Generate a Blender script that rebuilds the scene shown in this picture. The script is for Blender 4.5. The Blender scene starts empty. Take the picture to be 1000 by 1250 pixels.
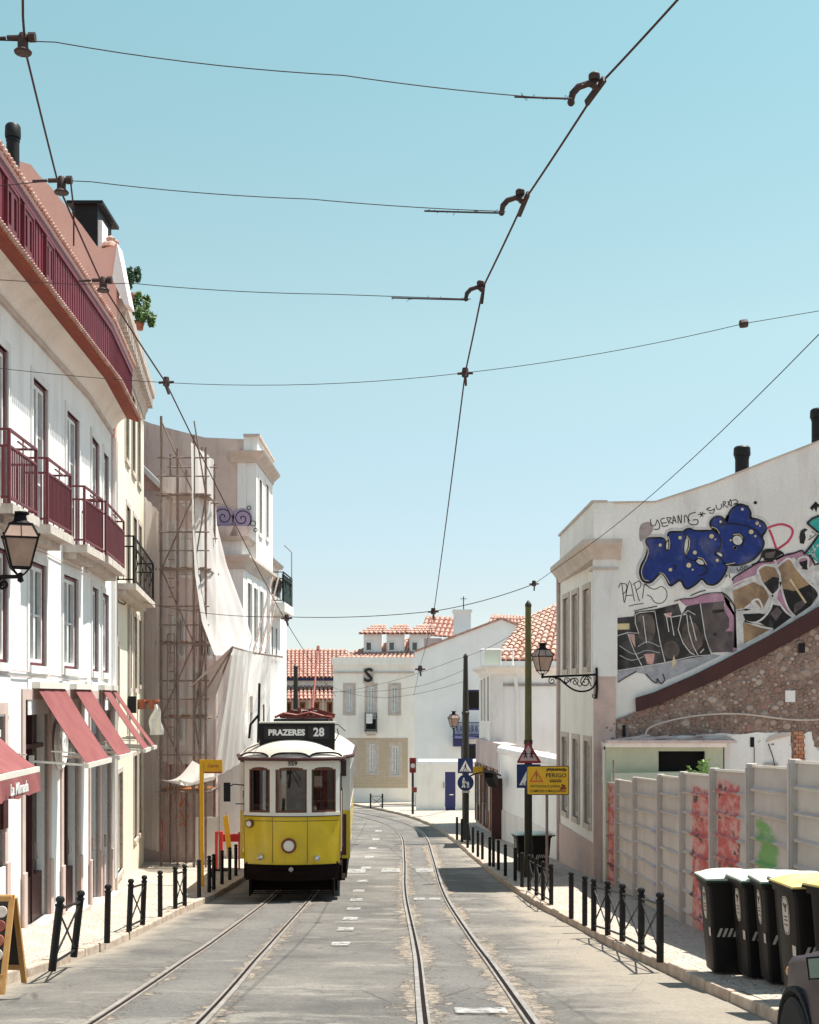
import bpy, math, random
from mathutils import Vector, Matrix
from mathutils.geometry import tessellate_polygon
random.seed(7)
S = bpy.context.scene
C = S.collection
# ---------------------------------------------------------------- camera, sky, sun, exposure
F, CX, HY, ZC = 1600.0, 500.0, 850.0, 10.0
cd = bpy.data.cameras.new('camera'); cam = bpy.data.objects.new('camera', cd); C.objects.link(cam)
cam.location = (0, 0, ZC); cam.rotation_euler = (math.radians(90), 0, 0)
cd.sensor_fit = 'HORIZONTAL'; cd.sensor_width = 36; cd.lens = 36*F/1000
cd.shift_y = (HY-625)/1000.0
cd.clip_start = .1; cd.clip_end = 3000
S.camera = cam
SUN_EL, SUN_AZ = 68.5, 72.0       # azimuth clockwise from +Y (the view direction)
wd = bpy.data.worlds.new('World'); S.world = wd; wd.use_nodes = True
nt = wd.node_tree; nt.nodes.clear()
sky = nt.nodes.new('ShaderNodeTexSky'); sky.sky_type = 'NISHITA'; sky.sun_disc = False
sky.sun_elevation = math.radians(SUN_EL); sky.sun_rotation = math.radians(SUN_AZ)
sky.altitude = 50; sky.air_density = 1.0; sky.dust_density = .3; sky.ozone_density = 1.0
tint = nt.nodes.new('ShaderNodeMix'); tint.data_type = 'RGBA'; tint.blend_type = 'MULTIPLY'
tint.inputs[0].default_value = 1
tc = nt.nodes.new('ShaderNodeTexCoord'); sx_ = nt.nodes.new('ShaderNodeSeparateXYZ'); rp = nt.nodes.new('ShaderNodeValToRGB')   # cyan tint in view; sky overhead left stronger to add fill light
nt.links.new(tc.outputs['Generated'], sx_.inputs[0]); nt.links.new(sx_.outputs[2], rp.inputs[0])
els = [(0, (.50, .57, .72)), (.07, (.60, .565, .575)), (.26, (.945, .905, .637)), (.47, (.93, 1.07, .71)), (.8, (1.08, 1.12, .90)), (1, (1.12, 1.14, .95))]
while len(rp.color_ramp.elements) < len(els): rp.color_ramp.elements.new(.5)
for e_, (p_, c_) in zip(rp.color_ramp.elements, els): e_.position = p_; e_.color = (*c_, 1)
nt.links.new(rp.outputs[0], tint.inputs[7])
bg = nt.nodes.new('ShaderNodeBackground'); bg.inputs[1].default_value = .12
wo = nt.nodes.new('ShaderNodeOutputWorld')
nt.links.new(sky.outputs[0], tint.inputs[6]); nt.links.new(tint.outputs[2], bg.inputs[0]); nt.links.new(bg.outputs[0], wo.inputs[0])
sl = bpy.data.lights.new('sun', 'SUN'); sl.energy = 5.0; sl.angle = math.radians(.5); sl.color = (1, .95, .86)
so = bpy.data.objects.new('sun', sl); C.objects.link(so); so.location = (20, 0, 40)
a, e = math.radians(SUN_AZ), math.radians(SUN_EL)
sdir = Vector((math.sin(a)*math.cos(e), math.cos(a)*math.cos(e), math.sin(e)))
so.rotation_euler = sdir.to_track_quat('Z', 'Y').to_euler()
S.view_settings.view_transform = 'Standard'; S.view_settings.look = 'None'
S.view_settings.exposure = 1.0; S.view_settings.gamma = 1; S.view_settings.use_curve_mapping = False
S.render.engine = 'CYCLES'

# ---------------------------------------------------------------- helpers
def spl(pts, x):
    n = len(pts)
    if x <= pts[0][0]:
        (a0, b0), (a1, b1) = pts[0], pts[1]; return b0+(x-a0)*(b1-b0)/(a1-a0)
    if x >= pts[-1][0]:
        (a0, b0), (a1, b1) = pts[-2], pts[-1]; return b1+(x-a1)*(b1-b0)/(a1-a0)
    for i in range(n-1):
        if x <= pts[i+1][0]: break
    def sl_(j):
        if j == 0 or j == n-1:
            k = min(j, n-2); return (pts[k+1][1]-pts[k][1])/(pts[k+1][0]-pts[k][0])
        return (pts[j+1][1]-pts[j-1][1])/(pts[j+1][0]-pts[j-1][0])
    h = pts[i+1][0]-pts[i][0]; t = (x-pts[i][0])/h
    return ((2*t**3-3*t**2+1)*pts[i][1]+(t**3-2*t**2+t)*h*sl_(i)+(-2*t**3+3*t**2)*pts[i+1][1]+(t**3-t**2)*h*sl_(i+1))
PROF = [(-60, -4.7), (0, 1.5), (10.8, 2.68), (16.3, 3.30), (19, 3.60), (24.6, 4.10), (29, 4.43), (36, 4.80), (46, 5.15), (57, 5.55), (66, 5.95), (76, 6.35), (110, 7.4), (400, 14)]
def gz(y): return ZC-spl(PROF, y)
KR = [(-20, 3.0), (10, 3.0), (14, 2.92), (18, 2.86), (22, 2.78), (28, 2.5), (34.5, 2.22), (46, 1.6), (51, 1.28), (57, .7), (66, -.6), (76, -3.2), (84, -6.5)]
KL = [(-20, -4.1), (14.5, -4.2), (19, -4.22), (24, -4.3), (30, -4.2), (40, -4.15), (50, -4.2), (60, -4.9), (70, -7.2), (78, -10.5), (84, -13.5)]
TR = [(-20, .6), (8, .58), (10.8, .56), (18.4, .53), (30.5, .33), (40, .28), (50, .1), (57, -.6), (65, -2.3), (74, -5.3), (84, -9.6)]
TL = [(-20, -1.75), (0, -1.95), (11, -2.15), (19, -2.45), (27, -2.57), (36, -2.6), (48, -2.62), (55, -3.1), (62, -4.3), (70, -6.6), (84, -12.2)]
def kr(y): return spl(KR, y)
def kl(y): return spl(KL, y)
def P(px, py, d): return Vector(((px-CX)/F*d, d, ZC+(HY-py)/F*d))
def G(px, py, off=0.0):           # ground point that shows at a pixel
    lo, hi = 4.0, 120.0
    for _ in range(50):
        m = (lo+hi)/2
        if (ZC-gz(m)-off)*F/m > py-HY: lo = m
        else: hi = m
    return Vector(((px-CX)/F*m, m, gz(m)+off))

class MB:
    def __init__(s): s.v = []; s.f = []
    def q(s, *p):
        n = len(s.v); s.v += [Vector(a_) for a_ in p]; s.f.append(tuple(range(n, n+len(p)))); return s
    def hexa(s, p):   # 8 points, bottom 4 then top 4
        n = len(s.v); s.v += [Vector(a_) for a_ in p]
        for f in ((0, 3, 2, 1), (4, 5, 6, 7), (0, 1, 5, 4), (1, 2, 6, 5), (2, 3, 7, 6), (3, 0, 4, 7)): s.f.append(tuple(n+i for i in f))
        return s
    def box(s, x0, x1, y0, y1, z0, z1):
        return s.hexa([(x0, y0, z0), (x1, y0, z0), (x1, y1, z0), (x0, y1, z0), (x0, y0, z1), (x1, y0, z1), (x1, y1, z1), (x0, y1, z1)])
    def bar(s, a_, b_, w, h=None, up=(0, 0, 1)):   # rectangular bar between two points
        h = h or w; a_, b_ = Vector(a_), Vector(b_); d = (b_-a_).normalized(); up = Vector(up)
        if abs(d.dot(up)) > .98: up = Vector((0, 1, 0))
        x = d.cross(up).normalized()*w/2; z = x.cross(d).normalized()*h/2
        return s.hexa([a_-x-z, a_+x-z, b_+x-z, b_-x-z, a_-x+z, a_+x+z, b_+x+z, b_-x+z])
    def tube(s, pts, r, n=8, caps=True):
        pts = [Vector(p) for p in pts]; m = len(pts); rr = r if isinstance(r, (list, tuple)) else [r]*m
        base = len(s.v); px = None
        for i, p in enumerate(pts):
            d = (pts[min(i+1, m-1)]-pts[max(i-1, 0)]).normalized()
            if px is None:
                px = d.orthogonal().normalized()
            px = (px-d*px.dot(d)).normalized(); py = d.cross(px)
            for k in range(n):
                t = 2*math.pi*k/n; s.v.append(p+(px*math.cos(t)+py*math.sin(t))*rr[i])
        for i in range(m-1):
            for k in range(n):
                a_ = base+i*n+k; b_ = base+i*n+(k+1) % n
                s.f.append((a_, b_, b_+n, a_+n))
        if caps:
            s.f.append(tuple(base+k for k in range(n))[::-1]); s.f.append(tuple(base+(m-1)*n+k for k in range(n)))
        return s
    def lathe(s, c, prof, n=16, ax=(0, 0, 1), caps=True):   # prof [(r, h)]
        c = Vector(c); ax = Vector(ax).normalized()
        return s.tube2([c+ax*h for r, h in prof], [max(r, 1e-4) for r, h in prof], ax, n, caps)
    def tube2(s, pts, rr, ax, n, caps):
        px = ax.orthogonal().normalized(); py = ax.cross(px); base = len(s.v); m = len(pts)
        for p, r in zip(pts, rr):
            for k in range(n):
                t = 2*math.pi*(k+.5)/n; s.v.append(p+(px*math.cos(t)+py*math.sin(t))*r)
        for i in range(m-1):
            for k in range(n):
                a_ = base+i*n+k; b_ = base+i*n+(k+1) % n
                s.f.append((a_, b_, b_+n, a_+n))
        if caps:
            s.f.append(tuple(base+k for k in range(n))[::-1]); s.f.append(tuple(base+(m-1)*n+k for k in range(n)))
        return s
    def prism(s, pts, ext, holes=()):     # planar polygon pushed along ext
        ext = Vector(ext); loops = [[Vector(p) for p in pts]]+[[Vector(p) for p in h] for h in holes]
        flat = [p for l in loops for p in l]; n = len(s.v); m = len(flat)
        tris = tessellate_polygon(loops)
        s.v += flat+[p+ext for p in flat]
        for t in tris:
            s.f.append((n+t[0], n+t[1], n+t[2])); s.f.append((n+m+t[2], n+m+t[1], n+m+t[0]))
        o = 0
        for l in loops:
            k = len(l)
            for i in range(k):
                a_ = n+o+i; b_ = n+o+(i+1) % k; s.f.append((a_, b_, b_+m, a_+m))
            o += k
        return s
    def sheet(s, fn, nu, nv):             # grid surface fn(u,v)
        n = len(s.v)
        for j in range(nv+1):
            for i in range(nu+1): s.v.append(Vector(fn(i/nu, j/nv)))
        for j in range(nv):
            for i in range(nu):
                a_ = n+j*(nu+1)+i; s.f.append((a_, a_+1, a_+nu+2, a_+nu+1))
        return s
    def sweep(s, path, prof, side=1):     # path [(x,y)], profile [(t,z)], t pushes to the right of the path * side
        m = len(path); k = len(prof); n = len(s.v)
        for i, p in enumerate(path):
            def dr(a_, b_):
                v = Vector((b_[0]-a_[0], b_[1]-a_[1])); return v.normalized()
            d0 = dr(path[max(i-1, 0)], path[max(i, 1)]) if i > 0 else dr(path[0], path[1])
            d1 = dr(path[i], path[i+1]) if i < m-1 else d0
            n0 = Vector((d0.y, -d0.x)); n1 = Vector((d1.y, -d1.x)); b = (n0+n1).normalized(); b = b/max(.3, b.dot(n0))*side
            for t, z in prof: s.v.append(Vector((p[0]+b.x*t, p[1]+b.y*t, z)))
        for i in range(m-1):
            for j in range(k):
                a_ = n+i*k+j; b_ = n+i*k+(j+1) % k; s.f.append((a_, b_, b_+k, a_+k))
        s.f.append(tuple(n+j for j in range(k))); s.f.append(tuple(n+(m-1)*k+j for j in range(k)))
        return s
    def ball(s, c, r, n=10, m=7, sc=(1, 1, 1)):
        c = Vector(c); pr = []
        b = len(s.v)
        for i in range(1, m):
            t = math.pi*i/m
            for k in range(n):
                u = 2*math.pi*k/n
                s.v.append(c+Vector((r*math.sin(t)*math.cos(u)*sc[0], r*math.sin(t)*math.sin(u)*sc[1], r*math.cos(t)*sc[2])))
        s.v += [c+Vector((0, 0, r*sc[2])), c-Vector((0, 0, r*sc[2]))]
        for i in range(m-2):
            for k in range(n):
                a_ = b+i*n+k; b_ = b+i*n+(k+1) % n; s.f.append((a_, a_+n, b_+n, b_))
        T = b+(m-1)*n
        for k in range(n):
            s.f.append((T, b+k, b+(k+1) % n)); s.f.append((T+1, b+(m-2)*n+(k+1) % n, b+(m-2)*n+k))
        return s

WM = {}
def props(o, label, cat, group, kind):
    if label: o['label'] = label
    if cat: o['category'] = cat
    if group: o['group'] = group
    if kind: o['kind'] = kind
def thing(name, label, cat, loc, rotz=0, group=None):
    o = bpy.data.objects.new(name, None); C.objects.link(o); o.empty_display_size = .2
    o.location = loc; o.rotation_euler = (0, 0, rotz)
    WM[o.name] = Matrix.Translation(Vector(loc)) @ Matrix.Rotation(rotz, 4, 'Z')
    props(o, label, cat, group, None); return o
def mesh_of(name, mb, m, inv, smooth):
    me = bpy.data.meshes.new(name); me.from_pydata([tuple(inv @ v) for v in mb.v], [], mb.f); me.update()
    if m: me.materials.append(m)
    if smooth:
        for p in me.polygons: p.use_smooth = True
        if smooth != 'all':
            try: me.set_sharp_from_angle(angle=math.radians(smooth if smooth is not True else 40))
            except Exception: pass
    return me
def part(name, mb, m, parent, label=None, smooth=False, kind=None, local=False):
    w = WM[parent.name]; inv = Matrix.Identity(4) if local else w.inverted()
    me = mesh_of(name, mb, m, inv, smooth); o = bpy.data.objects.new(name, me); C.objects.link(o); o.parent = parent
    WM[o.name] = w
    props(o, label, None, None, kind); return o
def single(name, mb, m, label, cat, loc, group=None, kind=None, smooth=False):
    loc = Vector(loc); me = mesh_of(name, mb, m, Matrix.Translation(-loc), smooth); o = bpy.data.objects.new(name, me); C.objects.link(o)
    o.location = loc; WM[o.name] = Matrix.Translation(loc); props(o, label, cat, group, kind); return o
def struct(name, mb, m, kind='structure', smooth=False, label=None): return single(name, mb, m, label, None, (0, 0, 0), None, kind, smooth)
KIDS = {}
def dup(root, loc, rotz=0, label=None, rot=None):
    r = root.copy(); C.objects.link(r); r.location = loc; r.rotation_euler = rot or (0, 0, rotz)
    if label: r['label'] = label
    for ch in list(root.children):
        c = ch.copy(); C.objects.link(c); c.parent = r
        for g in list(ch.children):
            d = g.copy(); C.objects.link(d); d.parent = c
    return r
def textmesh(mb, s, M, size=1, off=0.0, depth=.004, sx=1):    # lettering: M maps (x right, y up, z out)
    cu = bpy.data.curves.new('t', 'FONT'); cu.body = s; cu.size = size; cu.align_x = 'CENTER'; cu.align_y = 'CENTER'; cu.extrude = depth; cu.offset = off; cu.resolution_u = 2
    o = bpy.data.objects.new('t', cu); C.objects.link(o)
    me = bpy.data.meshes.new_from_object(o.evaluated_get(bpy.context.evaluated_depsgraph_get()))
    n = len(mb.v); mb.v += [M @ Vector((v.co.x*sx, v.co.y, v.co.z)) for v in me.vertices]
    mb.f += [tuple(n+i for i in p.vertices) for p in me.polygons]
    bpy.data.objects.remove(o); bpy.data.meshes.remove(me); bpy.data.curves.remove(cu)
    return mb

class Wall:      # vertical wall frame through two ground points; t>0 is out of the wall (side=1: right of a->b)
    def __init__(s, a_, b_, side=1):
        s.o = Vector((a_[0], a_[1])); d = Vector((b_[0]-a_[0], b_[1]-a_[1])); s.L = d.length; s.u = d/s.L
        s.n = Vector((s.u.y, -s.u.x))*side
    def pt(s, x, t, z): p = s.o+s.u*x+s.n*t; return Vector((p.x, p.y, z))
    def hit(s, px, py=HY, t=0.0):
        k = (px-CX)/F; o = s.o+s.n*t       # (o+u*x).x = k*(o+u*x).y
        x = (k*o.y-o.x)/(s.u.x-k*s.u.y); d = o.y+s.u.y*x
        return x, ZC+(HY-py)/F*d
    def box(s, mb, x0, x1, t0, t1, z0, z1):
        return mb.hexa([s.pt(x0, t0, z0), s.pt(x1, t0, z0), s.pt(x1, t1, z0), s.pt(x0, t1, z0), s.pt(x0, t0, z1), s.pt(x1, t0, z1), s.pt(x1, t1, z1), s.pt(x0, t1, z1)])
    def ring(s, mb, x0, x1, z0, z1, w, t0, t1):
        s.box(mb, x0, x0+w, t0, t1, z0, z1); s.box(mb, x1-w, x1, t0, t1, z0, z1)
        s.box(mb, x0+w, x1-w, t0, t1, z0, z0+w); s.box(mb, x0+w, x1-w, t0, t1, z1-w, z1)
    def wall(s, mb, outer, holes, th=.35, t=0.0):
        return mb.prism([s.pt(x, t, z) for x, z in outer], Vector((s.n.x, s.n.y, 0))*-th, [[s.pt(x, t, z) for x, z in ((h[0], h[2]), (h[1], h[2]), (h[1], h[3]), (h[0], h[3]))] for h in holes])
    def rect(s, p0, p1, p2, p3, t=0): # px0,px1,py0,py1 at mid -> s0,s1,z0,z1
        a_, _ = s.hit(p0, t=t); b_, _ = s.hit(p1, t=t); m = (p0+p1)/2
        return (min(a_, b_), max(a_, b_), s.hit(m, p3, t)[1], s.hit(m, p2, t)[1])

# ---------------------------------------------------------------- materials
MATS = {}
def mat(name, c, c2=None, scale=2.0, rough=.8, bump=.0, bscale=40, metal=0, dirt=None, damt=.4, dscale=(1.2, 1.2, .25), spec=.4, fine=.12, coat=0):
    m = bpy.data.materials.new(name); m.use_nodes = True; t = m.node_tree; N = t.nodes; L = t.links
    b = N['Principled BSDF']; b.inputs['Roughness'].default_value = rough; b.inputs['Metallic'].default_value = metal
    b.inputs['Specular IOR Level'].default_value = spec; b.inputs['Coat Weight'].default_value = coat
    g = N.new('ShaderNodeNewGeometry')
    def noise(sc, det=4, vec=None, rg=.55):
        n = N.new('ShaderNodeTexNoise'); n.inputs['Scale'].default_value = sc; n.inputs['Detail'].default_value = det; n.inputs['Roughness'].default_value = rg
        L.new(vec or g.outputs['Position'], n.inputs['Vector']); return n.outputs[0]
    def ramp(src, a_, b_):
        r = N.new('ShaderNodeMapRange'); r.inputs[1].default_value = a_; r.inputs[2].default_value = b_; L.new(src, r.inputs[0]); return r.outputs[0]
    def mix(f, A, B, mode='MIX'):
        x = N.new('ShaderNodeMix'); x.data_type = 'RGBA'; x.blend_type = mode
        for idx, v in ((0, f), (6, A), (7, B)):
            if isinstance(v, (int, float)): x.inputs[idx].default_value = v
            elif isinstance(v, tuple): x.inputs[idx].default_value = (*v[:3], 1)
            else: L.new(v, x.inputs[idx])
        return x.outputs[2]
    c2 = c2 or tuple(x*.82 for x in c)
    col = mix(ramp(noise(scale), .35, .65), c, c2)
    if dirt:
        mp = N.new('ShaderNodeMapping'); mp.inputs['Scale'].default_value = dscale; L.new(g.outputs['Position'], mp.inputs[0])
        f = ramp(noise(1.6, 6, mp.outputs[0], .65), .5, .72)
        ml = N.new('ShaderNodeMath'); ml.operation = 'MULTIPLY'; ml.inputs[1].default_value = damt; L.new(f, ml.inputs[0])
        col = mix(ml.outputs[0], col, dirt)
    if fine: col = mix(ramp(noise(bscale*1.5, 3), .3, .7), col, mix(1.0, col, (1-fine, 1-fine, 1-fine), 'MULTIPLY'))
    L.new(col, b.inputs['Base Color'])
    if bump:
        bp = N.new('ShaderNodeBump'); bp.inputs['Strength'].default_value = 1; bp.inputs['Distance'].default_value = bump
        L.new(noise(bscale, 5), bp.inputs['Height']); L.new(bp.outputs[0], b.inputs['Normal'])
    MATS[name] = m; m['h'] = 1
    return m
def flat(name, c, rough=.6, metal=0, emit=None, spec=.4, alpha=None):
    m = bpy.data.materials.new(name); m.use_nodes = True; b = m.node_tree.nodes['Principled BSDF']
    b.inputs['Base Color'].default_value = (*c, 1); b.inputs['Roughness'].default_value = rough; b.inputs['Metallic'].default_value = metal; b.inputs['Specular IOR Level'].default_value = spec
    if emit: b.inputs['Emission Color'].default_value = (*emit[:3], 1); b.inputs['Emission Strength'].default_value = emit[3]
    return m
def see_through(name, c, tr, rough=.05, gloss=.12, weave=0, col_t=(1, 1, 1)):   # glass (gloss) or netting (weave)
    m = bpy.data.materials.new(name); m.use_nodes = True; t = m.node_tree; N = t.nodes; L = t.links; N.clear()
    o = N.new('ShaderNodeOutputMaterial'); T = N.new('ShaderNodeBsdfTransparent'); T.inputs[0].default_value = (*col_t, 1)
    mx = N.new('ShaderNodeMixShader'); mx.inputs[0].default_value = tr
    if weave:
        D = N.new('ShaderNodeBsdfDiffuse'); D.inputs[0].default_value = (*c, 1); Tl = N.new('ShaderNodeBsdfTranslucent'); Tl.inputs[0].default_value = (*c, 1)
        a_ = N.new('ShaderNodeMixShader'); a_.inputs[0].default_value = .4; L.new(D.outputs[0], a_.inputs[1]); L.new(Tl.outputs[0], a_.inputs[2])
        g = N.new('ShaderNodeNewGeometry'); n = N.new('ShaderNodeTexNoise'); mp = N.new('ShaderNodeMapping'); mp.inputs['Scale'].default_value = (1, 1, .35)
        n.inputs['Scale'].default_value = 1.1; n.inputs['Detail'].default_value = 6; r = N.new('ShaderNodeMapRange')
        r.inputs[1].default_value = .3; r.inputs[2].default_value = .7; r.inputs[3].default_value = max(0, tr-weave); r.inputs[4].default_value = min(1, tr+weave)
        L.new(g.outputs['Position'], mp.inputs[0]); L.new(mp.outputs[0], n.inputs['Vector']); L.new(n.outputs[0], r.inputs[0]); L.new(r.outputs[0], mx.inputs[0])
        L.new(T.outputs[0], mx.inputs[2]); L.new(a_.outputs[0], mx.inputs[1])
    else:
        Gl = N.new('ShaderNodeBsdfGlossy'); Gl.inputs[0].default_value = (*c, 1); Gl.inputs[1].default_value = rough
        fr = N.new('ShaderNodeFresnel'); fr.inputs[0].default_value = 1.5; ad = N.new('ShaderNodeMath'); ad.operation = 'ADD'; ad.inputs[1].default_value = gloss; L.new(fr.outputs[0], ad.inputs[0])
        L.new(ad.outputs[0], mx.inputs[0]); L.new(T.outputs[0], mx.inputs[1]); L.new(Gl.outputs[0], mx.inputs[2])
    L.new(mx.outputs[0], o.inputs[0]); return m
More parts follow.
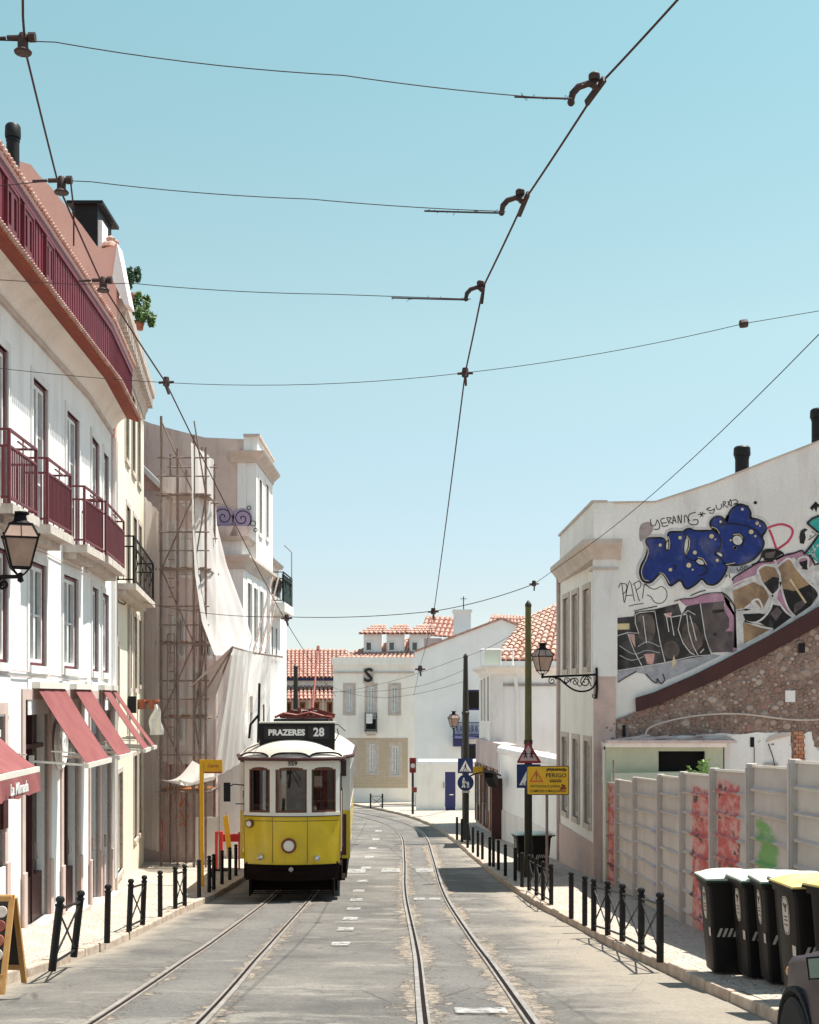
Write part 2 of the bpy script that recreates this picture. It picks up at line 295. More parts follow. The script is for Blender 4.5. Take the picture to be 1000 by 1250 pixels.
M = dict(
 white=mat('white_plaster', (.84, .83, .81), (.78, .77, .76), 1.2, .9, .004, 30, dirt=(.55, .5, .45), damt=.42, dscale=(1.6, 1.6, .22)),
 coolwhite=mat('cool_white_plaster', (.90, .91, .90), (.84, .85, .84), 1.0, .9, .004, 30, dirt=(.62, .58, .54), damt=.3),
 warmwhite=mat('warm_plaster', (.86, .835, .785), (.80, .77, .72), 1.0, .9, .006, 25, dirt=(.42, .37, .32), damt=.3),
 cream=mat('cream_plaster', (.82, .75, .60), (.75, .68, .54), 1.0, .9, .006, 25, dirt=(.5, .42, .33), damt=.35),
 greyw=mat('grey_white_plaster', (.80, .785, .765), (.73, .71, .69), .7, .92, .008, 20, dirt=(.40, .33, .30), damt=.45),
 gable=mat('weathered_gable_plaster', (.80, .775, .74), (.72, .69, .65), .6, .92, .005, 18, dirt=(.44, .36, .34), damt=.35),
 mauve=mat('mauve_render', (.64, .52, .49), (.53, .42, .39), .8, .95, .012, 14, dirt=(.28, .2, .18), damt=.5),
 browngable=mat('brown_gable_render', (.66, .53, .46), (.54, .42, .37), .7, .95, .015, 12, dirt=(.24, .17, .16), damt=.55),
 pink=mat('pink_render', (.80, .50, .42), (.74, .45, .38), 1.1, .92, .006, 25, dirt=(.5, .3, .26), damt=.3),
 palepink=mat('pale_pink_render', (.78, .52, .48), (.7, .45, .42), 1.1, .92, .006, 25),
 maroon=mat('maroon_metal', (.165, .018, .032), (.13, .014, .026), 2, .5, 0, 30, dirt=(.12, .02, .03), damt=.3, dscale=(3, 3, .2)),
 maroonp=mat('maroon_paint', (.16, .027, .036), (.12, .022, .03), 5, .5, .001, 60),
 awn=mat('awning_canvas', (.235, .07, .068), (.19, .052, .052), 3, .85, .002, 90, dirt=(.30, .12, .12), damt=.35),
 stone=mat('pale_limestone', (.60, .52, .46), (.50, .43, .38), 3, .85, .004, 40, dirt=(.36, .29, .26), damt=.4),
 pinkstone=mat('pinkish_stone', (.60, .46, .41), (.52, .39, .35), 4, .85, .004, 40, dirt=(.3, .2, .18), damt=.4),
 slab=mat('balcony_stone', (.62, .56, .50), (.5, .44, .39), 5, .85, .005, 30, dirt=(.3, .22, .18), damt=.6, dscale=(3, 3, 1)),
 tile=mat('clay_roof_tile', (.36, .17, .13), (.48, .30, .24), 4, .85, .006, 20, dirt=(.62, .50, .44), damt=.7, dscale=(3, 3, 3)),
 tilech=mat('dark_red_channel_tile', (.25, .085, .06), (.18, .06, .045), 4, .9, .006, 20),
 tiled=mat('aged_roof_tile', (.34, .17, .13), (.50, .34, .27), 3, .9, .01, 14, dirt=(.75, .62, .5), damt=.6, dscale=(2, 2, 2)),
 soffit=mat('red_soffit', (.30, .06, .03), (.24, .045, .025), 4, .8, .003, 40),
 sashw=mat('white_window_paint', (.78, .78, .76), None, 6, .5, 0, 40, fine=.05),
 black=mat('black_painted_metal', (.010, .010, .011), (.015, .015, .016), 8, .5, .001, 60, fine=.05, spec=.2),
 iron=mat('wrought_iron', (.010, .009, .010), None, 8, .6, .001, 60, spec=.15),
 darkwood=mat('dark_red_wood', (.065, .018, .018), (.045, .012, .014), 6, .45, .002, 40),
 tramwood=mat('dark_varnished_frame', (.15, .05, .022), (.10, .035, .016), 8, .4, .001, 60),
 wood=mat('varnished_wood', (.30, .12, .04), (.22, .08, .025), 8, .4, .001, 60, dscale=(8, 8, .6)),
 signwood=mat('pine_frame', (.50, .27, .09), (.42, .2, .06), 8, .5, .001, 60),
 steel=mat('galvanised_steel', (.42, .41, .40), (.32, .31, .30), 6, .45, .001, 60, metal=.6),
 scaf=mat('scaffold_tube', (.26, .19, .17), (.17, .12, .10), 8, .6, .001, 60, metal=.2),
 rail=mat('rail_steel', (.44, .41, .38), (.32, .28, .25), 5, .42, .002, 60, metal=.5, dirt=(.22, .16, .12), damt=.5, dscale=(3, 1, 3)),
 yellow=mat('tram_yellow_enamel', (.72, .50, .012), (.66, .45, .010), 2, .32, .0005, 8, coat=.4, fine=.04, dirt=(.34, .24, .05), damt=.35),
 tramw=mat('tram_cream_enamel', (.78, .74, .66), (.74, .70, .62), 3, .4, 0, 10, coat=.3, fine=.04, dirt=(.6, .52, .42), damt=.25),
 tramroof=mat('tram_roof_canvas', (.50, .47, .41), (.42, .39, .34), 3, .75, .002, 40, dirt=(.42, .36, .3), damt=.4, dscale=(2, 2, 2)),
 skirt=mat('brown_black_underframe', (.012, .006, .005), None, 6, .8, .001, 60, spec=.1),
 oxide=mat('red_oxide_metal', (.24, .05, .035), (.17, .035, .025), 8, .6, .001, 60),
 conc=mat('fence_concrete', (.58, .52, .48), (.50, .44, .41), 3, .9, .004, 35, dirt=(.3, .25, .23), damt=.4),
 kerb=mat('kerb_limestone', (.50, .41, .33), (.36, .28, .22), 4, .85, .012, 14, dirt=(.3, .2, .14), damt=.6, dscale=(3, 3, 3)),
 flash=mat('brown_roof_scar_paint', (.065, .022, .02), (.045, .017, .016), 2, .75, .01, 12),
 polegr=mat('green_tram_pole', (.135, .12, .04), (.10, .092, .03), 4, .5, .001, 60, dirt=(.08, .07, .03), damt=.5),
 poledk=mat('dark_tram_pole', (.022, .02, .014), (.016, .015, .011), 4, .5, .001, 60),
 bin=mat('black_bin_plastic', (.008, .006, .006), (.012, .010, .010), 5, .5, .001, 60, fine=.05, dirt=(.03, .024, .02), damt=.3, spec=.2),
 bingreen=mat('pale_green_lid', (.66, .72, .64), (.60, .66, .58), 3, .45, .001, 40, dirt=(.4, .42, .33), damt=.4, dscale=(2, 2, 2)),
 bindkgreen=flat('dark_green_rim', (.015, .04, .02), .5),
 binyellow=mat('yellow_lid', (.80, .62, .26), (.74, .52, .12), 3, .45, .001, 40),
 wire=flat('wire', (.045, .028, .028), .7, spec=.1), cop=flat('copper_wire', (.075, .038, .038), .6, .2, spec=.1),
 ins=mat('insulator', (.07, .04, .035), (.045, .028, .025), 20, .5, spec=.2),
 blue=flat('sign_blue', (.008, .024, .11), .4), signw=flat('sign_white', (.78, .76, .73), .5), signr=flat('sign_red', (.28, .02, .03), .45),
 signy=mat('sign_yellow', (.72, .40, .015), (.66, .36, .012), 6, .45, 0, 40, fine=.05), signk=flat('sign_black', (.015, .012, .012), .5), signp=flat('faded_sign_panel', (.52, .36, .36), .5),
 signrd=flat('sign_orange', (.62, .10, .03), .5),
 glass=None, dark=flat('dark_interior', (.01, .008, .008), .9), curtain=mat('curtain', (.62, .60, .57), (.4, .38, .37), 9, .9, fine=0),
 blued=mat('blue_door_paint', (.035, .035, .16), (.03, .03, .12), 4, .5), cloth=mat('white_cloth', (.82, .80, .76), None, 6, .95),
 terra=mat('terracotta', (.36, .12, .07), None, 10, .85), leaf=mat('leaf_green', (.05, .12, .03), (.10, .17, .04), 9, .6, fine=.2),
 leafd=mat('leaf_dark', (.02, .065, .035), (.035, .09, .045), 9, .6, fine=.2), stem=flat('stem', (.12, .09, .05), .8),
 shack=mat('pale_green_shed', (.52, .54, .40), (.46, .48, .36), 2, .85, .003, 30, dirt=(.34, .33, .25), damt=.3),
 carp=mat('plum_car_paint', (.035, .022, .03), (.028, .018, .025), 2, .42, 0, 10, coat=.08, fine=0, spec=.25), rubber=flat('rubber', (.012, .012, .012), .8), chrome=flat('chrome', (.7, .7, .7), .15, 1),
 amber=flat('amber_lens', (.6, .22, .02), .25), skin=flat('skin', (.42, .24, .17), .6), shirt=flat('grey_shirt', (.22, .2, .22), .9), mask=flat('blue_mask', (.25, .4, .55), .8), hair=flat('hair', (.02, .015, .012), .8),
 lampglass=mat('frosted_lamp_glass', (.36, .25, .20), (.28, .19, .15), 6, .35), redpl=flat('red_plastic', (.55, .03, .03), .5), tin=mat('tin_canopy', (.45, .36, .30), None, 6, .6),
 shopglass=flat('shop_window_glass', (.02, .012, .012), .2, spec=.2),
 beige=mat('beige_brick', (.62, .52, .38), (.56, .47, .34), 2, .9, .004, 30),
 brick=mat('raw_brick', (.42, .16, .09), (.52, .26, .16), 6, .95, .01, 20, dirt=(.6, .5, .42), damt=.4, dscale=(3, 3, 3)),
 rub=mat('rubble_mortar', (.36, .26, .215), (.25, .175, .145), 2.2, .95, .03, 9, dirt=(.50, .36, .29), damt=.6, dscale=(2, 2, 2), fine=.3),
)
M['glass'] = flat('window_glass', (.035, .04, .045), .06, spec=.9)
M['clear'] = see_through('clear_glass', (1, 1, 1), .1, .03, .05, col_t=(.42, .40, .40))
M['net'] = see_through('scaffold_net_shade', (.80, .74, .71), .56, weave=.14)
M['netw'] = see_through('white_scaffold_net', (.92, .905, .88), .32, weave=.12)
M['panelc'] = see_through('milky_panel', (.62, .66, .58), .15, weave=.05)

def nodes(m):
    t = m.node_tree; return t.nodes, t.links, t.nodes['Principled BSDF']
# material tools for special surfaces
class NT:
    def __init__(s, name, rough=.85):
        s.m = bpy.data.materials.new(name); s.m.use_nodes = True; s.N, s.L, s.b = nodes(s.m); s.b.inputs['Roughness'].default_value = rough
        s.g = s.N.new('ShaderNodeNewGeometry').outputs['Position']
    def new(s, t, **k):
        n = s.N.new(t)
        for a_, v in k.items(): setattr(n, a_, v)
        return n
    def put(s, i, v):
        if isinstance(v, (int, float)): i.default_value = v
        elif isinstance(v, tuple): i.default_value = (*v, 1) if len(v) == 3 and i.type == 'RGBA' else v
        else: s.L.new(v, i)
    def noise(s, sc, det=4, rg=.55, vec=None, dist=0):
        n = s.new('ShaderNodeTexNoise'); s.put(n.inputs['Scale'], sc); s.put(n.inputs['Detail'], det); s.put(n.inputs['Roughness'], rg); s.put(n.inputs['Distortion'], dist); s.L.new(vec or s.g, n.inputs['Vector']); return n.outputs[0]
    def vor(s, sc, feat='F1', vec=None, out=0, rnd=1):
        n = s.new('ShaderNodeTexVoronoi', feature=feat); s.put(n.inputs['Scale'], sc); s.put(n.inputs['Randomness'], rnd); s.L.new(vec or s.g, n.inputs['Vector']); return n.outputs[out]
    def map(s, sc, vec=None):
        n = s.new('ShaderNodeMapping'); n.inputs['Scale'].default_value = sc; s.L.new(vec or s.g, n.inputs[0]); return n.outputs[0]
    def rr(s, v, a_, b_, c=0, d=1):
        n = s.new('ShaderNodeMapRange'); s.put(n.inputs[0], v)
        for i, x in enumerate((a_, b_, c, d)): s.put(n.inputs[1+i], x)
        return n.outputs[0]
    def ma(s, op, a_, b_=0.0):
        n = s.new('ShaderNodeMath', operation=op); s.put(n.inputs[0], a_); s.put(n.inputs[1], b_); return n.outputs[0]
    def mix(s, f, A, B, mode='MIX'):
        x = s.new('ShaderNodeMix', data_type='RGBA', blend_type=mode); s.put(x.inputs[0], f); s.put(x.inputs[6], A); s.put(x.inputs[7], B); return x.outputs[2]
    def bump(s, h, dist=.01):
        b = s.new('ShaderNodeBump'); s.put(b.inputs['Distance'], dist); s.L.new(h, b.inputs['Height']); s.L.new(b.outputs[0], s.b.inputs['Normal'])
    def xyz(s): n = s.new('ShaderNodeSeparateXYZ'); s.L.new(s.g, n.inputs[0]); return n.outputs
    def col(s, c): s.put(s.b.inputs['Base Color'], c)

# asphalt with broken strips along the rails (attribute 'wear': R rails, G right gutter, B between-rail asphalt)
r = NT('worn_asphalt', .88)
at = r.new('ShaderNodeAttribute', attribute_name='wear'); sep = r.new('ShaderNodeSeparateColor'); r.L.new(at.outputs['Color'], sep.inputs[0]); WR, WG, WB = sep.outputs[0], sep.outputs[1], sep.outputs[2]
base = r.mix(r.rr(r.noise(.55, 5, .6), .35, .65), (.158, .147, .133), (.080, .076, .072))
base = r.mix(r.rr(r.noise(.9, 7, .7, r.map((.45, 1.0, 1))), .54, .60, 0, .8), base, (.215, .20, .178))      # lighter cross bands
base = r.mix(r.rr(r.noise(2.4, 6, .7), .55, .75, 0, .7), base, (.078, .076, .076))
base = r.mix(r.ma('MULTIPLY', WB, .35), base, (.12, .118, .118))
base = r.mix(r.rr(r.noise(60, 6, .75), .3, .7), r.mix(1.0, base, (.55, .55, .55), 'MULTIPLY'), r.mix(1.0, base, (1.45, 1.43, 1.4), 'MULTIPLY'))
base = r.mix(r.rr(r.noise(17, 5, .8), .32, .68), r.mix(1.0, base, (.74, .74, .74), 'MULTIPLY'), r.mix(1.0, base, (1.22, 1.21, 1.19), 'MULTIPLY'))
ck = r.vor(1.1, 'DISTANCE_TO_EDGE', r.map((1, .55, 1)))
wob = r.noise(3.0, 5, .7)
ckm = r.ma('MULTIPLY', r.rr(r.ma('ADD', ck, r.ma('MULTIPLY', wob, .05)), .025, .045, 1, 0), r.rr(r.noise(.5, 2), .48, .6))
base = r.mix(r.ma('MULTIPLY', ckm, .8), base, (.06, .055, .05))
ck2 = r.vor(3.2, 'DISTANCE_TO_EDGE', r.map((1, .8, 1)))
ck2m = r.ma('MULTIPLY', r.rr(r.ma('ADD', ck2, r.ma('MULTIPLY', r.noise(9, 5, .7), .06)), .03, .05, 1, 0), r.rr(r.noise(.9, 3), .45, .6))
base = r.mix(r.ma('MULTIPLY', ck2m, .75), base, (.045, .042, .04))
# broken bed
edge = r.ma('ADD', WR, r.rr(r.noise(3.2, 8, .78), .2, .8, -.62, .62))
bed = r.rr(edge, .36, .40)
dv_ = r.new('ShaderNodeVectorMath', operation='MULTIPLY_ADD'); nv_ = r.new('ShaderNodeTexNoise'); r.put(nv_.inputs['Scale'], 4.0); r.put(nv_.inputs['Detail'], 5); r.L.new(r.g, nv_.inputs['Vector']); r.L.new(nv_.outputs['Color'], dv_.inputs[0]); dv_.inputs[1].default_value = (.35, .35, .35); r.L.new(r.g, dv_.inputs[2])
cell = r.vor(5.5, 'F1', dv_.outputs[0], 1); cd_ = r.vor(5.5, 'DISTANCE_TO_EDGE', dv_.outputs[0])
sand = r.mix(r.rr(r.noise(5, 6, .7), .3, .7), (.36, .30, .23), (.20, .165, .13))
sepk = r.new('ShaderNodeSeparateColor'); r.L.new(cell, sepk.inputs[0]); sand = r.mix(r.ma('MULTIPLY', sepk.outputs[0], .45), sand, (.17, .14, .12))
sand = r.mix(r.rr(cd_, .0, .06, .6, 0), sand, (.085, .065, .052)); sand = r.mix(r.rr(r.noise(14, 6, .75), .55, .68, 0, .7), sand, (.10, .082, .068))
sand = r.mix(r.rr(r.noise(2.2, 5, .7), .55, .68), sand, (.13, .12, .115))
c = r.mix(bed, base, sand)
rim = r.ma('MULTIPLY', r.rr(edge, .31, .36), r.rr(edge, .36, .40, 1, 0))
c = r.mix(r.ma('MULTIPLY', rim, .65), c, (.05, .04, .035))
gut = r.rr(r.ma('ADD', WG, r.rr(r.noise(1.3, 6, .7), .2, .8, -.35, .35)), .30, .75)
c = r.mix(r.ma('MULTIPLY', gut, .8), c, r.mix(r.rr(r.noise(30, 4), .3, .7), (.33, .285, .225), (.235, .20, .16)))
r.col(c)
r.bump(r.ma('ADD', r.ma('ADD', r.ma('MULTIPLY', r.noise(60, 5, .75), .45), r.ma('MULTIPLY', r.noise(6, 6, .75), 1.6)), r.ma('ADD', r.ma('MULTIPLY', bed, r.ma('MULTIPLY', r.rr(cd_, 0, .15), 1.1)), r.ma('MULTIPLY', ckm, -.6))), .022)
M['road'] = r.m
r = NT('limestone_cobbles', .85)
cell = r.vor(11, 'F1', None, 1, .6); de = r.vor(11, 'DISTANCE_TO_EDGE', None, 0, .6)
c = r.mix(r.rr(r.noise(.8, 5, .6), .35, .65), (.52, .46, .38), (.43, .37, .305))
sepc = r.new('ShaderNodeSeparateColor'); r.L.new(cell, sepc.inputs[0])
c = r.mix(r.ma('MULTIPLY', sepc.outputs[0], .42), c, (.34, .28, .235))
c = r.mix(r.rr(de, .015, .07, .8, 0), c, (.20, .155, .125))
c = r.mix(r.rr(r.noise(1.7, 6, .7), .56, .72, 0, .55), c, (.29, .235, .20))
r.col(c); r.bump(r.rr(de, 0, .12), .012)
M['cobble'] = r.m
r = NT('worn_road_paint', .8)
pn = r.rr(r.noise(8, 8, .8), .40, .55); r.col((.42, .41, .39))
T_ = r.new('ShaderNodeBsdfTransparent'); X_ = r.new('ShaderNodeMixShader'); r.L.new(r.ma('MULTIPLY', pn, .75), X_.inputs[0]); r.L.new(T_.outputs[0], X_.inputs[1]); r.L.new(r.b.outputs[0], X_.inputs[2])
r.L.new(X_.outputs[0], [n for n in r.N if n.type == 'OUTPUT_MATERIAL'][0].inputs[0]); M['paint'] = r.m
r = NT('fence_sheet_paint', .75)      # grey sheet metal sprayed with patches of paint
x_, y_, z_ = r.xyz()
c = r.mix(r.rr(r.noise(1.2, 5, .6), .35, .65), (.52, .465, .43), (.44, .39, .36))
c = r.mix(r.rr(r.noise(2.2, 6, .7, r.map((1, 1, .2))), .56, .75, 0, .5), c, (.27, .22, .2))
def patch(y0, y1, z0, z1, colr, amt=1, soft=.15, nz=.5):
    global c
    wn = r.rr(r.noise(2.6, 6, .75, r.map((1, .3, 1))), .2, .8, -nz, nz); yy = r.ma('ADD', y_, wn); zz = r.ma('ADD', z_, wn)
    f = r.ma('MULTIPLY', r.ma('MULTIPLY', r.rr(yy, y0, y0+soft), r.rr(yy, y1-soft, y1, 1, 0)), r.ma('MULTIPLY', r.rr(zz, z0, z0+soft), r.rr(zz, z1-soft, z1, 1, 0)))
    c = r.mix(r.ma('MULTIPLY', f, amt), c, colr)
redn = r.mix(r.rr(r.noise(4, 6, .75, r.map((1, .35, 1))), .45, .56), (.50, .09, .085), (.58, .30, .27))
redn = r.mix(r.rr(r.noise(5.5, 5, .7, r.map((1, .35, .8))), .56, .60), redn, (.06, .045, .045))
patch(29.6, 31.3, 5, 8.0, redn, 1, .1, .08); patch(19.2, 20.7, 5.2, 8.62, redn, 1, .06, .07); patch(17.3, 18.75, 5, 8.85, redn, 1, .06, .07)
patch(15.35, 16.35, 6.6, 8.45, (.12, .33, .07), .9, .15, .3); patch(23.6, 24.6, 6.0, 8.0, (.30, .24, .46), .8, .5, .4)
r.col(c); r.bump(r.noise(18, 4), .004); M['fence'] = r.m
# ================================================================ GROUND
def rows(y0, y1, k, mn):
    ys = [y0]
    while ys[-1] < y1: ys.append(min(y1, ys[-1]+max(mn, k*abs(ys[-1]))))
    return ys
mb = MB(); ys = [-60, -30, -10, 0, 10, 20, 30, 45, 60, 80, 110, 160, 260, 500]; xs = [-500, -120, -40, -15, 0, 15, 40, 120, 500]
for j in ys:
    for i in xs: mb.v.append(Vector((i, j, gz(min(j, 110))-.5)))
for j in range(len(ys)-1):
    for i in range(len(xs)-1):
        a_ = j*len(xs)+i; mb.f.append((a_, a_+1, a_+len(xs)+1, a_+len(xs)))
struct('ground', mb, M['rub'])

def catmull(pts, f):  # track x
    return lambda y: spl(pts, y)
def trk(y): return spl(TR, y)
def tlk(y): return spl(TL, y)
ysr = rows(-12, 6, .0, 1.2)+rows(6, 82, .0048, .03)[1:]; NC = 130
mb = MB(); cols = []
rn = random.Random(3)
from mathutils import noise as mn
for y in ysr:
    a_, b_ = kl(y), kr(y)
    for i in range(NC+1):
        x = a_+(b_-a_)*i/NC; z = gz(y)
        dr_ = abs(x-trk(y)); dl_ = abs(x-tlk(y))
        def near(d, w): return max(0, 1-abs(d-.45)/w)
        nv = mn.noise(Vector((x*.8, y*.3, 0)))
        e1 = max(near(dr_, .42)*(.62+.5*nv), .75*near(dl_, .34)*(.62+.5*nv))
        if y > 45: e1 *= .6
        g = max(0, 1-(b_-x)/(2.1 if y < 22 else 1.3))*(1.0 if y < 30 else .6); g = max(g, .8*max(0, 1-(x-a_)/.7))
        bt = 1.0 if min(dr_, dl_) < .40 else 0.0
        z += .012*mn.noise(Vector((x*1.3, y*.5, 3)))-.004-.012*max(0, mn.noise(Vector((x*3, y*2, 9))))*e1
        z += .02*((x-a_)/(b_-a_)-.5)*0
        cols.append((max(0, min(1, e1)), g, bt)); mb.v.append(Vector((x, y, z)))
for j in range(len(ysr)-1):
    for i in range(NC):
        q = j*(NC+1)+i; mb.f.append((q, q+1, q+NC+2, q+NC+1))
road = struct('road', mb, M['road'], smooth='all')
ca = road.data.color_attributes.new('wear', 'FLOAT_COLOR', 'POINT')
for i, cc in enumerate(cols): ca.data[i].color = (*cc, 1)
# markings: worn dashes between the two tracks, square patches by the rails
def mark(px, py, w, l):
    p = G(px, py); mb = MB()
    f = lambda u, v: (p.x+(u-.5)*w, p.y+(v-.5)*l, gz(p.y+(v-.5)*l)+.014)
    mb.sheet(f, 1, 6); o = bpy.data.objects.new('lane_marking', mesh_of('lane_marking', mb, M['paint'], Matrix.Identity(4), False)); C.objects.link(o); o.parent = road
for px, py, l in ((416, 1153, .55), (422, 1135, .55), (428, 1122, .6), (432, 1110, .6), (435, 1099, .6), (438, 1088, .6), (443, 1076, .6), (447, 1060, .8), (451, 1047, .8), (455, 1036, .9), (459, 1025, 1.1), (462, 1015, 1.2)):
    mark(px, py, .26, l)
for px, py, w, l in ((435, 1064, .5, 1.1), (477, 1063, .5, 1.1), (518, 1063, .48, 1.2), (587, 1235, .45, .35), (512, 1098, .24, .5), (531, 1098, .24, .5), (409, 1062, .5, 1.0)): mark(px, py, w, l)

def track(name, fx, label, y1=80):
    t = thing(name, label, 'tram track', (fx(10), 10, gz(10)), 0, 'tram tracks set in the street')
    for s_ in (-.45, .45):
        hd, gr, fl = MB(), MB(), MB()
        yy = rows(-10, 4, 0, 2)+rows(4, y1, .02, .3)[1:]
        def strip(m, o0, o1, dz):
            n = len(m.v)
            for i, y in enumerate(yy):
                dx = (fx(y+.2)-fx(y-.2))/.4; k = math.sqrt(1+dx*dx); xo = fx(y)+s_*k
                m.v += [Vector((xo+o0, y, gz(y)+dz-.05)), Vector((xo+o0, y, gz(y)+dz)), Vector((xo+o1, y, gz(y)+dz)), Vector((xo+o1, y, gz(y)+dz-.05))]
            for i in range(len(yy)-1):
                for c_ in range(3): q = n+i*4+c_; m.f.append((q, q+1, q+5, q+4))
        sg = 1 if s_ > 0 else -1
        a0, a1 = sorted((0, .046*sg)); strip(hd, a0, a1, .020)
        a0, a1 = sorted((-.04*sg, 0)); strip(gr, a0, a1, .010)
        a0, a1 = sorted((-.062*sg, -.04*sg)); strip(fl, a0, a1, .016)
        rl = part('rail', hd, M['rail'], t); part('groove', gr, M['skirt'], rl); part('guard_lip', fl, M['rail'], rl)
track('tram_track', trk, 'empty curving tram rails on the right half of the street')
track('tram_track', tlk, 'tram rails on the left half of the street, under the yellow tram')

# pavements and kerb stones
FLN = [(-20, -4.25), (8, -5.3), (24.1, -5.9), (27.5, -6.24), (36.6, -7.4)]
def pav(name, inner, outer, zi, zo, y0, y1, label=None):
    mb = MB(); yy = rows(y0, y1, 0, .7); n = 10
    for y in yy:
        for i in range(n+1):
            u = i/n; x = inner(y)*(1-u)+outer(y)*u; mb.v.append(Vector((x, y, gz(y)+zi+(zo-zi)*u+.004*mn.noise(Vector((x*2, y*2, 1))))))
    for j in range(len(yy)-1):
        for i in range(n): q = j*(n+1)+i; mb.f.append((q, q+1, q+n+2, q+n+1))
    return struct(name, mb, M['cobble'])
pl = pav('left_pavement', lambda y: kl(y)-.11, lambda y: spl(FLN, y)-.3 if y < 36.6 else -12.0, .105, .24, -15, 74)
pr = pav('right_pavement', lambda y: kr(y)+.11, lambda y: 9.0, .105, .17, -15, 86)
def kerbs(fx, sgn, par, y0, y1):
    y = y0; k = 0
    while y < y1:
        L = random.uniform(.75, 1.15); mb = MB(); y2 = y+L-.012
        h = .125+random.uniform(-.02, .012); dx = random.uniform(-.012, .012)
        p = []
        for zz in (-.2, h):
            for (yy, o) in ((y, 0), (y, sgn*.15), (y2, sgn*.15), (y2, 0)):
                p.append((fx(yy)+o+(dx if zz > 0 else 0), yy, gz(yy)+zz-random.uniform(0, .012)))
        mb.hexa(p); o = part('kerb_stone', mb, M['kerb'], par); 
        bv = o.modifiers.new('b', 'BEVEL'); bv.width = .02; bv.segments = 2
        y += L; k += 1
kerbs(kl, -1, pl, 8, 70); kerbs(kr, 1, pr, 6, 80)

def lerp(a_, b_, u): return a_+(b_-a_)*u
# ================================================================ window helper
def window(W, x0, x1, z0, z1, par, frame='maroonp', sash='sashw', pane='glass', rec=.12, fw=.07, nv=1, nh=2, leaves=2, name='window', sill=None, lab=None, curt=0):
    mb = MB(); W.ring(mb, x0, x1, z0, z1, fw, -rec-.05, -rec+.045)
    f = part(name, mb, M[frame], par, lab)
    mb = MB(); a0, a1, b0, b1 = x0+fw, x1-fw, z0+fw, z1-fw; w = (a1-a0)/leaves
    for i in range(leaves):
        l0, l1 = a0+i*w+.003, a0+(i+1)*w-.003; W.ring(mb, l0, l1, b0, b1, .06, -rec-.04, -rec+.03)
        for k in range(1, nh+1):
            z = b0+(b1-b0)*k/(nh+1); W.box(mb, l0+.05, l1-.05, -rec-.03, -rec, z-.015, z+.015)
        for k in range(1, nv):
            xx = l0+(l1-l0)*k/nv; W.box(mb, xx-.012, xx+.012, -rec-.03, -rec, b0+.05, b1-.05)
    part('sash', mb, M[sash], f)
    mb = MB(); W.box(mb, a0+.01, a1-.01, -rec-.06, -rec-.055, b0, b1); part('pane', mb, M[pane], f)
    if curt:
        mb = MB(); W.box(mb, a0, a1, -rec-.12, -rec-.10, b0, b1); part('curtain', mb, M['curtain'], f)
    return f
def surround(W, x0, x1, z0, z1, w, par, m, t=.02, bottom=True, name='window_surround'):
    mb = MB(); W.box(mb, x0-w, x0, -.05, t, z0-(w if bottom else 0), z1+w); W.box(mb, x1, x1+w, -.05, t, z0-(w if bottom else 0), z1+w); W.box(mb, x0, x1, -.05, t, z1, z1+w)
    if bottom: W.box(mb, x0-.02, x1+.02, -.05, t+.03, z0-w, z0)
    return part(name, mb, M[m], par)

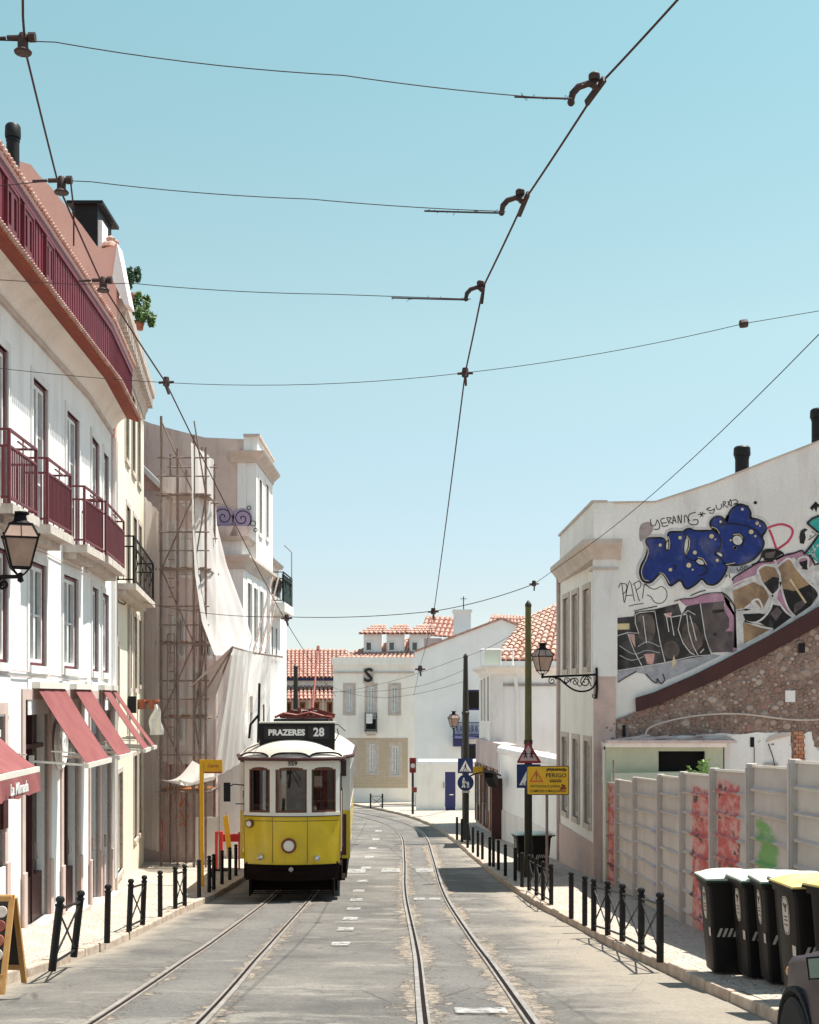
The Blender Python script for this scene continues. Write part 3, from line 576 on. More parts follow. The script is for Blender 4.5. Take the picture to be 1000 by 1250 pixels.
# ================================================================ LEFT: white house with maroon attic
A0, A1, A2, A3 = (-5.3, 8), (-5.904, 24.1), (-6.24, 27.5), (-7.3, 36.0)
W1 = Wall(A0, A1, 1); W1b = Wall(A1, A2, 1); W2 = Wall(A2, A3, 1)
b1 = thing('white_house', 'long white house with maroon attic storey and red balconies at left', 'house', (-6, 16, gz(16)))
up = [(-12, 9), (39.7, 57.6), (81, 96)]; lo = [(-14, 9), (35, 56), (77, 95)]
upb = [(111.5, 120.5), (126, 132)]; lob = [(112, 119.5), (124.5, 132)]
UZ0, UZ1, LZ0, LZ1 = 12.55, 14.88, 10.47, 12.06
def mkfac(W, ups, los, grd, extra_u=(), name='front_wall', ztop=15.62):
    H = []
    U = [tuple(sorted((W.hit(a_)[0], W.hit(b_)[0]))) for a_, b_ in ups]+list(extra_u)
    Lw = [tuple(sorted((W.hit(a_)[0], W.hit(b_)[0]))) for a_, b_ in los]+list(extra_u)
    for a_, b_ in U: H.append((a_, b_, UZ0, UZ1))
    for a_, b_ in Lw: H.append((a_, b_, LZ0, LZ1))
    Gd = [tuple(sorted((W.hit(a_)[0], W.hit(b_)[0])))+(zt,) for a_, b_, zt in grd]
    zb = gz(W.pt(W.L, 0, 0).y)-.6
    for a_, b_, zt in Gd: H.append((a_, b_, zb+.25, zt))
    mb = MB(); W.wall(mb, [(0, zb), (W.L, zb), (W.L, ztop), (0, ztop)], H, .4)
    part(name, mb, M['white'], b1)
    for a_, b_ in U:
        window(W, a_, b_, UZ0, UZ1, b1, nh=2, name='french_window', nv=1, fw=.05, rec=.08); surround(W, a_, b_, UZ0, UZ1, .13, b1, 'greyw', bottom=False)
    for a_, b_ in Lw:
        window(W, a_, b_, LZ0, LZ1, b1, nh=1, fw=.05, rec=.08); surround(W, a_, b_, LZ0, LZ1, .12, b1, 'greyw')
        mb = MB(); W.box(mb, a_-.1, b_+.1, .001, .018, LZ0-.75, LZ0-.18); part('wall_panel', mb, M['white'], b1)
    for a_, b_, zt in Gd:
        yg = W.pt((a_+b_)/2, 0, 0).y; g = gz(yg)+.2
        mb = MB(); W.box(mb, a_-.16, a_, -.05, .03, g-.3, zt+.16); W.box(mb, b_, b_+.16, -.05, .03, g-.3, zt+.16); W.box(mb, a_, b_, -.05, .03, zt, zt+.16); part('door_surround', mb, M['pinkstone'], b1)
        mb = MB(); W.box(mb, a_-.19, a_+.0, .03, .06, g-.3, g+.9); part('door_plinth', mb, M['pinkstone'], b1); mb = MB(); W.box(mb, b_+.0, b_+.19, .03, .06, g-.3, g+.9); part('door_plinth', mb, M['pinkstone'], b1)
        mb = MB(); W.ring(mb, a_, b_, g-.2, zt, .09, -.3, -.2); m2 = (a_+b_)/2; W.box(mb, m2-.04, m2+.04, -.15, -.05, g, zt-.09); W.box(mb, a_+.09, b_-.09, -.15, -.04, zt-.75, zt-.68)
        W.box(mb, a_+.09, b_-.09, -.14, -.07, g-.2, g+.75)
        dd = part('shop_door', mb, M['darkwood'], b1)
        mb = MB(); W.box(mb, a_+.05, b_-.05, -.19, -.16, g-.2, zt-.05); part('pane', mb, M['shopglass'], dd)
        mb = MB(); W.box(mb, m2+.06, m2+.09, -.05, 0, g+1.0, g+1.25); part('handle', mb, M['chrome'], dd)
        mb = MB(); W.box(mb, a_-.05, b_+.05, -.3, .22, g-.25, g+.03); part('door_step', mb, M['stone'], b1)
mkfac(W1, up, lo, [(29, 58, 9.95), (76, 95, 9.95), (-40, 4, 9.75)], [(7.5, 8.4), (5.3, 6.2), (3.1, 4.0), (.9, 1.8)])
mkfac(W1b, upb, lob, [(109.5, 120, 9.95), (125.5, 134, 9.95)])
path = [A0, A1, A2]
def sw(name, prof, m, p=path, par=b1, **k):
    mb = MB(); mb.sweep(p, prof); return part(name, mb, m, par, **k)
pin = [(-5.32, 8), (-5.924, 24.1), (-6.26, 27.44)]
sw('string_moulding', [(-.02, 15.45), (.05, 15.45), (.06, 15.52), (.03, 15.56), (-.02, 15.56)], M['stone'])
sw('cove_cornice', [(-.3, 15.565), (.03, 15.565), (.07, 15.62), (.12, 15.72), (.20, 15.80), (.30, 15.85), (.30, 15.93), (-.3, 15.93)], M['warmwhite'])
sw('eave_soffit', [(.05, 15.935), (.53, 15.76), (.56, 15.80), (.50, 15.89), (.05, 16.0)], M['soffit'])
sw('eave_flashing', [(.40, 15.90), (.565, 15.83), (.58, 15.87), (.40, 15.955)], M['signp'])
sw('attic_wall', [(-3.5, 15.96), (.40, 15.96), (.40, 16.85), (-3.5, 16.85)], M['maroon'])
sw('attic_coping', [(.2, 16.85), (.44, 16.85), (.47, 16.88), (.44, 16.91), (.2, 16.94)], M['signp'])
sw('attic_gutter_board', [(.405, 16.72), (.43, 16.72), (.43, 16.848), (.405, 16.848)], M['maroon'])
def along(pth, t):           # arclength samples of the eave polyline
    out = []
    for i in range(len(pth)-1):
        W = Wall(pth[i], pth[i+1], 1); s_ = 0
        while s_ < W.L: out.append((W, s_)); s_ += t
    return out
tm = None
for k, (W, s_) in enumerate(along(path, .105)):
    if W is W1 and s_ < 6: continue
    p = W.pt(s_, .53, 15.80); mb = MB()
    mb.tube([W.pt(s_, .34, 15.905), W.pt(s_, .605, 15.805)], .038, 7)
    if k % 1 == 0: part('eave_tile', mb, M['tile'], b1)
mb = MB()
for W, s_ in along(path, .13): mb.tube([W.pt(s_, .22, 17.0), W.pt(s_, .49, 16.94)], .042, 6)
part('coping_tile_row', mb, M['tile'], b1, kind='stuff')
mb = MB()
for W, s_ in along(path, .17): W.box(mb, s_-.007, s_+.007, .40, .412, 15.98, 16.72)
part('cladding_seam', mb, M['maroon'], b1, kind='stuff')
for sa, sb in ((8.9, 9.5), (9.75, 10.3), (11.0, 11.5), (6.5, 7.2)):
    window(W1, sa, sb, 16.05, 16.68, b1, nh=1, rec=-.405, fw=.04, frame='maroonp', sash='maroonp', name='attic_window')
mb = MB(); mb.prism([(-5.5, 8, 16.9), (-6.1, 24.1, 16.9), (-6.45, 27.4, 16.9), (-14, 27.4, 16.9), (-14, 8, 16.9)], (0, 0, .06)); part('roof', mb, M['tiled'], b1)
mb = MB(); mb.box(-14, -13.6, 8, 27.4, 0, 17); mb.box(-13.6, -5.6, 7.9, 8.2, 2, 17); part('rear_wall', mb, M['white'], b1)
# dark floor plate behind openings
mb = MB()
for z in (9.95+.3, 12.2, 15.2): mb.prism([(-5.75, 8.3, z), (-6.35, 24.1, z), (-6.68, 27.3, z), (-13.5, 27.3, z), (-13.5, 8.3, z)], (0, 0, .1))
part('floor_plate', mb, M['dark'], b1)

# balconies
def balcony(W, x0, x1, zs, par, t=.36, h=.98, m='maroonp', nb=None, slabm='slab', fancy=False, solid=False, th=.13):
    mb = MB()
    mb.prism([W.pt(x0, 0, zs-th), W.pt(x1, 0, zs-th), W.pt(x1, t+.05, zs-th), W.pt(x0, t+.05, zs-th)], (0, 0, th))
    mb.prism([W.pt(x0+.06, 0, zs-th-.1), W.pt(x1-.06, 0, zs-th-.1), W.pt(x1-.06, t*.6, zs-th-.1), W.pt(x0+.06, t*.6, zs-th-.1)], (0, 0, .1))
    b = part('balcony', mb, M[slabm], par)
    mb = MB(); z1 = zs+h
    r_ = .016
    for z in (z1, zs+.08, z1-.22): 
        mb.bar(W.pt(x0, t, z), W.pt(x1, t, z), .04, .03)
        for xx in (x0, x1): mb.bar(W.pt(xx, 0, z), W.pt(xx, t, z), .03, .03)
    for xx in (x0, x1): mb.bar(W.pt(xx, t, zs), W.pt(xx, t, z1), .04)
    n = int((x1-x0)/(.085 if not fancy else .42))
    for i in range(1, n):
        xx = x0+(x1-x0)*i/n; mb.bar(W.pt(xx, t, zs+.06), W.pt(xx, t, z1-.22 if not fancy else z1), .016 if not fancy else .010)
        if i % 5 == 0: mb.ball(W.pt(xx, t, z1-.22), .03, 6, 5)
        if fancy and i % 3 == 1: mb.tube([W.pt(xx, t+.0, zs+.3), W.pt(xx+.04, t+.05, zs+.45), W.pt(xx, t+.02, zs+.6), W.pt(xx-.04, t+.03, zs+.75)], .012, 5)
    for i in range(1, 4): 
        for xx in (x0, x1): mb.bar(W.pt(xx, t*i/4, zs+.06), W.pt(xx, t*i/4, z1-.22), .016)
    if not fancy: # raised centre rail
        xm, w = (x0+x1)/2, .28; mb.bar(W.pt(xm-w, t, z1-.08), W.pt(xm+w, t, z1-.08), .02); mb.bar(W.pt(xm, t, z1-.22), W.pt(xm, t, z1), .016)
    part('railing', mb, M[m], b)
    return b
for a_, b_ in ((11, 44), (57.6, 86)):
    s0, s1 = W1.hit(a_, t=.36)[0], W1.hit(b_, t=.36)[0]; balcony(W1, s0, s1, UZ0, b1)
balcony(W1, 14.02, 15.55, UZ0, b1)
balcony(W1, 7.2, 8.7, UZ0, b1)
s0, s1 = W1b.hit(129, t=.36)[0], W1b.hit(151, t=.36)[0]; balcony(W1b, s0, s1, UZ0, b1)

# thin cables and a drain pipe across the white facade
for z0, z1, sg in ((12.25, 12.28, .03), (10.35, 10.32, .05), (10.40, 10.38, .02)):
    mb = MB(); mb.tube([W1.pt(6+10*u, .02, lerp(z0, z1, u)-sg*abs(math.sin(u*9))) for u in [i/30 for i in range(31)]], .008, 5); part('cable', mb, M['mauve'], b1)
mb = MB(); mb.tube([W1b.pt(W1b.L-.12, .06, 15.4), W1b.pt(W1b.L-.12, .06, 6.2)], .045, 8); part('downpipe', mb, M['white'], b1)
# round sign on the wall
p0 = W1.hit(70.5)[0]
t = thing('round_sign', 'faint round white sign on the wall between the two shop doors', 'sign', W1.pt(p0, .06, 9.2))
mb = MB(); mb.lathe(W1.pt(p0, .03, 9.22), [(.40, 0), (.43, .01), (.43, .035), (.40, .04)], 28, W1.n.to_3d()); part('disc', mb, M['sashw'], t)
mb = MB()
for r_ in (.405, .30): mb.tube([W1.pt(p0+r_*math.cos(k*math.pi/14), .076, 9.22+r_*math.sin(k*math.pi/14)) for k in range(29)], .009, 5, False)
for k in range(9):
    an = .4+k*.3; mb.bar(W1.pt(p0+.2*math.cos(an), .074, 9.22+.2*math.sin(an)), W1.pt(p0+.27*math.cos(an+.1), .074, 9.22+.27*math.sin(an+.1)), .02, .006)
mb.tube([W1.pt(p0-.15+.3*u, .076, 9.2+.1*math.sin(u*9)) for u in [i/12 for i in range(13)]], .009, 5)
part('emblem', mb, M['greyw'], t)
# small plaques, pipe
mb = MB(); W1.box(mb, W1.hit(0)[0], W1.hit(6)[0], .0, .05, 8.15, 8.55); single('wall_display_case', mb, M['darkwood'], 'small dark menu case on the wall above the chalk board', 'display case', W1.pt(10, 0, 8.15))
mb = MB(); W1.box(mb, W1.hit(-12)[0], W1.hit(3.5)[0], .0, .04, 6.75, 7.62); single('wall_notice', mb, M['sashw'], 'white notice panel low on the wall at the left edge', 'notice', W1.pt(10, 0, 7))

# awnings
def awning(W, x0, x1, zt, zb, t1, label, closed=False, val=None):
    t = thing('awning', label, 'awning', W.pt((x0+x1)/2, 0, zt), 0, 'maroon shop awnings')
    mb = MB()
    def f(u, v, o=0): x = x0+(x1-x0)*u; sag = -.025*math.sin(v*math.pi)-.008*math.sin(u*17+v*3); q = W.pt(x, .08+(t1-.08)*v, zt+(zb-zt)*v+sag+o); return q
    mb.sheet(lambda u, v: f(u, v), 12, 8); mb.sheet(lambda u, v: f(u, v, -.012), 12, 8)
    part('canvas', mb, M['awn'], t, smooth='all')
    mb = MB(); W.box(mb, x0-.02, x1+.02, .0, .14, zt-.03, zt+.07); part('roller_box', mb, M['tramw'], t)
    mb = MB(); W.box(mb, x0-.02, x1+.02, t1-.02, t1+.04, zb-.075, zb+.0); part('front_bar', mb, M['tramw'], t)
    for xx in (x0+.03, x1-.03):
        mb = MB(); mb.bar(W.pt(xx, .0, zb+.03), W.pt(xx, t1, zb-.03), .025, .035); mb.bar(W.pt(xx, .0, zb-.05), W.pt(xx, .0, zb+.12), .07, .05)
        mb.bar(W.pt(xx, .3, zb+.18), W.pt(xx, t1*.8, zb+.16), .02); part('arm', mb, M['tramw'], t)
    if val:
        mb = MB(); n = 24
        def g(u, v): x = x0+(x1-x0)*u; return W.pt(x, t1+.045+.03*math.sin(u*23)*v+.04*v, zb-.07-v*(val-.03*abs(math.sin(u*math.pi*5))))
        mb.sheet(g, 40, 5); part('valance', mb, M['awn'], t, smooth='all')
        mb = MB(); X = W.u.to_3d(); Z = Vector((0, 0, 1)); Nn = W.n.to_3d(); c_ = W.pt((x0+x1)/2+.4, t1+.11, zb-.07-val*.5)
        Mx = Matrix(((X.x, Z.x, Nn.x, c_.x), (X.y, Z.y, Nn.y, c_.y), (X.z, Z.z, Nn.z, c_.z), (0, 0, 0, 1)))
        textmesh(mb, 'La Mimada', Mx, .2, .004); part('lettering', mb, M['sashw'], t)
    return t
h = lambda W, px: W.hit(px)[0]
awning(W1, h(W1, 38), h(W1, 72), 10.15, 8.98, .83, 'large faded maroon awning over the first shop door')
awning(W1, h(W1, 84), h(W1, 104), 10.15, 8.98, .83, 'faded maroon awning second from the left, over a dark door')
awning(W1b, h(W1b, 119), h(W1b, 127.5), 10.15, 8.98, .88, 'narrow maroon awning third in the row')
awning(W1b, h(W1b, 131), h(W1b, 136), 10.15, 8.98, .9, 'last narrow maroon awning at the end of the row')
awning(W1, h(W1, -120), h(W1, -12), 9.48, 9.05, .62, 'nearest maroon awning with scalloped valance at left edge', val=.27)

# ================================================================ LEFT: cream house with cornice (narrow)
b2 = thing('cream_house', 'narrow cream house with heavy stone cornice beside the maroon attic', 'house', (-6.8, 31, gz(31)))
H = []; Z = lambda W, px, py: W.hit(px, py)[1]
wins = [(152.5, 157, 17.45, 15.55), (160.5, 164.5, 17.45, 15.55), (167.5, 171, 17.45, 15.55),
        (154, 158.5, 14.5, 12.45), (162.5, 166.5, 14.5, 12.45), (169, 172, 14.5, 12.45),
        (141, 145, 11.1, 9.7), (156, 160, 12.0, 10.2), (163, 167, 12.0, 10.2), (169, 172, 12., 10.3)]
for a_, b_, zt, zb in wins: H.append((h(W2, a_), h(W2, b_), zb, zt))
grd = [(140, 149, 8.3, 6.1), (163, 167, 8.5, 6.4), (169, 172.3, 8.5, 6.4)]
for a_, b_, zt, zb in grd: H.append((h(W2, a_), h(W2, b_), zb, zt))
mb = MB(); W2.wall(mb, [(0, 4.5), (W2.L, 4.5), (W2.L, 18.2), (0, 18.2)], H, .4); part('front_wall', mb, M['cream'], b2)
for i, q in enumerate(H):
    window(W2, q[0], q[1], q[2], q[3], b2, frame='darkwood' if i != 10 else 'sashw', sash='darkwood' if i < 10 and i % 2 else 'sashw', rec=.16, fw=.05, nh=2)
    surround(W2, q[0], q[1], q[2], q[3], .11, b2, 'stone')
q = H[10]; mb = MB(); W2.box(mb, q[0]+.1, q[1]-.1, -.10, -.09, 6.9, 7.6); part('red_notice', mb, M['signr'], b2, 'red and white notice in the shop window')
p2 = [A2, A3]
sw('cornice', [(-.3, 17.6), (.04, 17.6), (.06, 17.75), (.12, 17.85), (.16, 18.1), (.30, 18.2), (.32, 18.36), (-.3, 18.36)], M['stone'], p2, b2)
sw('roof_parapet', [(-.2, 18.36), (.05, 18.36), (.05, 18.85), (.1, 18.87), (.1, 18.95), (-.2, 18.95)], M['warmwhite'], p2, b2)
sw('quoin_strip', [(-.1, 4.5), (.035, 4.5), (.035, 17.6), (-.1, 17.6)], M['stone'], [A2, (-6.29, 27.9)], b2)
mb = MB()
for k in range(22): s_ = .2+k*.38; W2.box(mb, s_, s_+.16, .12, .26, 17.86, 18.1)
part('modillion_row', mb, M['stone'], b2, kind='stuff')
yg = 27.36
pk = [P(143, 297, yg), P(126, 303, yg), P(118, 300, yg), P(100, 275, yg), P(85, 257, yg), P(62, 228, yg), P(46, 212, yg), P(38, 201, yg), P(25, 197, yg), P(-20, 160, yg), P(-140, 80, yg), P(-140, 700, yg), P(136.5, 700, yg)]
mb = MB(); mb.prism(pk, (0, .3, 0)); part('gable_wall', mb, M['pink'], b2)
mb = MB(); mb.prism([P(143, 297, 27.3), P(137, 340, 27.3), P(152, 372, 27.3), P(158, 372, 27.3)], (0, .5, 0)); part('cornice_end', mb, M['white'], b2)
mb = MB(); mb.prism([(-6.6, 27.8, 18.0), (-7.65, 35.9, 18.0), (-14, 35.9, 18.0), (-14, 27.8, 18.0)], (0, 0, .1)); mb.box(-14, -13.7, 27.7, 36, 4.5, 18.2); part('roof', mb, M['tiled'], b2)
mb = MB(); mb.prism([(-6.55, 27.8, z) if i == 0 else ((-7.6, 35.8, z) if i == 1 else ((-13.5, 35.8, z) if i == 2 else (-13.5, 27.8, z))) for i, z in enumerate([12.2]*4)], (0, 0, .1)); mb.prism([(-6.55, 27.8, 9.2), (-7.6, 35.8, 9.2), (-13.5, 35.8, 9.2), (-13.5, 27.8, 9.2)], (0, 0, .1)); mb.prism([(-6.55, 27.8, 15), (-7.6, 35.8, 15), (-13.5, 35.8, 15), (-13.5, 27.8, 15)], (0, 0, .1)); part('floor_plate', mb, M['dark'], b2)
# its iron balcony
balcony(W2, W2.hit(162, t=.4)[0], W2.hit(186, t=.4)[0], 12.4, b2, t=.42, h=1.0, m='iron', fancy=True, slabm='slab')
mb = MB(); mb.tube([W2.pt(.3, .05, 15.4), W2.pt(.32, .05, 4.8)], .045, 8); mb.tube([W2.pt(3.6, .05, 12.2), W2.pt(3.6, .05, 8.6)], .03, 6); part('downpipe', mb, M['stone'], b2)
mb = MB(); mb.tube([P(139, 712, 27.6), P(145, 735, 28.5), P(152, 738, 30), P(160, 725, 32)], .012, 5); part('cable', mb, M['wire'], b2)
mb = MB(); W2.box(mb, 3.5, 3.75, .02, .2, 9.6, 10.0); single('meter_box', mb, M['black'], 'small black meter box on the cream house wall', 'meter box', W2.pt(3.6, 0, 9.6))

# chimneys and dormer on the left roof
def flue(name, px0, px1, py0, py1, d, label, cat='flue'):
    c_ = P((px0+px1)/2, py1, d); w = (px1-px0)/F*d/2; z1 = ZC+(HY-py0)/F*d
    t = thing(name, label, cat, c_)
    mb = MB(); mb.lathe(c_, [(w*.84, 0), (w*.84, z1-c_.z-.30), (w*.9, z1-c_.z-.3), (w*.9, z1-c_.z-.25), (w*.84, z1-c_.z-.24)], 18); part('pipe', mb, M['black'], t, smooth=True)
    mb = MB(); mb.lathe(c_+Vector((0, 0, z1-c_.z-.24)), [(w, 0), (w*1.04, .05), (w, .2), (w*.8, .24)], 18); part('cowl', mb, M['black'], t, smooth=True)
flue('chimney_flue', 6.5, 25, 152, 205, 23, 'tall black round flue on the white house roof')
t = thing('roof_dormer', 'black sheet metal dormer box on the roof beside the pink gable', 'dormer', P(105, 297, 30))
mb = MB(); a_, b_ = P(88, 320, 30), P(119, 250, 30); mb.box(a_.x, b_.x, 30, 31.4, a_.z, b_.z); part('body', mb, M['black'], t)
mb = MB(); mb.box(a_.x-.1, b_.x+.14, 29.9, 31.6, b_.z, b_.z+.07); part('cap', mb, M['black'], t)
mb = MB(); q = P(119, 268, 30); mb.box(q.x+.002, q.x+.10, 30.02, 30.6, P(119, 300, 30).z, q.z); part('side_trim', mb, M['sashw'], t)
t = thing('ridge_ornament', 'small red clay ridge ornament at the top of the pink gable', 'ornament', P(134, 302, 27.5))
c_ = P(135, 303, 27.5); mb = MB(); mb.lathe(c_, [(.2, 0), (.16, .08), (.08, .14), (.10, .2), (.03, .26)], 10); mb.ball(c_+Vector((.12, 0, .12)), .06); mb.ball(c_+Vector((-.12, 0, .08)), .06); part('clay_piece', mb, M['tile'], t)

# plants on the cornice
def leafmass(mb, c, r, n, sz, rnd, squash=(1, 1, 1)):
    for i in range(n):
        while True:
            v = Vector((rnd.uniform(-1, 1), rnd.uniform(-1, 1), rnd.uniform(-1, 1)))
            if v.length <= 1: break
        v = v*(.55+.45*rnd.random()); p = Vector(c)+Vector((v.x*r*squash[0], v.y*r*squash[1], v.z*r*squash[2]))
        d = Vector((rnd.uniform(-1, 1), rnd.uniform(-1, 1), rnd.uniform(-.3, 1))).normalized()*sz*rnd.uniform(.6, 1.3); s2 = d.orthogonal().normalized()*sz*.28
        mb.q(p-d*.5, p+s2, p+d*.5, p-s2)
def potted(px, py, d, r, label, m, seed):
    rnd = random.Random(seed); c_ = P(px, py, d); t = thing('rooftop_shrub', label, 'shrub', c_)
    mb = MB(); mb.lathe(c_+Vector((0, 0, -.45)), [(.07, .15), (.10, .3), (.11, .3), (.11, .34)], 12); part('pot', mb, M['terra'], t)
    mb = MB(); mb.tube([c_+Vector((0, 0, -.15)), c_+Vector((.03, 0, .3))], .02, 5); part('stem', mb, M['stem'], t)
    mb = MB()
    for k in range(9):
        a_ = rnd.uniform(0, 6.3); q = c_+Vector((math.cos(a_)*r*rnd.uniform(.1, .9), math.sin(a_)*r*.6, rnd.uniform(-.1, r*1.6)))
        leafmass(mb, q, r*.5, 130, .12, rnd, (.75, .75, 1.4))
    part('foliage', mb, M[m], t)
potted(158, 352, 29.5, .30, 'upper dark green shrub on the cornice of the cream house', 'leafd', 1)
potted(171, 388, 32, .34, 'lower green shrub on the cornice of the cream house', 'leaf', 2)
# flower pots and hanging cloth on the cream house
mb = MB(); pA = P(168, 858, 34.0); pB = P(190, 858, 34.0)
t = thing('pot_shelf', 'iron shelf bracket holding two terracotta pots on the cream house', 'shelf', pA); mb.bar(P(160, 857, 34), P(193, 857, 34), .04); part('bracket', mb, M['iron'], t)
for px, lb in ((173, 'left terracotta pot on the iron shelf'), (187, 'right terracotta pot on the iron shelf, above the white cloth')):
    c_ = P(px, 866, 34); mb = MB(); mb.lathe(c_, [(.10, 0), (.14, .2), (.17, .2), (.17, .26), (.12, .26)], 12); single('flower_pot', mb, M['terra'], lb, 'flower pot', c_, 'flower pots on the wall shelf')
mb = MB()
def cf(u, v):
    w = .06+.2*math.sin(min(1, v*1.6)*1.5); q = P(190.5, 860+v*37, 33.8); return q+Vector(((u-.5)*2*w*.65+.03*math.sin(v*9), .05*math.sin(u*9+v*5), 0))
mb.sheet(cf, 10, 10); single('hanging_cloth', mb, M['cloth'], 'white cloth hanging below the terracotta pots', 'cloth', P(190, 860, 33.8), smooth='all')

# ================================================================ LEFT: corner house with party gable, pink house, scaffold
b4 = thing('corner_house', 'pale corner house with tall brown party gable and grey cornices', 'house', (-5.5, 42, gz(42)))
D4 = 40.0
g4 = [P(165, 509, D4), P(185, 517, D4), P(215, 525, D4), P(250, 534, D4), P(298, 536, D4), P(298, 1080, D4), P(120, 1080, D4), P(120, 480, D4)]
mb = MB(); mb.prism(g4, (0, .4, 0)); part('party_gable', mb, M['browngable'], b4)
# upper corner block
C1 = P(313, 850, 40.02); C1b = (C1.x+.015*4.2, C1.y+4.2)
W4u = Wall((C1.x, 40.02), C1b, 1)
x0 = P(290, 850, D4).x
zt = P(313, 560, D4).z; zl = P(313, 668, D4).z
mb = MB(); mb.box(x0, C1.x-.3, 39.96, 40.4, zl-1, zt); part('corner_wall', mb, M['greyw'], b4)
uw = [W4u.rect(316, 319.5, 586, 652), W4u.rect(324.5, 327.5, 592, 657)]
mb = MB(); W4u.wall(mb, [(0, zl-.4), (W4u.L, zl-.4), (W4u.L, zt), (0, zt)], uw, .3); part('street_wall', mb, M['white'], b4)
for q in uw: window(W4u, *q, b4, frame='darkwood', sash='sashw', rec=.12, fw=.05, nh=2); surround(W4u, *q, .12, b4, 'warmwhite')
pc = [(x0-.2, 39.94), (C1.x+.02, 39.94), C1b]
for nm, prof, mm in (('top_cornice', [(-.1, zt-.12), (.03, zt-.12), (.06, zt-.02), (.24, zt+.14), (.26, zt+.2), (-.1, zt+.2)], 'stone'),):
    mb = MB(); mb.sweep(pc, prof, 1); part(nm, mb, M[mm], b4)
mb = MB(); mb.box(P(298, 0, D4).x, C1.x+.05, 39.9, 40.3, zt+.2, P(313, 534, D4).z); W4u.box(mb, .2, 4.0, -.3, .04, zt+.2, P(313, 534, D4).z); part('parapet', mb, M['white'], b4)
sw('parapet_coping', [(-.1, P(313, 534, D4).z), (.08, P(313, 534, D4).z), (.08, P(313, 531, D4).z), (-.1, P(313, 531, D4).z)], M['stone'], [(P(298, 0, D4).x, 39.88), (C1.x+.05, 39.88), C1b], b4)
# lower block, set forward
DL = 38.6; cx_ = P(297, 850, DL).x
W4 = Wall((cx_, DL), (cx_+.022*9.0, DL+9.0), 1)
zc = P(297, 690, DL).z
x1 = P(262, 850, DL).x
mb = MB(); mb.box(x1, cx_-.3, DL, DL+.35, 4, zc); part('lower_corner_wall', mb, M['greyw'], b4)
lw = [W4.rect(302, 305.5, 712, 780), W4.rect(309.5, 312.5, 718, 783), W4.rect(317, 319.5, 722, 786), W4.rect(331, 333, 765, 800), W4.rect(336, 338, 767, 802), W4.rect(304, 308, 850, 905), W4.rect(316, 319, 850, 900)]
mb = MB(); W4.wall(mb, [(0, 4), (W4.L, 4), (W4.L, zc), (0, zc)], lw, .3); part('lower_street_wall', mb, M['white'], b4)
for q in lw: window(W4, *q, b4, frame='darkwood', sash='sashw', rec=.12, fw=.05, nh=2); surround(W4, *q, .14, b4, 'warmwhite')
pc = [(x1, DL-.02), (cx_+.02, DL-.02), (cx_+.022*9, DL+9)]
zc2 = P(297, 655, DL).z
for nm, prof, mm in (('ledge_cornice', [(-.2, zc-.1), (.03, zc-.1), (.06, zc+.06), (.2, zc+.22), (.2, zc+.3), (-.2, zc+.3)], 'stone'), ('terrace_parapet', [(-.35, zc+.3), (-.05, zc+.3), (-.05, zc2-.12), (-.35, zc2-.12)], 'greyw'), ('terrace_coping', [(-.45, zc2-.12), (.08, zc2-.12), (.14, zc2), (-.45, zc2+.04)], 'stone')):
    mb = MB(); mb.sweep(pc, prof, 1); part(nm, mb, M[mm], b4)
mb = MB(); mb.prism([(x1, DL+.1, zc+.1), (cx_-.1, DL+.1, zc+.1), (cx_-.0, DL+8.8, zc+.1), (x1-6, DL+8.8, zc+.1)], (0, 0, .1)); mb.box(-13, C1.x-.1, 40.3, 44, zt+.3, zt+.4); part('roof', mb, M['tiled'], b4)
mb = MB(); mb.box(-13, cx_+.1, 47.3, 47.6, 3, zc); mb.box(-13, C1b[0]-.05, 43.9, 44.2, 3, zt+.2); part('rear_wall', mb, M['white'], b4)
for z in (zc-3.1, zc-6.2):
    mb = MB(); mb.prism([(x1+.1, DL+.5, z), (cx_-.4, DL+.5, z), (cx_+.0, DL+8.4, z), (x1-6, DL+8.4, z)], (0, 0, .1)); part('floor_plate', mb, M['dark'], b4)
# shutters on lower windows
for q in lw[:3]:
    mb = MB(); W4.box(mb, q[1]+.02, q[1]+.28, .02, .06, q[2], q[3]); part('shutter', mb, M['sashw'], b4)
# graffiti on the set-back wall above the ledge (two mauve curls)
def ribbon(mb, pts, w, toP, closed=False):
    pts = [Vector(p) for p in pts]; n = len(pts); L = []; R_ = []
    for i in range(n):
        a_ = pts[i-1] if (i > 0 or closed) else pts[i]; b_ = pts[(i+1) % n] if (i < n-1 or closed) else pts[i]
        d = (b_-a_); d = d.normalized() if d.length > 1e-6 else Vector((1, 0)); nn = Vector((-d.y, d.x))*w/2
        L.append(toP(pts[i]+nn)); R_.append(toP(pts[i]-nn))
    for i in range(n if closed else n-1):
        j = (i+1) % n; mb.q(L[i], R_[i], R_[j], L[j])
def smooth(pts, closed=False, k=5):
    pts = [Vector(p) for p in pts]; n = len(pts); out = []
    for i in range(n if closed else n-1):
        p0 = pts[(i-1) % n] if (closed or i > 0) else pts[i]; p1 = pts[i]; p2_ = pts[(i+1) % n]; p3 = pts[(i+2) % n] if (closed or i < n-2) else p2_
        for j in range(k):
            t = j/k; out.append(.5*((2*p1)+(p2_-p0)*t+(2*p0-5*p1+4*p2_-p3)*t*t+(3*p1-p0-3*p2_+p3)*t**3))
    if not closed: out.append(pts[-1])
    return out
to4 = lambda off: (lambda p: P(p[0], p[1], D4-off))
def spiral(cx, cy, r0, turns, sgn=1, st=0): return [(cx+math.cos(st+sgn*a_)*r0*(1-a_/(turns*6.4)), cy+math.sin(st+sgn*a_)*r0*(1-a_/(turns*6.4))) for a_ in [i*.35 for i in range(int(turns*6.28/.35))]]
mb = MB(); f4 = to4(.06)
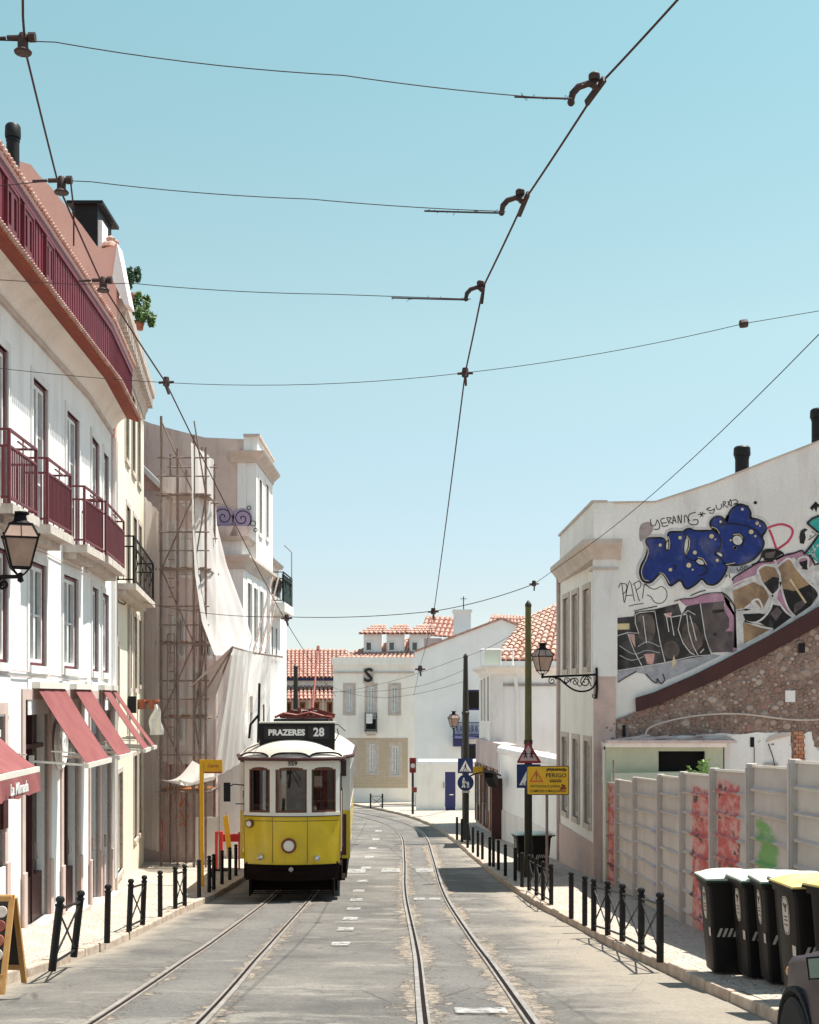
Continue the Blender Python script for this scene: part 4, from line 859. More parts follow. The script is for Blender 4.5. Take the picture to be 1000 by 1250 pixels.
for cx, cy, r_ in ((273, 631, 13), (295.5, 633, 12.5)):
    mb.q(*[f4((cx+r_*math.cos(k*.2618), cy+r_*math.sin(k*.2618))) for k in range(24)])
gl = flat('mauve_spray', (.32, .26, .38), .8); part('graffiti_fill', mb, gl, b4)
mb = MB(); f4 = to4(.066)
for cx, cy, r_, sg in ((273, 631, 13, 1), (295.5, 633, 12.5, -1)):
    ribbon(mb, spiral(cx, cy, r_, 1.9, sg, 1.5), 1.3, f4)
for c_, r_ in (((304, 620), 2.4), ((309, 639), 3.2), ((312, 647), 2.2)): ribbon(mb, [(c_[0]+r_*math.cos(k*.6), c_[1]+r_*math.sin(k*.6)) for k in range(11)], 1.0, f4, True)
part('graffiti_outline', mb, M['signk'], b4)
mb = MB()
for cx in (275, 297): mb.prism([P(cx-10, 642, 39.6), P(cx+10, 642, 39.6), P(cx+2, 660, 39.6), P(cx-2, 660, 39.6)], (0, .2, 0))
part('terrace_planter', mb, M['mauve'], b4)
# green covered balcony of the corner house
s0, s1 = W4.hit(331, t=0)[0], W4.L-.3
zb = P(340, 738, 46).z
balcony(W4, s0, W4.L+.1, zb, b4, t=.42, h=1.05, m='iron', fancy=True, slabm='warmwhite', th=.3)
mb = MB(); W4.box(mb, s0+.05, W4.L+.05, .37, .40, zb+.08, zb+1.0); part('balcony_screen', mb, flat('dark_green_canvas', (.012, .035, .03), .8), b4)
mb = MB(); mb.tube([W4.pt(W4.L, .42, zb), W4.pt(W4.L, .42, zb+2.0), W4.pt(W4.L-2.2, .42, zb+2.0)], .02, 5); part('balcony_frame', mb, M['steel'], b4)
mb = MB(); W4.box(mb, W4.L, W4.L+2.2, -.5, -.02, 4, zb-.4); part('end_pier', mb, M['white'], b4)

# pink house behind the netting
b3 = thing('pink_house', 'low pink house wall standing behind the scaffold netting', 'house', (-6.5, 37, gz(37)))
D3 = 37.4; W3 = Wall(((120-500)/F*D3, D3), (P(296, 0, D3).x, D3), 1)
r3 = [W3.rect(212, 224, 755, 800), W3.rect(246, 256, 752, 800), W3.rect(214, 224, 870, 905), W3.rect(240, 250, 870, 905), W3.rect(231, 243, 973, 1005), W3.rect(206, 214, 640, 690), W3.rect(222, 229, 650, 700), W3.rect(240, 250, 655, 705), W3.rect(209, 218, 820, 850), W3.rect(236, 246, 820, 850)]
zr = lambda px, py: P(px, py, D3).z
mb = MB(); sx = lambda px: W3.hit(px)[0]
W3.wall(mb, [(0, 4), (sx(264), 4), (sx(264), zr(0, 642)), (sx(262), zr(0, 640)), (sx(195), zr(0, 592)), (sx(170), zr(0, 566)), (0, zr(0, 540))], r3, .3); part('gable_wall', mb, M['palepink'], b3)
for q in r3: window(W3, *q, b3, frame='sashw', rec=.1, fw=.06, nh=2); surround(W3, *q, .12, b3, 'white')
mb = MB(); mb.bar(P(165, 562, D3-.1), P(197, 594, D3-.1), .25, .14); mb.bar(P(197, 594, D3-.1), P(262, 642, D3-.1), .25, .14); part('white_verge', mb, M['white'], b3)
mb = MB(); mb.box(P(176, 0, D3).x, P(262, 0, D3).x, D3-.05, D3-.005, P(0, 1075, D3).z-.4, P(0, 948, D3).z); part('rendered_base', mb, M['mauve'], b3)
mb = MB(); mb.box(P(120, 0, D3).x, P(203, 0, D3).x, D3-.10, D3-.055, P(0, 1075, D3).z-.4, P(0, 600, D3).z); part('rendered_strip', mb, M['mauve'], b3)
# red tags on the base
mb = MB(); f3 = lambda p: P(p[0], p[1], D3-.056)
for pts in ([(213, 978), (217, 968), (222, 972), (220, 985), (226, 975), (230, 985)], [(214, 1000), (220, 990), (226, 1003), (231, 995)], [(216, 1010), (224, 1005), (229, 1016)]): mb = MB(); ribbon(mb, smooth(pts), 1.2, f3); part('red_tag', mb, M['signrd'], b3)

# scaffold
t = thing('scaffold', 'tall tube scaffold wrapped in torn netting in front of the pink house', 'scaffold', P(230, 1060, 36))
X0, X1 = P(196, 0, 35.2).x, P(236, 0, 35.2).x; X2 = P(262, 0, 36.9).x
lay = [(X0, 35.3), (X0, 36.7), ((X0+X1)/2, 35.3), ((X1+X2)/2, 35.3), ((X0+X1)/2, 36.7), (X1, 35.3), (X1, 36.7), (X2, 35.3), (X2, 36.9)]
zg = gz(35.5)+.1; ztop = [P(0, 505, 35).z, P(0, 540, 35).z, P(0, 545, 35).z, P(0, 700, 35).z, P(0, 560, 35).z, P(0, 528, 35).z, P(0, 540, 36).z, P(0, 552, 36).z, P(0, 560, 36).z]
for (x, y), z in zip(lay, ztop):
    mb = MB(); mb.tube([(x, y, zg), (x, y, z)], .035, 7); part('upright', mb, M['scaf'], t)
mb = MB(); zz = zg+2.1; k = 0
dk = MB()
while zz < P(0, 545, 35).z:
    for y in (35.27, 36.73):
        mb.tube([(X0-.15, y, zz), (X2+.15, y, zz)], .026, 6); mb.tube([(X0-.1, y, zz+1.0), (X2+.1, y, zz+1.0)], .022, 6)
    for x in (X0, X1, X2): mb.tube([(x+.04, 35.1, zz), (x+.04, 36.9, zz)], .026, 6)
    mb.tube([(X0, 35.33, zz), (X1, 35.33, zz+2)] if k % 2 else [(X1, 35.33, zz), (X0, 35.33, zz+2)], .022, 6)
    dk.box(X0, X2, 35.45, 36.6, zz+.03, zz+.07); mb.tube([(X0-.1, 35.27, zz+.5), (X2+.1, 35.27, zz+.5)], .018, 5); mb.tube([(X1, 35.33, zz), (X2, 35.33, zz+2)] if k % 2 else [(X2, 35.33, zz), (X1, 35.33, zz+2)], .022, 6); zz += 2.0; k += 1
part('ledger_tubes', mb, M['scaf'], t, kind='stuff'); part('deck_boards', dk, M['wood'], t, kind='stuff')
mb = MB()
for xx in (P(205, 0, 35.2).x, P(213, 0, 35.2).x): mb.tube([(xx, 35.2, zg+2), (xx, 35.2, P(0, 820, 35.2).z+1)], .02, 5)
for i in range(26): z = zg+2.1+i*.25; mb.tube([(P(205, 0, 35.2).x, 35.2, z), (P(213, 0, 35.2).x, 35.2, z)], .014, 5)
part('ladder', mb, M['scaf'], t)
rnd = random.Random(5)
def netsheet(fn, nu, nv, m, amp=.06, fr=11):
    mb = MB(); mb.sheet(lambda u, v: Vector(fn(u, v))+Vector((amp*.5*math.sin(u*fr*1.7+1.2*mn.noise(Vector((u*2, v*1.5, 3)))), amp*math.sin(u*fr+2.0*mn.noise(Vector((u*2, v*1.8, 7)))), 0)), nu, nv); return part('net', mb, M[m], t, smooth='all')
def lerp(a_, b_, u): return a_+(b_-a_)*u
yn, yb = 35.05, 37.0
ZZ = lambda py, d: ZC+(HY-py)/F*d
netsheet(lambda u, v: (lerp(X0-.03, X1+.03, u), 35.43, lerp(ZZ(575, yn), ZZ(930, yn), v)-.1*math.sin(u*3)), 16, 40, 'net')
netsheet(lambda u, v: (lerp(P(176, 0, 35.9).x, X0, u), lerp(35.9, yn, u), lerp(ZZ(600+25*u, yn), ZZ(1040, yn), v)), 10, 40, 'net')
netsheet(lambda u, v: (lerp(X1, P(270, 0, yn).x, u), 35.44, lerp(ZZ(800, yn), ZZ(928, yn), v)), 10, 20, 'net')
# the pale sunlit sheet on the street side, flaring out towards the bottom
def polyx(tbl, py):
    for i in range(len(tbl)-1):
        if py <= tbl[i+1][0]: a_, b_ = tbl[i], tbl[i+1]; return a_[1]+(b_[1]-a_[1])*(py-a_[0])/(b_[0]-a_[0])
    return tbl[-1][1]
Lf = [(535, 233), (640, 234), (700, 238), (760, 247), (800, 262), (940, 263)]; Rt = [(562, 261.5), (640, 266), (690, 278), (740, 296), (780, 309), (800, 320)]
def fs(u, v):
    pl_, pr_ = 540+(800-540)*v, 562+(800-562)*v; a_ = P(polyx(Lf, pl_), pl_, 35.0); b_ = P(polyx(Rt, pr_), pr_, lerp(37.2, 38.2, v)); return a_.lerp(b_, u)
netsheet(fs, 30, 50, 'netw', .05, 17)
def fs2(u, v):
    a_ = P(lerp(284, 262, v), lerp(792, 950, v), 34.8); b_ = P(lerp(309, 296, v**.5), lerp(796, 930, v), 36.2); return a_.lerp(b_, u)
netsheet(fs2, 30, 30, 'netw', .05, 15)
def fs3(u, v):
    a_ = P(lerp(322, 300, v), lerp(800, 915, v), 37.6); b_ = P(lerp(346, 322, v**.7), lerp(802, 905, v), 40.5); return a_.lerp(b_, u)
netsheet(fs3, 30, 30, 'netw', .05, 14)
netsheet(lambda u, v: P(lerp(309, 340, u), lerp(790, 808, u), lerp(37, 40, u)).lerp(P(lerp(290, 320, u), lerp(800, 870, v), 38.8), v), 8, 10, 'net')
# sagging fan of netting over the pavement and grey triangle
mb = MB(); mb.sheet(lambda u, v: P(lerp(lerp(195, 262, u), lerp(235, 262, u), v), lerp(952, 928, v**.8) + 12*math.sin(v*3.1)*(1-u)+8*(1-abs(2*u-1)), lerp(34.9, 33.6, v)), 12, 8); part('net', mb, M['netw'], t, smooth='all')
mb = MB(); mb.sheet(lambda u, v: P(232, 838, 35.0).lerp(P(284, 788, 35.0), u).lerp(P(lerp(238, 262, u), lerp(842, 850, u), 36.5), v), 6, 6); part('fan_board', mb, M['mauve'], t)
mb = MB()
for a_, b_ in (((240, 862, 35), (284, 790, 34.8)), ((284, 790, 34.8), (309, 797, 36.5)), ((309, 797, 36.5), (345, 802, 39.5)), ((309, 797, 36.5), (333, 705, 39)), ((317, 797, 37), (340, 705, 39.5)), ((324, 797, 38), (337, 735, 40)), ((322, 860, 37), (322, 905, 37)), ((262, 850, 36), (284, 790, 34.8))): mb.tube([P(*a_), P(*b_)], .028, 6)
part('brace_tubes', mb, M['scaf'], t, kind='stuff')
# ================================================================ RIGHT: house with graffiti gable
B0, B1 = (4.65, 31.4), (4.35, 38.0)
WR = Wall(B0, B1, -1)      # street side faces -X
WG = Wall((4.65, 31.4), (14.0, 31.4), 1)   # gable faces the camera
r1 = thing('graffiti_house', 'white house whose side gable is covered in graffiti, brown roof scar across it', 'house', (6, 34, gz(33)))
DG = 31.4
zcor = P(0, 668, DG).z; zpar = P(0, 614, DG).z
rw = [(*sorted((WR.hit(a_)[0], WR.hit(b_)[0])), zb, zt) for a_, b_, zt, zb in
      [(688.5, 694.5, 12.75, 10.75), (699.5, 706, 12.75, 10.75), (713, 720, 12.75, 10.75), (687, 693.5, 8.85, 6.75), (700, 707, 8.85, 6.75), (714, 721.5, 8.85, 6.75)]]
mb = MB(); WR.wall(mb, [(0, 4.5), (WR.L, 4.5), (WR.L, zcor), (0, zcor)], rw, .35); part('street_wall', mb, M['warmwhite'], r1)
for q in rw: window(WR, *q, r1, frame='mauve', sash='curtain', pane='curtain', rec=.1, fw=.06, nh=3); surround(WR, *q, .14, r1, 'stone', t=.03)
gtop = [(DG*0, 0)]
def gp(px, py, off=0.0): return P(px, py, DG-off)
go = [gp(735, 1090), gp(735, 614), gp(757, 612), gp(800, 613), gp(870, 590), gp(935, 564), gp(1000, 539), gp(1100, 498), gp(1100, 1090)]
mb = MB(); mb.prism([(p.x, p.y, p.z) for p in go], (0, .4, 0)); part('gable_wall', mb, M['gable'], r1)
mb = MB(); cp = [(735, 614), (800, 613), (870, 590), (935, 564), (1000, 539), (1100, 498)]
for a_, b_ in zip(cp, cp[1:]): mb.bar(gp(*a_)+Vector((0, .2, .01)), gp(*b_)+Vector((0, .2, .01)), .48, .04)
part('gable_coping', mb, M['stone'], r1)
# corner pilaster
xa, xb = P(723.5, 0, DG).x, P(753, 0, DG).x
zmid = P(0, 826, DG).z
mb = MB(); mb.box(xa, xb, DG-.10, DG-.002, zmid, zcor); part('pilaster_shaft', mb, M['greyw'], r1)
mb = MB(); mb.box(xa+.02, xb-.04, DG-.09, DG-.002, gz(31)-.3, zmid-.003); part('pilaster_base', mb, M['pinkstone'], r1)
pcor = [(xb+.3, DG-.11), (xa-.01, DG-.11), (4.35-.0, 38.0)]
zk = P(0, 696, DG).z
mb = MB(); mb.sweep([(xb+.02, DG-.11), (xa-.01, DG-.11), (xa+.0, DG+.5)], [(-.05, zk), (.02, zk), (.02, zk+.06), (-.05, zk+.06)], -1); part('necking', mb, M['stone'], r1)
mb = MB(); mb.sweep([(xb+.08, DG-.11), (xa-.01, DG-.11), (4.33, 38.0)], [(-.3, zcor-.30), (.02, zcor-.30), (.05, zcor-.2), (.16, zcor-.05), (.25, zcor+.05), (.25, zcor+.16), (-.3, zcor+.16)], -1); part('cornice', mb, M['stone'], r1)
mb = MB(); mb.prism([(xa+.02, DG-.05, zcor+.1), (xb-.1, DG-.05, zcor+.1), (xb-.1, DG-.05, zpar), (xa+.02, DG-.05, zpar)], (0, .05-.002, 0)); part('corner_parapet', mb, M['gable'], r1)
WRp = Wall((xa+.02, DG-.05), (4.36, 38.0), -1)
mb = MB(); WRp.box(mb, 0, WRp.L, -.3, 0, zcor+.165, zpar); part('street_parapet', mb, M['warmwhite'], r1)
mb = MB(); WRp.box(mb, -.02, WRp.L, -.33, .05, zpar, zpar+.06); part('parapet_coping', mb, M['stone'], r1)
mb = MB(); WR.box(mb, .02, WR.L, -.01, .04, gz(38)-.2, gz(33)+1.0); part('plinth', mb, M['pinkstone'], r1)
mb = MB(); mb.tube([WR.pt(WR.L-.1, .06, zcor), WR.pt(WR.L-.1, .06, 5.2)], .05, 8); part('downpipe', mb, M['mauve'], r1)
mb = MB(); mb.tube([gp(738.5, 915, .3), gp(739.5, 1076, .3)], .055, 8); part('downpipe', mb, M['warmwhite'], r1)
mb = MB(); mb.prism([(4.7, 31.8, zpar-.4), (4.4, 38, zpar-.4), (14, 38, zpar-.4), (14, 31.8, zpar-.4)], (0, 0, .1)); mb.box(4.4, 14, 37.7, 38, 4, zpar); part('roof', mb, M['tiled'], r1)
mb = MB(); mb.box(4.9, 13.5, 31.9, 37.6, 9.8, 9.9); part('floor_plate', mb, M['dark'], r1)
flue('chimney_flue', 896, 916, 545, 590, 33, 'short black flue on the sloping roof edge of the graffiti house')
flue('chimney_flue', 989.5, 1010, 499, 560, 33, 'tall black flue at the right edge above the graffiti wall')

# roof scar, rubble, plaster
mb = MB()
mb.prism([gp(777, 852, .16), gp(800, 845, .16), gp(850, 823, .16), gp(880, 808, .16), gp(940, 776, .16), gp(1000, 741, .16), gp(1100, 690, .16), gp(1100, 712, .16), gp(1000, 764, .16), gp(940, 797, .16), gp(880, 828, .16), gp(850, 841, .16), gp(800, 862, .16), gp(778, 869, .16)], (0, .155, 0)); part('roof_scar_beam', mb, M['flash'], r1)
RUB = [(735, 912), (735, 884), (750, 880), (778, 868), (800, 860), (850, 838), (880, 826), (940, 795), (1000, 762), (1100, 710), (1100, 912)]
mb = MB(); mb.prism([gp(x, y, .06) for x, y in RUB], (0, .055, 0)); part('rubble_bed', mb, M['rub'], r1)
import bisect
def inpoly(x, y, poly):
    c_ = False; n = len(poly)
    for i in range(n):
        x1_, y1_ = poly[i]; x2_, y2_ = poly[i-1]
        if (y1_ > y) != (y2_ > y) and x < (x2_-x1_)*(y-y1_)/(y2_-y1_)+x1_: c_ = not c_
    return c_
rnd = random.Random(11)
def stone_m(name, c): return mat(name, c, None, 6, .95, .01, 25, dirt=(.34, .24, .20), damt=.5, dscale=(3, 3, 3), fine=.2)
stm = [stone_m('stone_buff', (.42, .33, .28)), stone_m('stone_red', (.34, .215, .175)), stone_m('stone_brown', (.29, .215, .18)), stone_m('stone_pale', (.50, .41, .355))]
sets = [MB() for _ in stm]
def pebble(mb, px, py, r, asp, dep, rnd, base=.06):
    n = rnd.choice((6, 7, 8)); c_ = gp(px, py, base); rot = rnd.uniform(-.3, .3)
    ring0, ring1 = [], []
    for k in range(n):
        a_ = 6.283*k/n+rnd.uniform(-.25, .25); rr_ = r*rnd.uniform(.8, 1.1)
        x, z = math.cos(a_)*rr_*asp, math.sin(a_)*rr_; x, z = x*math.cos(rot)-z*math.sin(rot), x*math.sin(rot)+z*math.cos(rot)
        ring0.append(c_+Vector((x, 0, z))); ring1.append(c_+Vector((x*.72, -dep*rnd.uniform(.7, 1.1), z*.72)))
    b_ = len(mb.v); mb.v += ring0+ring1
    for k in range(n): j = (k+1) % n; mb.f.append((b_+k, b_+j, b_+n+j, b_+n+k))
    mb.f.append(tuple(b_+n+k for k in range(n)))
placed = []
tries = 0
while tries < 9000:
    tries += 1
    px, py = rnd.uniform(737, 1060), rnd.uniform(712, 910); r_ = rnd.choice((.04, .05, .06, .08, .10))*rnd.uniform(.8, 1.2)
    if not inpoly(px, py-3, RUB) or not inpoly(px, py+1, RUB): continue
    ok = True
    for (qx, qy, qr) in placed[-0:]:
        if (px-qx)**2+((py-qy)*1.25)**2 < ((r_+qr)*51*.92)**2: ok = False; break
    if not ok: continue
    placed.append((px, py, r_)); k = rnd.choices((0, 1, 2, 3), (3, 3, 4, 1.2))[0]
    if len(placed) <= 60 and r_ > .075:
        mb = MB(); pebble(mb, px, py, r_, rnd.uniform(1, 1.4), .05, rnd); part('stone', mb, stm[k], r1)
    else: pebble(sets[k], px, py, r_, rnd.uniform(1, 1.4), rnd.uniform(.02, .05), rnd)
for k, mb in enumerate(sets): part('small_stones', mb, stm[k], r1, kind='stuff')
mb = MB(); mb.prism([gp(959, 843, .11), gp(971, 843, .11), gp(971, 857, .11), gp(959, 857, .11)], (0, .04, 0)); part('stone', mb, M['white'], r1, 'square pale stone')
mb = MB()
for q in ((975, 785, 983, 797), (760, 885, 764, 899), (916, 900, 921, 912)): mb.prism([gp(q[0], q[1], .118), gp(q[2], q[1], .118), gp(q[2], q[3], .118), gp(q[0], q[3], .118)], (0, .003, 0)); part('dark_hole_patch', mb, M['dark'], r1); mb = MB()  # flat near-black patches; shade of holes put into the colour, no recess
def ragged(pts, amp, n=5, seed=1):
    rn_ = random.Random(seed); out = []
    for i in range(len(pts)):
        a_, b_ = pts[i], pts[(i+1) % len(pts)]
        for k in range(n): u = k/n; out.append((a_[0]+(b_[0]-a_[0])*u+rn_.uniform(-amp, amp), a_[1]+(b_[1]-a_[1])*u+rn_.uniform(-amp, amp)))
    return out
mb = MB(); mb.prism([gp(x, y, .10) for x, y in ragged([(820, 899), (880, 896), (966, 894), (968, 960), (968, 1000), (735, 1000), (735, 905)], 1.2, 6)], (0, .098, 0)); part('plaster_patch', mb, M['white'], r1)
mb = MB(); mb.prism([gp(x, y, .09) for x, y in ragged([(966, 888), (980, 893), (980, 1000), (968, 1000)], .6, 5, 2)], (0, .08, 0)); part('rubble_pier_bed', mb, M['rub'], r1)
pier = MB(); y_ = 893
for k in range(22):
    for i in range(2):
        x = 968+i*6.2+(3 if k % 2 else 0)-1; mb = MB(); x = min(x, 975.5); mb.box(gp(x, 0).x, gp(x+5.4, 0).x, DG-.125-rnd.uniform(0, .02), DG-.085, gp(0, y_+4.1).z, gp(0, y_).z); part('brick', mb, M['brick'], r1)
    y_ += 4.7
mb = MB(); mb.prism([gp(x, y, .11) for x, y in ragged([(982, 896), (990, 893), (994, 912), (1004, 918), (1100, 920), (1100, 1000), (982, 1000)], 1.5, 6, 3)], (0, .1, 0)); part('plaster_patch', mb, M['white'], r1)
mb = MB(); mb.prism([gp(x, y, .14) for x, y in ((936, 906), (948, 902), (966, 898), (966, 894), (950, 895), (938, 901))], (0, .04, 0)); part('broken_render_edge', mb, M['stone'], r1)
mb = MB(); mb.tube([gp(938, 908, .15), gp(944, 925, .15), gp(950, 958, .15)], .012, 5); mb.tube([gp(921, 912, .12), gp(921, 945, .12)], .008, 4); part('loose_wire', mb, M['wire'], r1)
mb = MB(); q = (931, 931, 948, 945); WG.ring(mb, WG.hit(931)[0], WG.hit(948)[0], gp(0, 946).z, gp(0, 931).z, .04, .10, .15); WG.box(mb, WG.hit(932)[0], WG.hit(947)[0], .1, .11, gp(0, 945).z, gp(0, 932).z); part('vent_grille', mb, M['steel'], r1)
mb = MB(); mb.tube([gp(788, 905, .25)]+[gp(x, y, .2) for x, y in smooth([(789, 893), (798, 886), (830, 877), (870, 872), (910, 872), (975, 879), (1040, 876)])], .02, 6); part('conduit', mb, M['stone'], r1)

# ---------------------------------------------------------------- graffiti, painted on the gable as thin coats
def coat(off): return lambda p: P(p[0], p[1], DG-off)
def pcol(n_, c, c2=None, sc=5): return mat('spray_'+n_, c, c2 or tuple(x*.7 for x in c), sc, .75, .002, 20, fine=.2, dirt=(.62, .59, .56), damt=.13, dscale=(1.6, 1.6, 1.0))
PB, PK, PT, PP, PW, PBr, PTe, PC, PR, PG = pcol('blue', (.012, .035, .21)), pcol('black', (.012, .01, .01)), pcol('tan', (.40, .26, .14), (.20, .13, .08), 2.5), pcol('pink', (.50, .26, .37)), pcol('white', (.72, .70, .68)), pcol('brown', (.13, .10, .10), (.07, .055, .055), 3), pcol('teal', (.03, .42, .38)), pcol('cream', (.70, .58, .33)), pcol('crimson', (.60, .06, .13)), pcol('grey', (.42, .42, .46))
c5 = lambda x, y: (780+x/8.333, 600+y/8.333); c7 = lambda x, y: (880+x/6.25, 600+y/6.25); c6 = lambda x, y: (750+x/6.667, 680+y/6.667); cc = lambda x, y: (740+x*.26, 590+y*.26)
def fill(name, polys, m, off, sm=True, lab=None):
    f = coat(off)
    for p in polys:
        mb = MB(); q = smooth(p, True, 4) if sm else p
        q = [f(v) for v in q]; tr = tessellate_polygon([q]); mb.v += q; mb.f += list(map(tuple, tr)); part(name, mb, m, r1, lab)
def lines(name, ls, m, off, w, sm=True, closed=False):
    f = coat(off)
    for p in ls: mb = MB(); ribbon(mb, smooth(p, closed, 4) if sm else p, w*1.15, f, closed); part(name, mb, m, r1)
blue = [c5(*p) for p in ((85, 492), (165, 482), (247, 488), (258, 540), (266, 598), (290, 604), (318, 585), (322, 500), (310, 428), (400, 420), (460, 418), (482, 396), (520, 388), (570, 408), (700, 408), (770, 412), (808, 428), (790, 380), (742, 350), (738, 312), (775, 272), (830, 265), (872, 300), (900, 318), (925, 240))]
blue += [c7(*p) for p in ((50, 232), (72, 165), (110, 122), (155, 108), (200, 125), (222, 168), (216, 207), (262, 215), (318, 238), (340, 282), (322, 322), (302, 340), (322, 392), (300, 452), (240, 515), (150, 552), (60, 552), (8, 545))]
blue += [c5(*p) for p in ((885, 760), (865, 830), (818, 900), (762, 938), (700, 930), (665, 892), (625, 882), (590, 920), (505, 978), (470, 962), (448, 915), (415, 890), (352, 932), (320, 945), (288, 880), (252, 832), (212, 822), (165, 870), (112, 916), (50, 902), (22, 832), (32, 762), (72, 682), (92, 622), (100, 560))]
mist = see_through('spray_mist', (.34, .35, .42), .84, weave=.15)
lines('overspray', [blue], mist, .003, 11, True, True)
lines('graffiti_halo', [blue], PW, .004, 6.5, True, True)
lines('graffiti_outline', [blue], PK, .008, 4.2, True, True)
fill('graffiti_fill', [blue], PB, .012, lab='dark blue bubble letters')
def ell(c_, rx, ry, rot=0, n=14): return [(c_[0]+rx*math.cos(k*6.283/n)*math.cos(rot)-ry*math.sin(k*6.283/n)*math.sin(rot), c_[1]+rx*math.cos(k*6.283/n)*math.sin(rot)+ry*math.sin(k*6.283/n)*math.cos(rot)) for k in range(n)]
holes = [ell(c5(482, 548), 2.6, 10.5, .12), ell(c5(622, 715), 6, 3.4, .5), ell(c5(290, 548), 1.8, 6, .1), ell(c7(128, 372), 6.8, 6.2, .6), ell(c5(820, 640), 4.5, 2.6, .5)]
fill('graffiti_gap', holes, PW, .016, False)
lines('graffiti_inner_line', holes, PK, .020, 1.1, False, True)
lines('graffiti_inner_line', [[c5(*p) for p in ((462, 430), (505, 470), (512, 560), (478, 650), (520, 690), (560, 705), (600, 690))], [c5(*p) for p in ((772, 625), (820, 660), (852, 700), (880, 742))], [c5(*p) for p in ((790, 420), (830, 480), (832, 560), (800, 605))], [c5(*p) for p in ((345, 745), (375, 760), (370, 800))], [c5(*p) for p in ((612, 745), (690, 770), (680, 830), (610, 860))],
     [c7(*p) for p in ((-10, 262), (30, 248), (100, 245), (200, 262), (270, 300), (305, 335))], [c7(*p) for p in ((-5, 190), (20, 215), (45, 235))], [c7(*p) for p in ((85, 335), (130, 318), (180, 360), (160, 420))]], PK, .020, 1.3)
lines('graffiti_highlight', [[c5(*p) for p in ((88, 560), (95, 620), (75, 690), (38, 765), (28, 830), (52, 895), (100, 908))], [c5(*p) for p in ((212, 826), (250, 838), (285, 885), (312, 935))], [c5(*p) for p in ((485, 450), (515, 500), (508, 580), (478, 640))], [c5(*p) for p in ((300, 455), (315, 520), (305, 590))], [c5(*p) for p in ((740, 360), (790, 380), (820, 425))], [c5(*p) for p in ((885, 745), (930, 735), (980, 725))], [c7(*p) for p in ((95, 330), (140, 325), (170, 355))], [c5(*p) for p in ((600, 670), (650, 685), (690, 745))]], PC, .024, .75)
fill('graffiti_dot', [ell(c5(*p), r_, r_) for p, r_ in (((420, 470), 2.2), ((218, 545), 2), ((740, 455), 2.8), ((570, 620), 2.4), ((322, 795), 2.2), ((508, 750), 3), ((798, 700), 2), ((832, 307), 1.6), ((980, 575), 2.2), ((548, 795), 1.2), ((780, 487), 1.1), ((935, 495), 1.2))]+[ell(c7(*p), r_, r_) for p, r_ in (((165, 135), 1.8), ((278, 242), 2.2), ((232, 308), 2.8), ((108, 430), 2.2), ((300, 262), 1.1), ((265, 340), 1.4))], PC, .024, False)
# tags
T5 = lambda s_: [c5(*p) for p in s_]
lines('graffiti_tag', [T5(s_) for s_ in ([(120, 280), (125, 340), (165, 345), (185, 290)], [(185, 285), (210, 330), (205, 380), (155, 385)], [(265, 270), (225, 285), (235, 320), (285, 315)], [(235, 320), (245, 355), (300, 345)], [(285, 270), (310, 330)], [(285, 265), (330, 270), (310, 300), (350, 330)], [(345, 325), (355, 250), (380, 320)], [(350, 300), (375, 290)], [(400, 325), (400, 240), (430, 325), (435, 235)], [(465, 320), (470, 240), (520, 300)], [(580, 212), (520, 230), (500, 280), (520, 330), (590, 335), (600, 290), (550, 290)], [(620, 210), (655, 255)], [(655, 205), (625, 260)], [(600, 235), (680, 225)],
    [(730, 160), (690, 180), (735, 195), (770, 175), (755, 220), (715, 215)], [(785, 135), (795, 175), (835, 175), (840, 125)], [(860, 165), (860, 105), (885, 110), (870, 135), (905, 165)], [(905, 150), (935, 80), (940, 150), (905, 100)], [(950, 90), (985, 85), (1010, 110), (965, 130), (1040, 125), (1120, 150)])], PK, .006, .95)
lines('graffiti_tag', [[(782+x, 640+y) for x, y in ()] or T5([(60, 940), (120, 985)]), [c6(*p) for p in ((35, 250), (60, 215), (80, 370))], [c6(*p) for p in ((60, 215), (100, 225), (95, 280), (65, 300))], [c6(*p) for p in ((85, 370), (125, 195), (165, 360))], [c6(*p) for p in ((95, 315), (150, 310))], [c6(*p) for p in ((165, 225), (205, 360))], [c6(*p) for p in ((150, 225), (205, 195), (215, 240), (175, 270))], [c6(*p) for p in ((245, 215), (230, 335))], [c6(*p) for p in ((258, 215), (280, 245), (330, 262), (385, 240), (425, 275), (425, 335), (385, 375), (330, 368), (300, 325), (265, 308))], [c6(*p) for p in ((120, 400), (180, 385), (240, 378))]], PK, .006, .8)
fill('graffiti_fill', [[c5(*p) for p in ((15, 345), (110, 310), (150, 370), (120, 430), (60, 480), (10, 500))]], pcol('faded_rose', (.42, .34, .33)), .004, lab='faded rose paint patch')
lines('graffiti_tag', [[c7(*p) for p in ((370, 290), (395, 350), (425, 440))], [c7(*p) for p in ((345, 285), (400, 262), (470, 250), (535, 275), (548, 320), (510, 385), (430, 442))]], PR, .006, 2.4)
lines('graffiti_tag', [[c7(*p) for p in s_] for s_ in ([(122, 580), (132, 605), (148, 600)], [(155, 575), (150, 595), (168, 598), (165, 575), (155, 575)], [(185, 572), (180, 595), (200, 598), (200, 572), (185, 572)], [(20, 632), (50, 640), (30, 655)], [(62, 625), (72, 660)])], PK, .012, .9)
